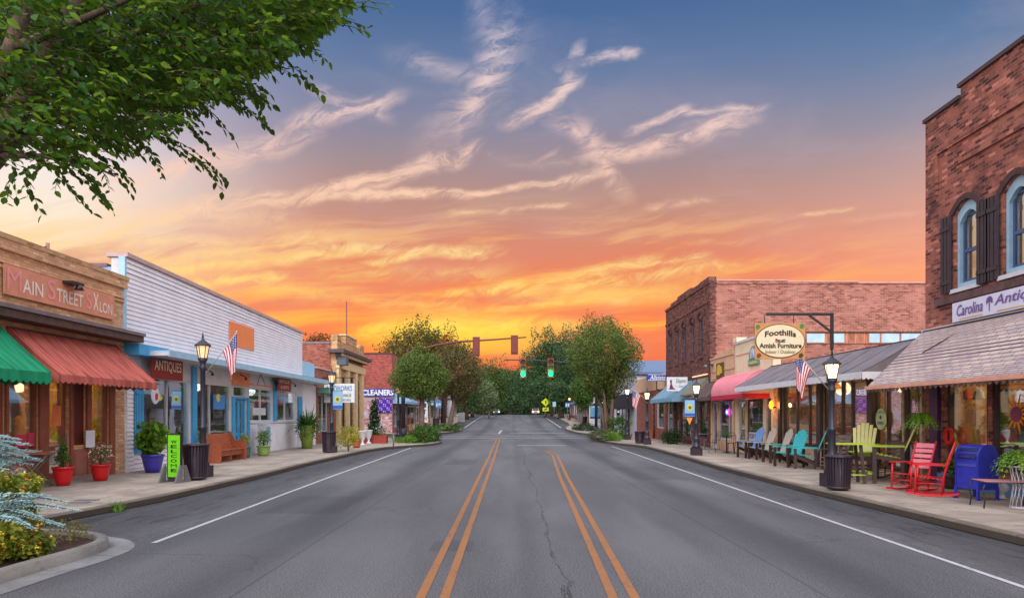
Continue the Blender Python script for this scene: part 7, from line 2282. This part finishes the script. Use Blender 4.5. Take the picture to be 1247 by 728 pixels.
def rocker(loc, rz, m_, label, s=1., slatm=None):
    t = thing('rocking_chair', label, 'rocking chair', loc, rz, 'rocking chairs')
    t.scale = (s, s, s)
    def b(mb, p_, q_, r_=.018): mb.tube([p_, q_], r_, 7)
    for sg in (-1, 1):
        x_ = sg * .27
        pts = [(x_, y_, .035 + .16 * (y_ - .02) ** 2 * 1.3) for y_ in np.linspace(-.42, .52, 11)]
        mb = MB()
        for a, c_ in zip(pts, pts[1:]): mb.bar(a, c_, .03, .045, (1, 0, 0))
        mb.build('rocker', m_, t)
        MB().tube([(x_, -.27, .05), (x_, -.26, .40), (x_, -.25, .66)], [.02, .023, .02], 8).build('leg', m_, t)
        MB().tube([(x_, .22, .04), (x_, .25, .42), (x_, .34, .80), (x_, .46, 1.16)], [.02, .023, .02, .018], 8).build('back_post', m_, t)
        MB().box(x_ - .04, x_ + .04, -.32, .30, .655, .68).build('armrest', m_, t)
    mb = MB()
    for k in range(7): mb.box(-.26, .26, -.27 + k * .075, -.27 + k * .075 + .06, .40 - k * .006, .42 - k * .006)
    mb.build('seat', m_, t)
    mb = MB()
    for k in range(5):
        f = (k + .6) / 5.2; a = Vector((0, .28 + .18 * f, .50 + .62 * f))
        mb.obox(a, (1, 0, 0), (0, .35, 1), .54, .085 if k < 4 else .11, .016)
    mb.build('backrest', slatm or m_, t)
    mb = MB()
    for z_, y_ in ((.16, -.27), (.27, -.27)): b(mb, (-.27, y_, z_), (.27, y_, z_), .011)
    for z_ in (.18, .28):
        for sg in (-1, 1): b(mb, (sg * .27, -.27, z_), (sg * .27, .23, z_), .011)
    b(mb, (-.27, .23, .22), (.27, .23, .22), .011)
    mb.build('stretcher', m_, t)
    return t


C_red = pm('red_chair_paint', (206, 30, 40), .35, .08); C_pinkc = pm('faded_pink_paint', (238, 130, 142), .45, .08)
p = pl(1106, 598); rocker((p[0] + .05, p[1], p[2]), R(-74), C_red, 'red rocking chair with faded pink back slats facing the street', .93, C_pinkc)
p = pl(1133, 603); rocker((p[0], p[1], p[2]), R(-124), C_red, 'bright red rocking chair seen side-on beside the mailbox', .95)
p = pl(1021, 575)
rocker((p[0] + .15, p[1] + .6, p[2]), R(-70), pm('weathered_wood', (140, 116, 104), .7, .2), 'weathered brown rocking chair behind the bin and lamp post', .95)
p = pl(1112, 587)
rocker((p[0] - .1, p[1] + .9, p[2]), R(-60), pm('dull_brown_wood', (104, 76, 66), .7, .2), 'dull brown rocking chair half hidden behind the near tall chair', .85)

# mailbox
p = pl(1189, 607)
t = thing('mailbox', 'blue steel street mailbox with a rounded top on four legs', 'mailbox', p, R(-76))
M_mb = pm('mailbox_blue', (44, 54, 172), .38, .12, 6., .08, 50, spec=.6, dirt=.1)
hw, hd, zl, zs, zt_ = .285, .27, .24, .93, 1.23
hT = lh(541, p); s_ = hT / zt_; t.scale = (s_, s_, s_)
arc = [(hd * math.cos(math.pi * k / 16), zs + (zt_ - zs) * math.sin(math.pi * k / 16)) for k in range(17)]
prf = [(-hd, zl)] + [(hd, zl)] + arc
MB().prism(prf, -hw + .012, hw - .012, 'x').build('body', M_mb, t)
for s2 in (-1, 1):
    arc2 = [((hd + .012) * math.cos(math.pi * k / 16), zs + (zt_ + .012 - zs) * math.sin(math.pi * k / 16)) for k in range(17)]
    MB().prism([(-hd - .012, zl - .01), (hd + .012, zl - .01)] + arc2, s2 * (hw + .004) - .012, s2 * (hw + .004) + .012, 'x').build('side_panel', M_mb, t)
MB().add([(-hw + .05, -hd - .002, zs - .02), (hw - .05, -hd - .002, zs - .02), (hw - .05, -hd * .62, zs + .225), (-hw + .05, -hd * .62, zs + .225), (-hw + .05, -hd - .03, zs - .01), (hw - .05, -hd - .03, zs - .01), (hw - .05, -hd * .66 - .02, zs + .235), (-hw + .05, -hd * .66 - .02, zs + .235)], [(4, 5, 6, 7), (0, 1, 5, 4), (3, 7, 6, 2), (0, 4, 7, 3), (1, 2, 6, 5)]).build('chute_door', pm('mailbox_dark_blue', (26, 30, 96), .4, .1), t)
MB().tube([(-.12, -hd - .03, zs + .03), (-.12, -hd - .06, zs + .03), (.12, -hd - .06, zs + .03), (.12, -hd - .03, zs + .03)], .009, 6).build('handle', M_mb, t)
MB().box(-hw + .04, hw - .04, -hd - .014, -hd - .001, .74, .80).build('label_panel', pm('mailbox_label', (70, 80, 170), .4), t)
MB().box(-hw + .03, hw - .03, -hd - .008, -hd - .0005, .36, .70).build('front_door', M_mb, t)
for a in (-1, 1):
    for b in (-1, 1):
        MB().prism([(a * hw - .025, b * hd - .025), (a * hw + .025, b * hd - .025), (a * hw + .025, b * hd + .025), (a * hw - .025, b * hd + .025)], .02, zl + .05, 'z').box(a * hw - .04, a * hw + .04, b * hd - .04, b * hd + .04, 0, .019).build('leg', M_mb, t)
# metal table, goose, fern, red wreath, bunting
p = pl(1229, 619)
t = thing('metal_table', 'low wrought metal table with a pink top and bowed legs at the right edge', 'table', (p[0] + .05, p[1] + .2, p[2]), R(-10))
MB().box(-.42, .42, -.26, .26, .46, .475).build('tabletop', pm('pink_marble_top', (196, 130, 130), .5, .1), t)
MB().tube([(-.42, -.26, .455), (.42, -.26, .455), (.42, .26, .455), (-.42, .26, .455), (-.42, -.26, .455)], .012, 5).build('rim', W_dark, t)
for a in (-1, 1):
    for b in (-1, 1): MB().tube([(a * .40, b * .24, .45), (a * .46, b * .26, .33), (a * .42, b * .25, .15), (a * .44, b * .26, 0)], .013, 6).build('leg', W_dark, t)
p = (XR - .45, yat(1220, XR - .45), SWK)
t = thing('goose_statue', 'small white goose statue standing at the blue base of the shop', 'statue', p, R(-60))
mb = MB()
mb.tube([(0, .20, .17), (0, .10, .20), (0, -.02, .20), (0, -.12, .20), (0, -.17, .25), (0, -.17, .36), (0, -.18, .46), (0, -.22, .50), (0, -.27, .495)], [.02, .09, .12, .10, .06, .035, .032, .045, .02], 12)
mb.lathe([(.09, 0), (.07, .02), (.05, .10)], 12).build('body', pm('goose_white', (210, 210, 214), .5), t)
MB().tube([(0, -.26, .495), (0, -.33, .48)], [.018, .006], 6).build('beak', pm('goose_beak', (220, 130, 40), .5), t)


def fern(loc, r, label, hang=0., n=110, m_=None, basket=True):
    t = thing('hanging_fern' if hang else 'fern', label, 'fern', loc)
    if basket: MB().lathe([(r * .2, -r * .32), (r * .36, 0), (r * .34, .01)], 12).build('basket', M_barkd, t)
    mb = MB()
    for q in range(n):
        a = nrg.uniform(0, 6.28); L_ = r * nrg.uniform(.6, 1.15); el = nrg.uniform(.1, 1.3)
        prev = None; pts = []
        for i in range(9):
            s_ = i / 8
            pts.append(Vector((math.cos(a) * L_ * s_ * math.cos(el * .8), math.sin(a) * L_ * s_ * math.cos(el * .8), L_ * (s_ * math.sin(el) - .95 * s_ * s_))))
        for i in range(1, 9):
            d = pts[i] - pts[i - 1]; sd = d.cross(Vector((0, 0, 1))).normalized() if d.length > 0 else Vector((1, 0, 0))
            w = r * .13 * math.sin(math.pi * (i / 9) ** .7)
            for sg in (-1, 1):
                b0, b1 = pts[i - 1], pts[i]
                tip_ = (b0 + b1) / 2 + sd * sg * w + Vector((0, 0, -.3 * w))
                mb.add([tuple(b0), tuple(b0.lerp(b1, .7)), tuple(tip_)], [(0, 1, 2)])
    mb.build('frond', m_ or LF_bright, t)
    if hang: MB().tube([(r * .3, 0, 0), (0, 0, hang)], .006, 4).tube([(-r * .3, 0, 0), (0, 0, hang)], .006, 4).tube([(0, r * .3, 0), (0, 0, hang)], .006, 4).build('hanger', W_dark, t)
    return t


Yf = 15.9; fern(((1121 - CX) * Yf / F, Yf, zat(508, Yf)), .46, 'hanging fern basket under the far corner of the shingled awning', .55, 170)
Yf = 12.3; p = ((1240 - CX) * Yf / F, Yf, zat(556, Yf))
fern((p[0] + .05, p[1], p[2]), .50, 'large bushy fern on a white stand at the right edge', 0., 200)
t = thing('plant_stand', 'white wicker stand under the large fern at the right edge', 'plant stand', (p[0] + .05, p[1], SWK))
hh = p[2] - SWK - .16
mb = MB()
for k in range(14):
    a = 2 * math.pi * k / 14; mb.tube([(.17 * math.cos(a), .17 * math.sin(a), 0), (.12 * math.cos(a + .4), .12 * math.sin(a + .4), hh * .5), (.17 * math.cos(a), .17 * math.sin(a), hh)], .009, 4)
mb.lathe([(.18, hh - .02), (.18, hh)], 14).lathe([(.18, 0), (.18, .02)], 14).build('wicker', W_white, t)
p = (XR - .35, yat(1158, XR - .35), 1.0)
t = thing('potted_plant', 'low green plant behind the red side-on rocking chair', 'potted plant', (p[0], p[1], SWK)); pot(t, .16, .28, W_dkbrown); fol(t, (0, 0, .5), (.25, .25, .25), 300, .09, LF_mid, seed=3, shape=1)
t = thing('wreath', 'red and white round wreath on the shop window behind the red rocker', 'wreath', RA.loc(RA.u(1160), -.06, 1.28), RA.rz)
mb = MB()
for k in range(20):
    a = 6.283 * k / 20; mb.tube([(.13 * math.cos(a), -.03, .17 * math.sin(a)), (.13 * math.cos(a + .33), -.03, .17 * math.sin(a + .33))], .045, 6)
mb.build('ring', pm('wreath_red', (214, 40, 36), .6, .2, 20.), t)
fern(RC.loc(RC.u(867.5), -1.0, 2.25), .34, 'hanging fern basket under the dark brown awning', .35, 90, LF_mid)
# café tables
def cafe_chair(loc, rz, label, m_):
    t = thing('cafe_chair', label, 'chair', loc, rz, 'dark metal cafe chairs')
    MB().lathe([(.19, .44), (.2, .455)], 14).build('seat', m_, t)
    for a in (.8, 2.3, 3.9, 5.5): MB().tube([(.15 * math.cos(a), .15 * math.sin(a), .44), (.2 * math.cos(a), .2 * math.sin(a), 0)], .011, 5).build('leg', m_, t)
    mb = MB().tube([(-.18, .14, .44), (-.18, .2, .78), (-.1, .23, .9), (.1, .23, .9), (.18, .2, .78), (.18, .14, .44)], .012, 6)
    for x_ in (-.09, 0, .09): mb.tube([(x_, .17, .46), (x_, .225, .88)], .007, 4)
    mb.build('backrest', m_, t)
    return t


def cafe_table(loc, label, m_, h=.74):
    t = thing('cafe_table', label, 'table', loc, 0, 'small cafe tables')
    MB().lathe([(.36, h), (.36, h + .02)], 20).build('tabletop', m_, t)
    MB().lathe([(.2, 0), (.18, .02), (.03, .06), (.025, h)], 12).build('pedestal', m_, t)
    return t


M_ir = pm('brown_black_iron', (48, 38, 38), .5, .2)
p = pl(882, 551); cafe_table((p[0] + .1, p[1], p[2]), 'round dark cafe table under the neon window', M_ir)
cafe_chair((p[0] - .5, p[1] + .1, p[2]), R(75), 'dark cafe chair on the far side of the neon window table', M_ir)
cafe_chair((p[0] + .1, p[1] - .6, p[2]), R(170), 'dark cafe chair nearest the viewer at the neon window table', M_ir)
cafe_chair((p[0] + .7, p[1] + .15, p[2]), R(-80), 'dark cafe chair close to the glass at the neon window table', M_ir)
p = pl(862, 548); cafe_table((p[0], p[1] + .6, p[2]), 'smaller grey cafe table beneath the hanging fern basket', pm('grey_iron', (110, 104, 110), .5))
cafe_chair((p[0] - .45, p[1] + .6, p[2]), R(80), 'grey cafe chair with its back to the lamp post at the fern basket', MATS['grey_iron'])
cafe_chair((p[0] + .5, p[1] + .5, p[2]), R(-80), 'grey cafe chair by the white door at the fern basket', MATS['grey_iron'])

# ---------------------------------------------------------------- small signs down the street
def post_sign(px, py, Ypx, cy, w, h, c, label, txt=None, diamond=False, arrow=False, cat='sign', name='street_sign', tc=None):
    p = place(px, py); k = p[1] / F
    t = thing(name, label, cat, p)
    zc_ = lh(cy, p); W_, H_ = w * k, h * k
    MB().tube([(0, .03, 0), (0, .03, zc_ + H_ * .5)], .035, 6).build('post', W_grey, t)
    if diamond: pl_ = MB().prism([(0, zc_ - H_ / 2), (W_ / 2, zc_), (0, zc_ + H_ / 2), (-W_ / 2, zc_)], -.012, .0, 'y')
    else: pl_ = MB().box(-W_ / 2, W_ / 2, -.012, .0, zc_ - H_ / 2, zc_ + H_ / 2)
    b_ = pl_.build('plate', pm('plate_%d_%d_%d' % c, c, .4, .05), t)
    if txt: lettering(txt, tc or pm('letter_white', (232, 232, 236), .4), b_, -W_ * .4, W_ * .4, zc_ - H_ * .3, zc_ + H_ * .3, -.02, offset=.02)
    return t, zc_, W_, H_


t, zc_, W_, H_ = post_sign(664.5, 508.5, 0, 489.5, 11, 10, (206, 220, 20), 'fluorescent yellow diamond crossing sign above its arrow plate', diamond=True)
MB().prism([(-.05, zc_ - .3), (.06, zc_ - .3), (.12, zc_ + .1), (.0, zc_ + .35), (-.1, zc_ + .1)], -.024, -.013, 'y').build('walking_figure', W_dark, t)
MB().prism([(-.55, zc_ - 1.6), (.55, zc_ - 1.6), (.55, zc_ - .95), (-.55, zc_ - .95)], -.012, .0, 'y').build('arrow_plate', MATS['plate_206_220_20'], t)
MB().prism([(-.35, zc_ - 1.45), (.0, zc_ - 1.4), (.3, zc_ - 1.1), (.1, zc_ - 1.05), (-.2, zc_ - 1.25)], -.024, -.013, 'y').build('arrow', W_dark, t)
post_sign(523, 527, 0, 491.5, 11, 5, (0, 130, 90), 'green street name plate on a post under the round left tree', 'E MAIN')
post_sign(534, 518, 0, 493, 7, 7, (70, 140, 200), 'light blue parking plate between the two left street trees', 'P')
post_sign(565.5, 509.5, 0, 488, 5, 7, (60, 170, 200), 'turquoise plate on a far post beyond the second left tree')
post_sign(691, 512, 0, 493, 5, 6, (60, 120, 200), 'blue square plate beside the far right lamp post', 'H')
post_sign(675, 509.5, 0, 492, 4, 6, (150, 190, 200), 'pale rounded plate on a post past the yellow diamond')
post_sign(479, 547, 0, 528, 1.5, 3, (120, 124, 130), 'short bare grey marker post at the tip of the left kerb')
# tall information board behind the vase tree
p = place(725, 521)
t = thing('information_board', 'tall blue and white notice board partly behind the vase shaped tree', 'notice board', p)
k = p[1] / F
H_ = lh(489, p)
MB().box(-.75, .75, -.06, .06, .3, H_).build('board', W_white, t)
MB().box(-.65, .65, -.07, -.061, H_ * .45, H_ * .8).build('blue_panel', pm('notice_blue', (90, 160, 196), .5), t)
MB().box(-.65, .65, -.07, -.061, H_ * .36, H_ * .44).build('navy_strip', pm('notice_navy', (30, 50, 120), .5), t)
for s2 in (-.6, .6): MB().box(s2 - .04, s2 + .04, -.04, .04, 0, .299).build('leg', W_dark, t)
# vertical lettered board on the far left shop
t = thing('vertical_sign', 'narrow white board with dark vertical lettering by the cream shop', 'sign', ((517.5 - CX) * 64 / F, 64, prof(64) + SWK))
MB().box(-.25, .25, -.05, .05, 1.0, 4.2).build('board', W_white, t)
lettering('SMITH', MATS['sign_dark'], t, -.14, .14, 1.1, 4.1, -.06, vertical=True, offset=.02)
MB().box(-.03, .03, -.03, .03, 0, .999).build('post', W_dark, t)
t = thing('a_frame_sign', 'grey folding board standing on the far left pavement', 'sandwich board', place(562, 513.5))
MB().prism([(-.35, 0), (.35, 0), (.05, 1.4), (-.05, 1.4)], -.5, .5, 'x').build('board', W_grey, t)


# ---------------------------------------------------------------- two small cars at the crest
def car(loc, rz, label, c):
    t = thing('parked_car', label, 'car', loc, rz)
    pb = pm('car_paint_%d' % c[0], c, .3, .05, metal=.3, spec=.6)
    lower = [(-2.2, .35), (-2.25, .75), (-2.1, .92), (-1.2, .98), (1.4, .98), (2.15, .88), (2.25, .6), (2.2, .35)]
    MB().prism(lower, -.86, .86, 'x').build('body', pb, t)
    cabin = [(-1.25, .981), (-.75, 1.42), (.75, 1.44), (1.45, .981)]
    MB().prism(cabin, -.74, .74, 'x').build('cabin', pb, t)
    MB().add([(-.68, -1.24, 1.02), (.68, -1.24, 1.02), (.62, -.82, 1.39), (-.62, -.82, 1.39)], [(0, 1, 2, 3)]).add([(-.75, -1.0, 1.05), (-.75, 1.2, 1.05), (-.75, .7, 1.38), (-.75, -.7, 1.38)], [(0, 1, 2, 3)]).add([(.75, -1.0, 1.05), (.75, 1.2, 1.05), (.75, .7, 1.38), (.75, -.7, 1.38)], [(0, 1, 2, 3)]).build('window', pm('car_glass', (24, 28, 34), .1, .05), t)
    for sx_ in (-1, 1):
        for y_ in (-1.4, 1.4):
            w = MB().prism([(y_ + .33 * math.cos(k * .3927), .33 + .33 * math.sin(k * .3927)) for k in range(16)], sx_ * .78 - .1, sx_ * .78 + .1, 'x').build('wheel', W_dark, t)
            MB().prism([(y_ + .18 * math.cos(k * .5236), .33 + .18 * math.sin(k * .5236)) for k in range(12)], sx_ * .885 - .01, sx_ * .885 + .01, 'x').build('rim', W_grey, w)
        MB().box(sx_ * .6 - .14, sx_ * .6 + .14, -2.28, -2.2, .62, .76).build('headlight', glow_mat('headlight_glow', (255, 236, 210), 3.), t)
    return t


car(((652 - CX) * 158 / F, 158, prof(158)), 0, 'pale car with lit headlights coming over the crest', (206, 180, 170))
car(((603 - CX) * 160 / F, 160, prof(160)), R(8), 'silver car parked at the kerb on the crest', (150, 154, 166))
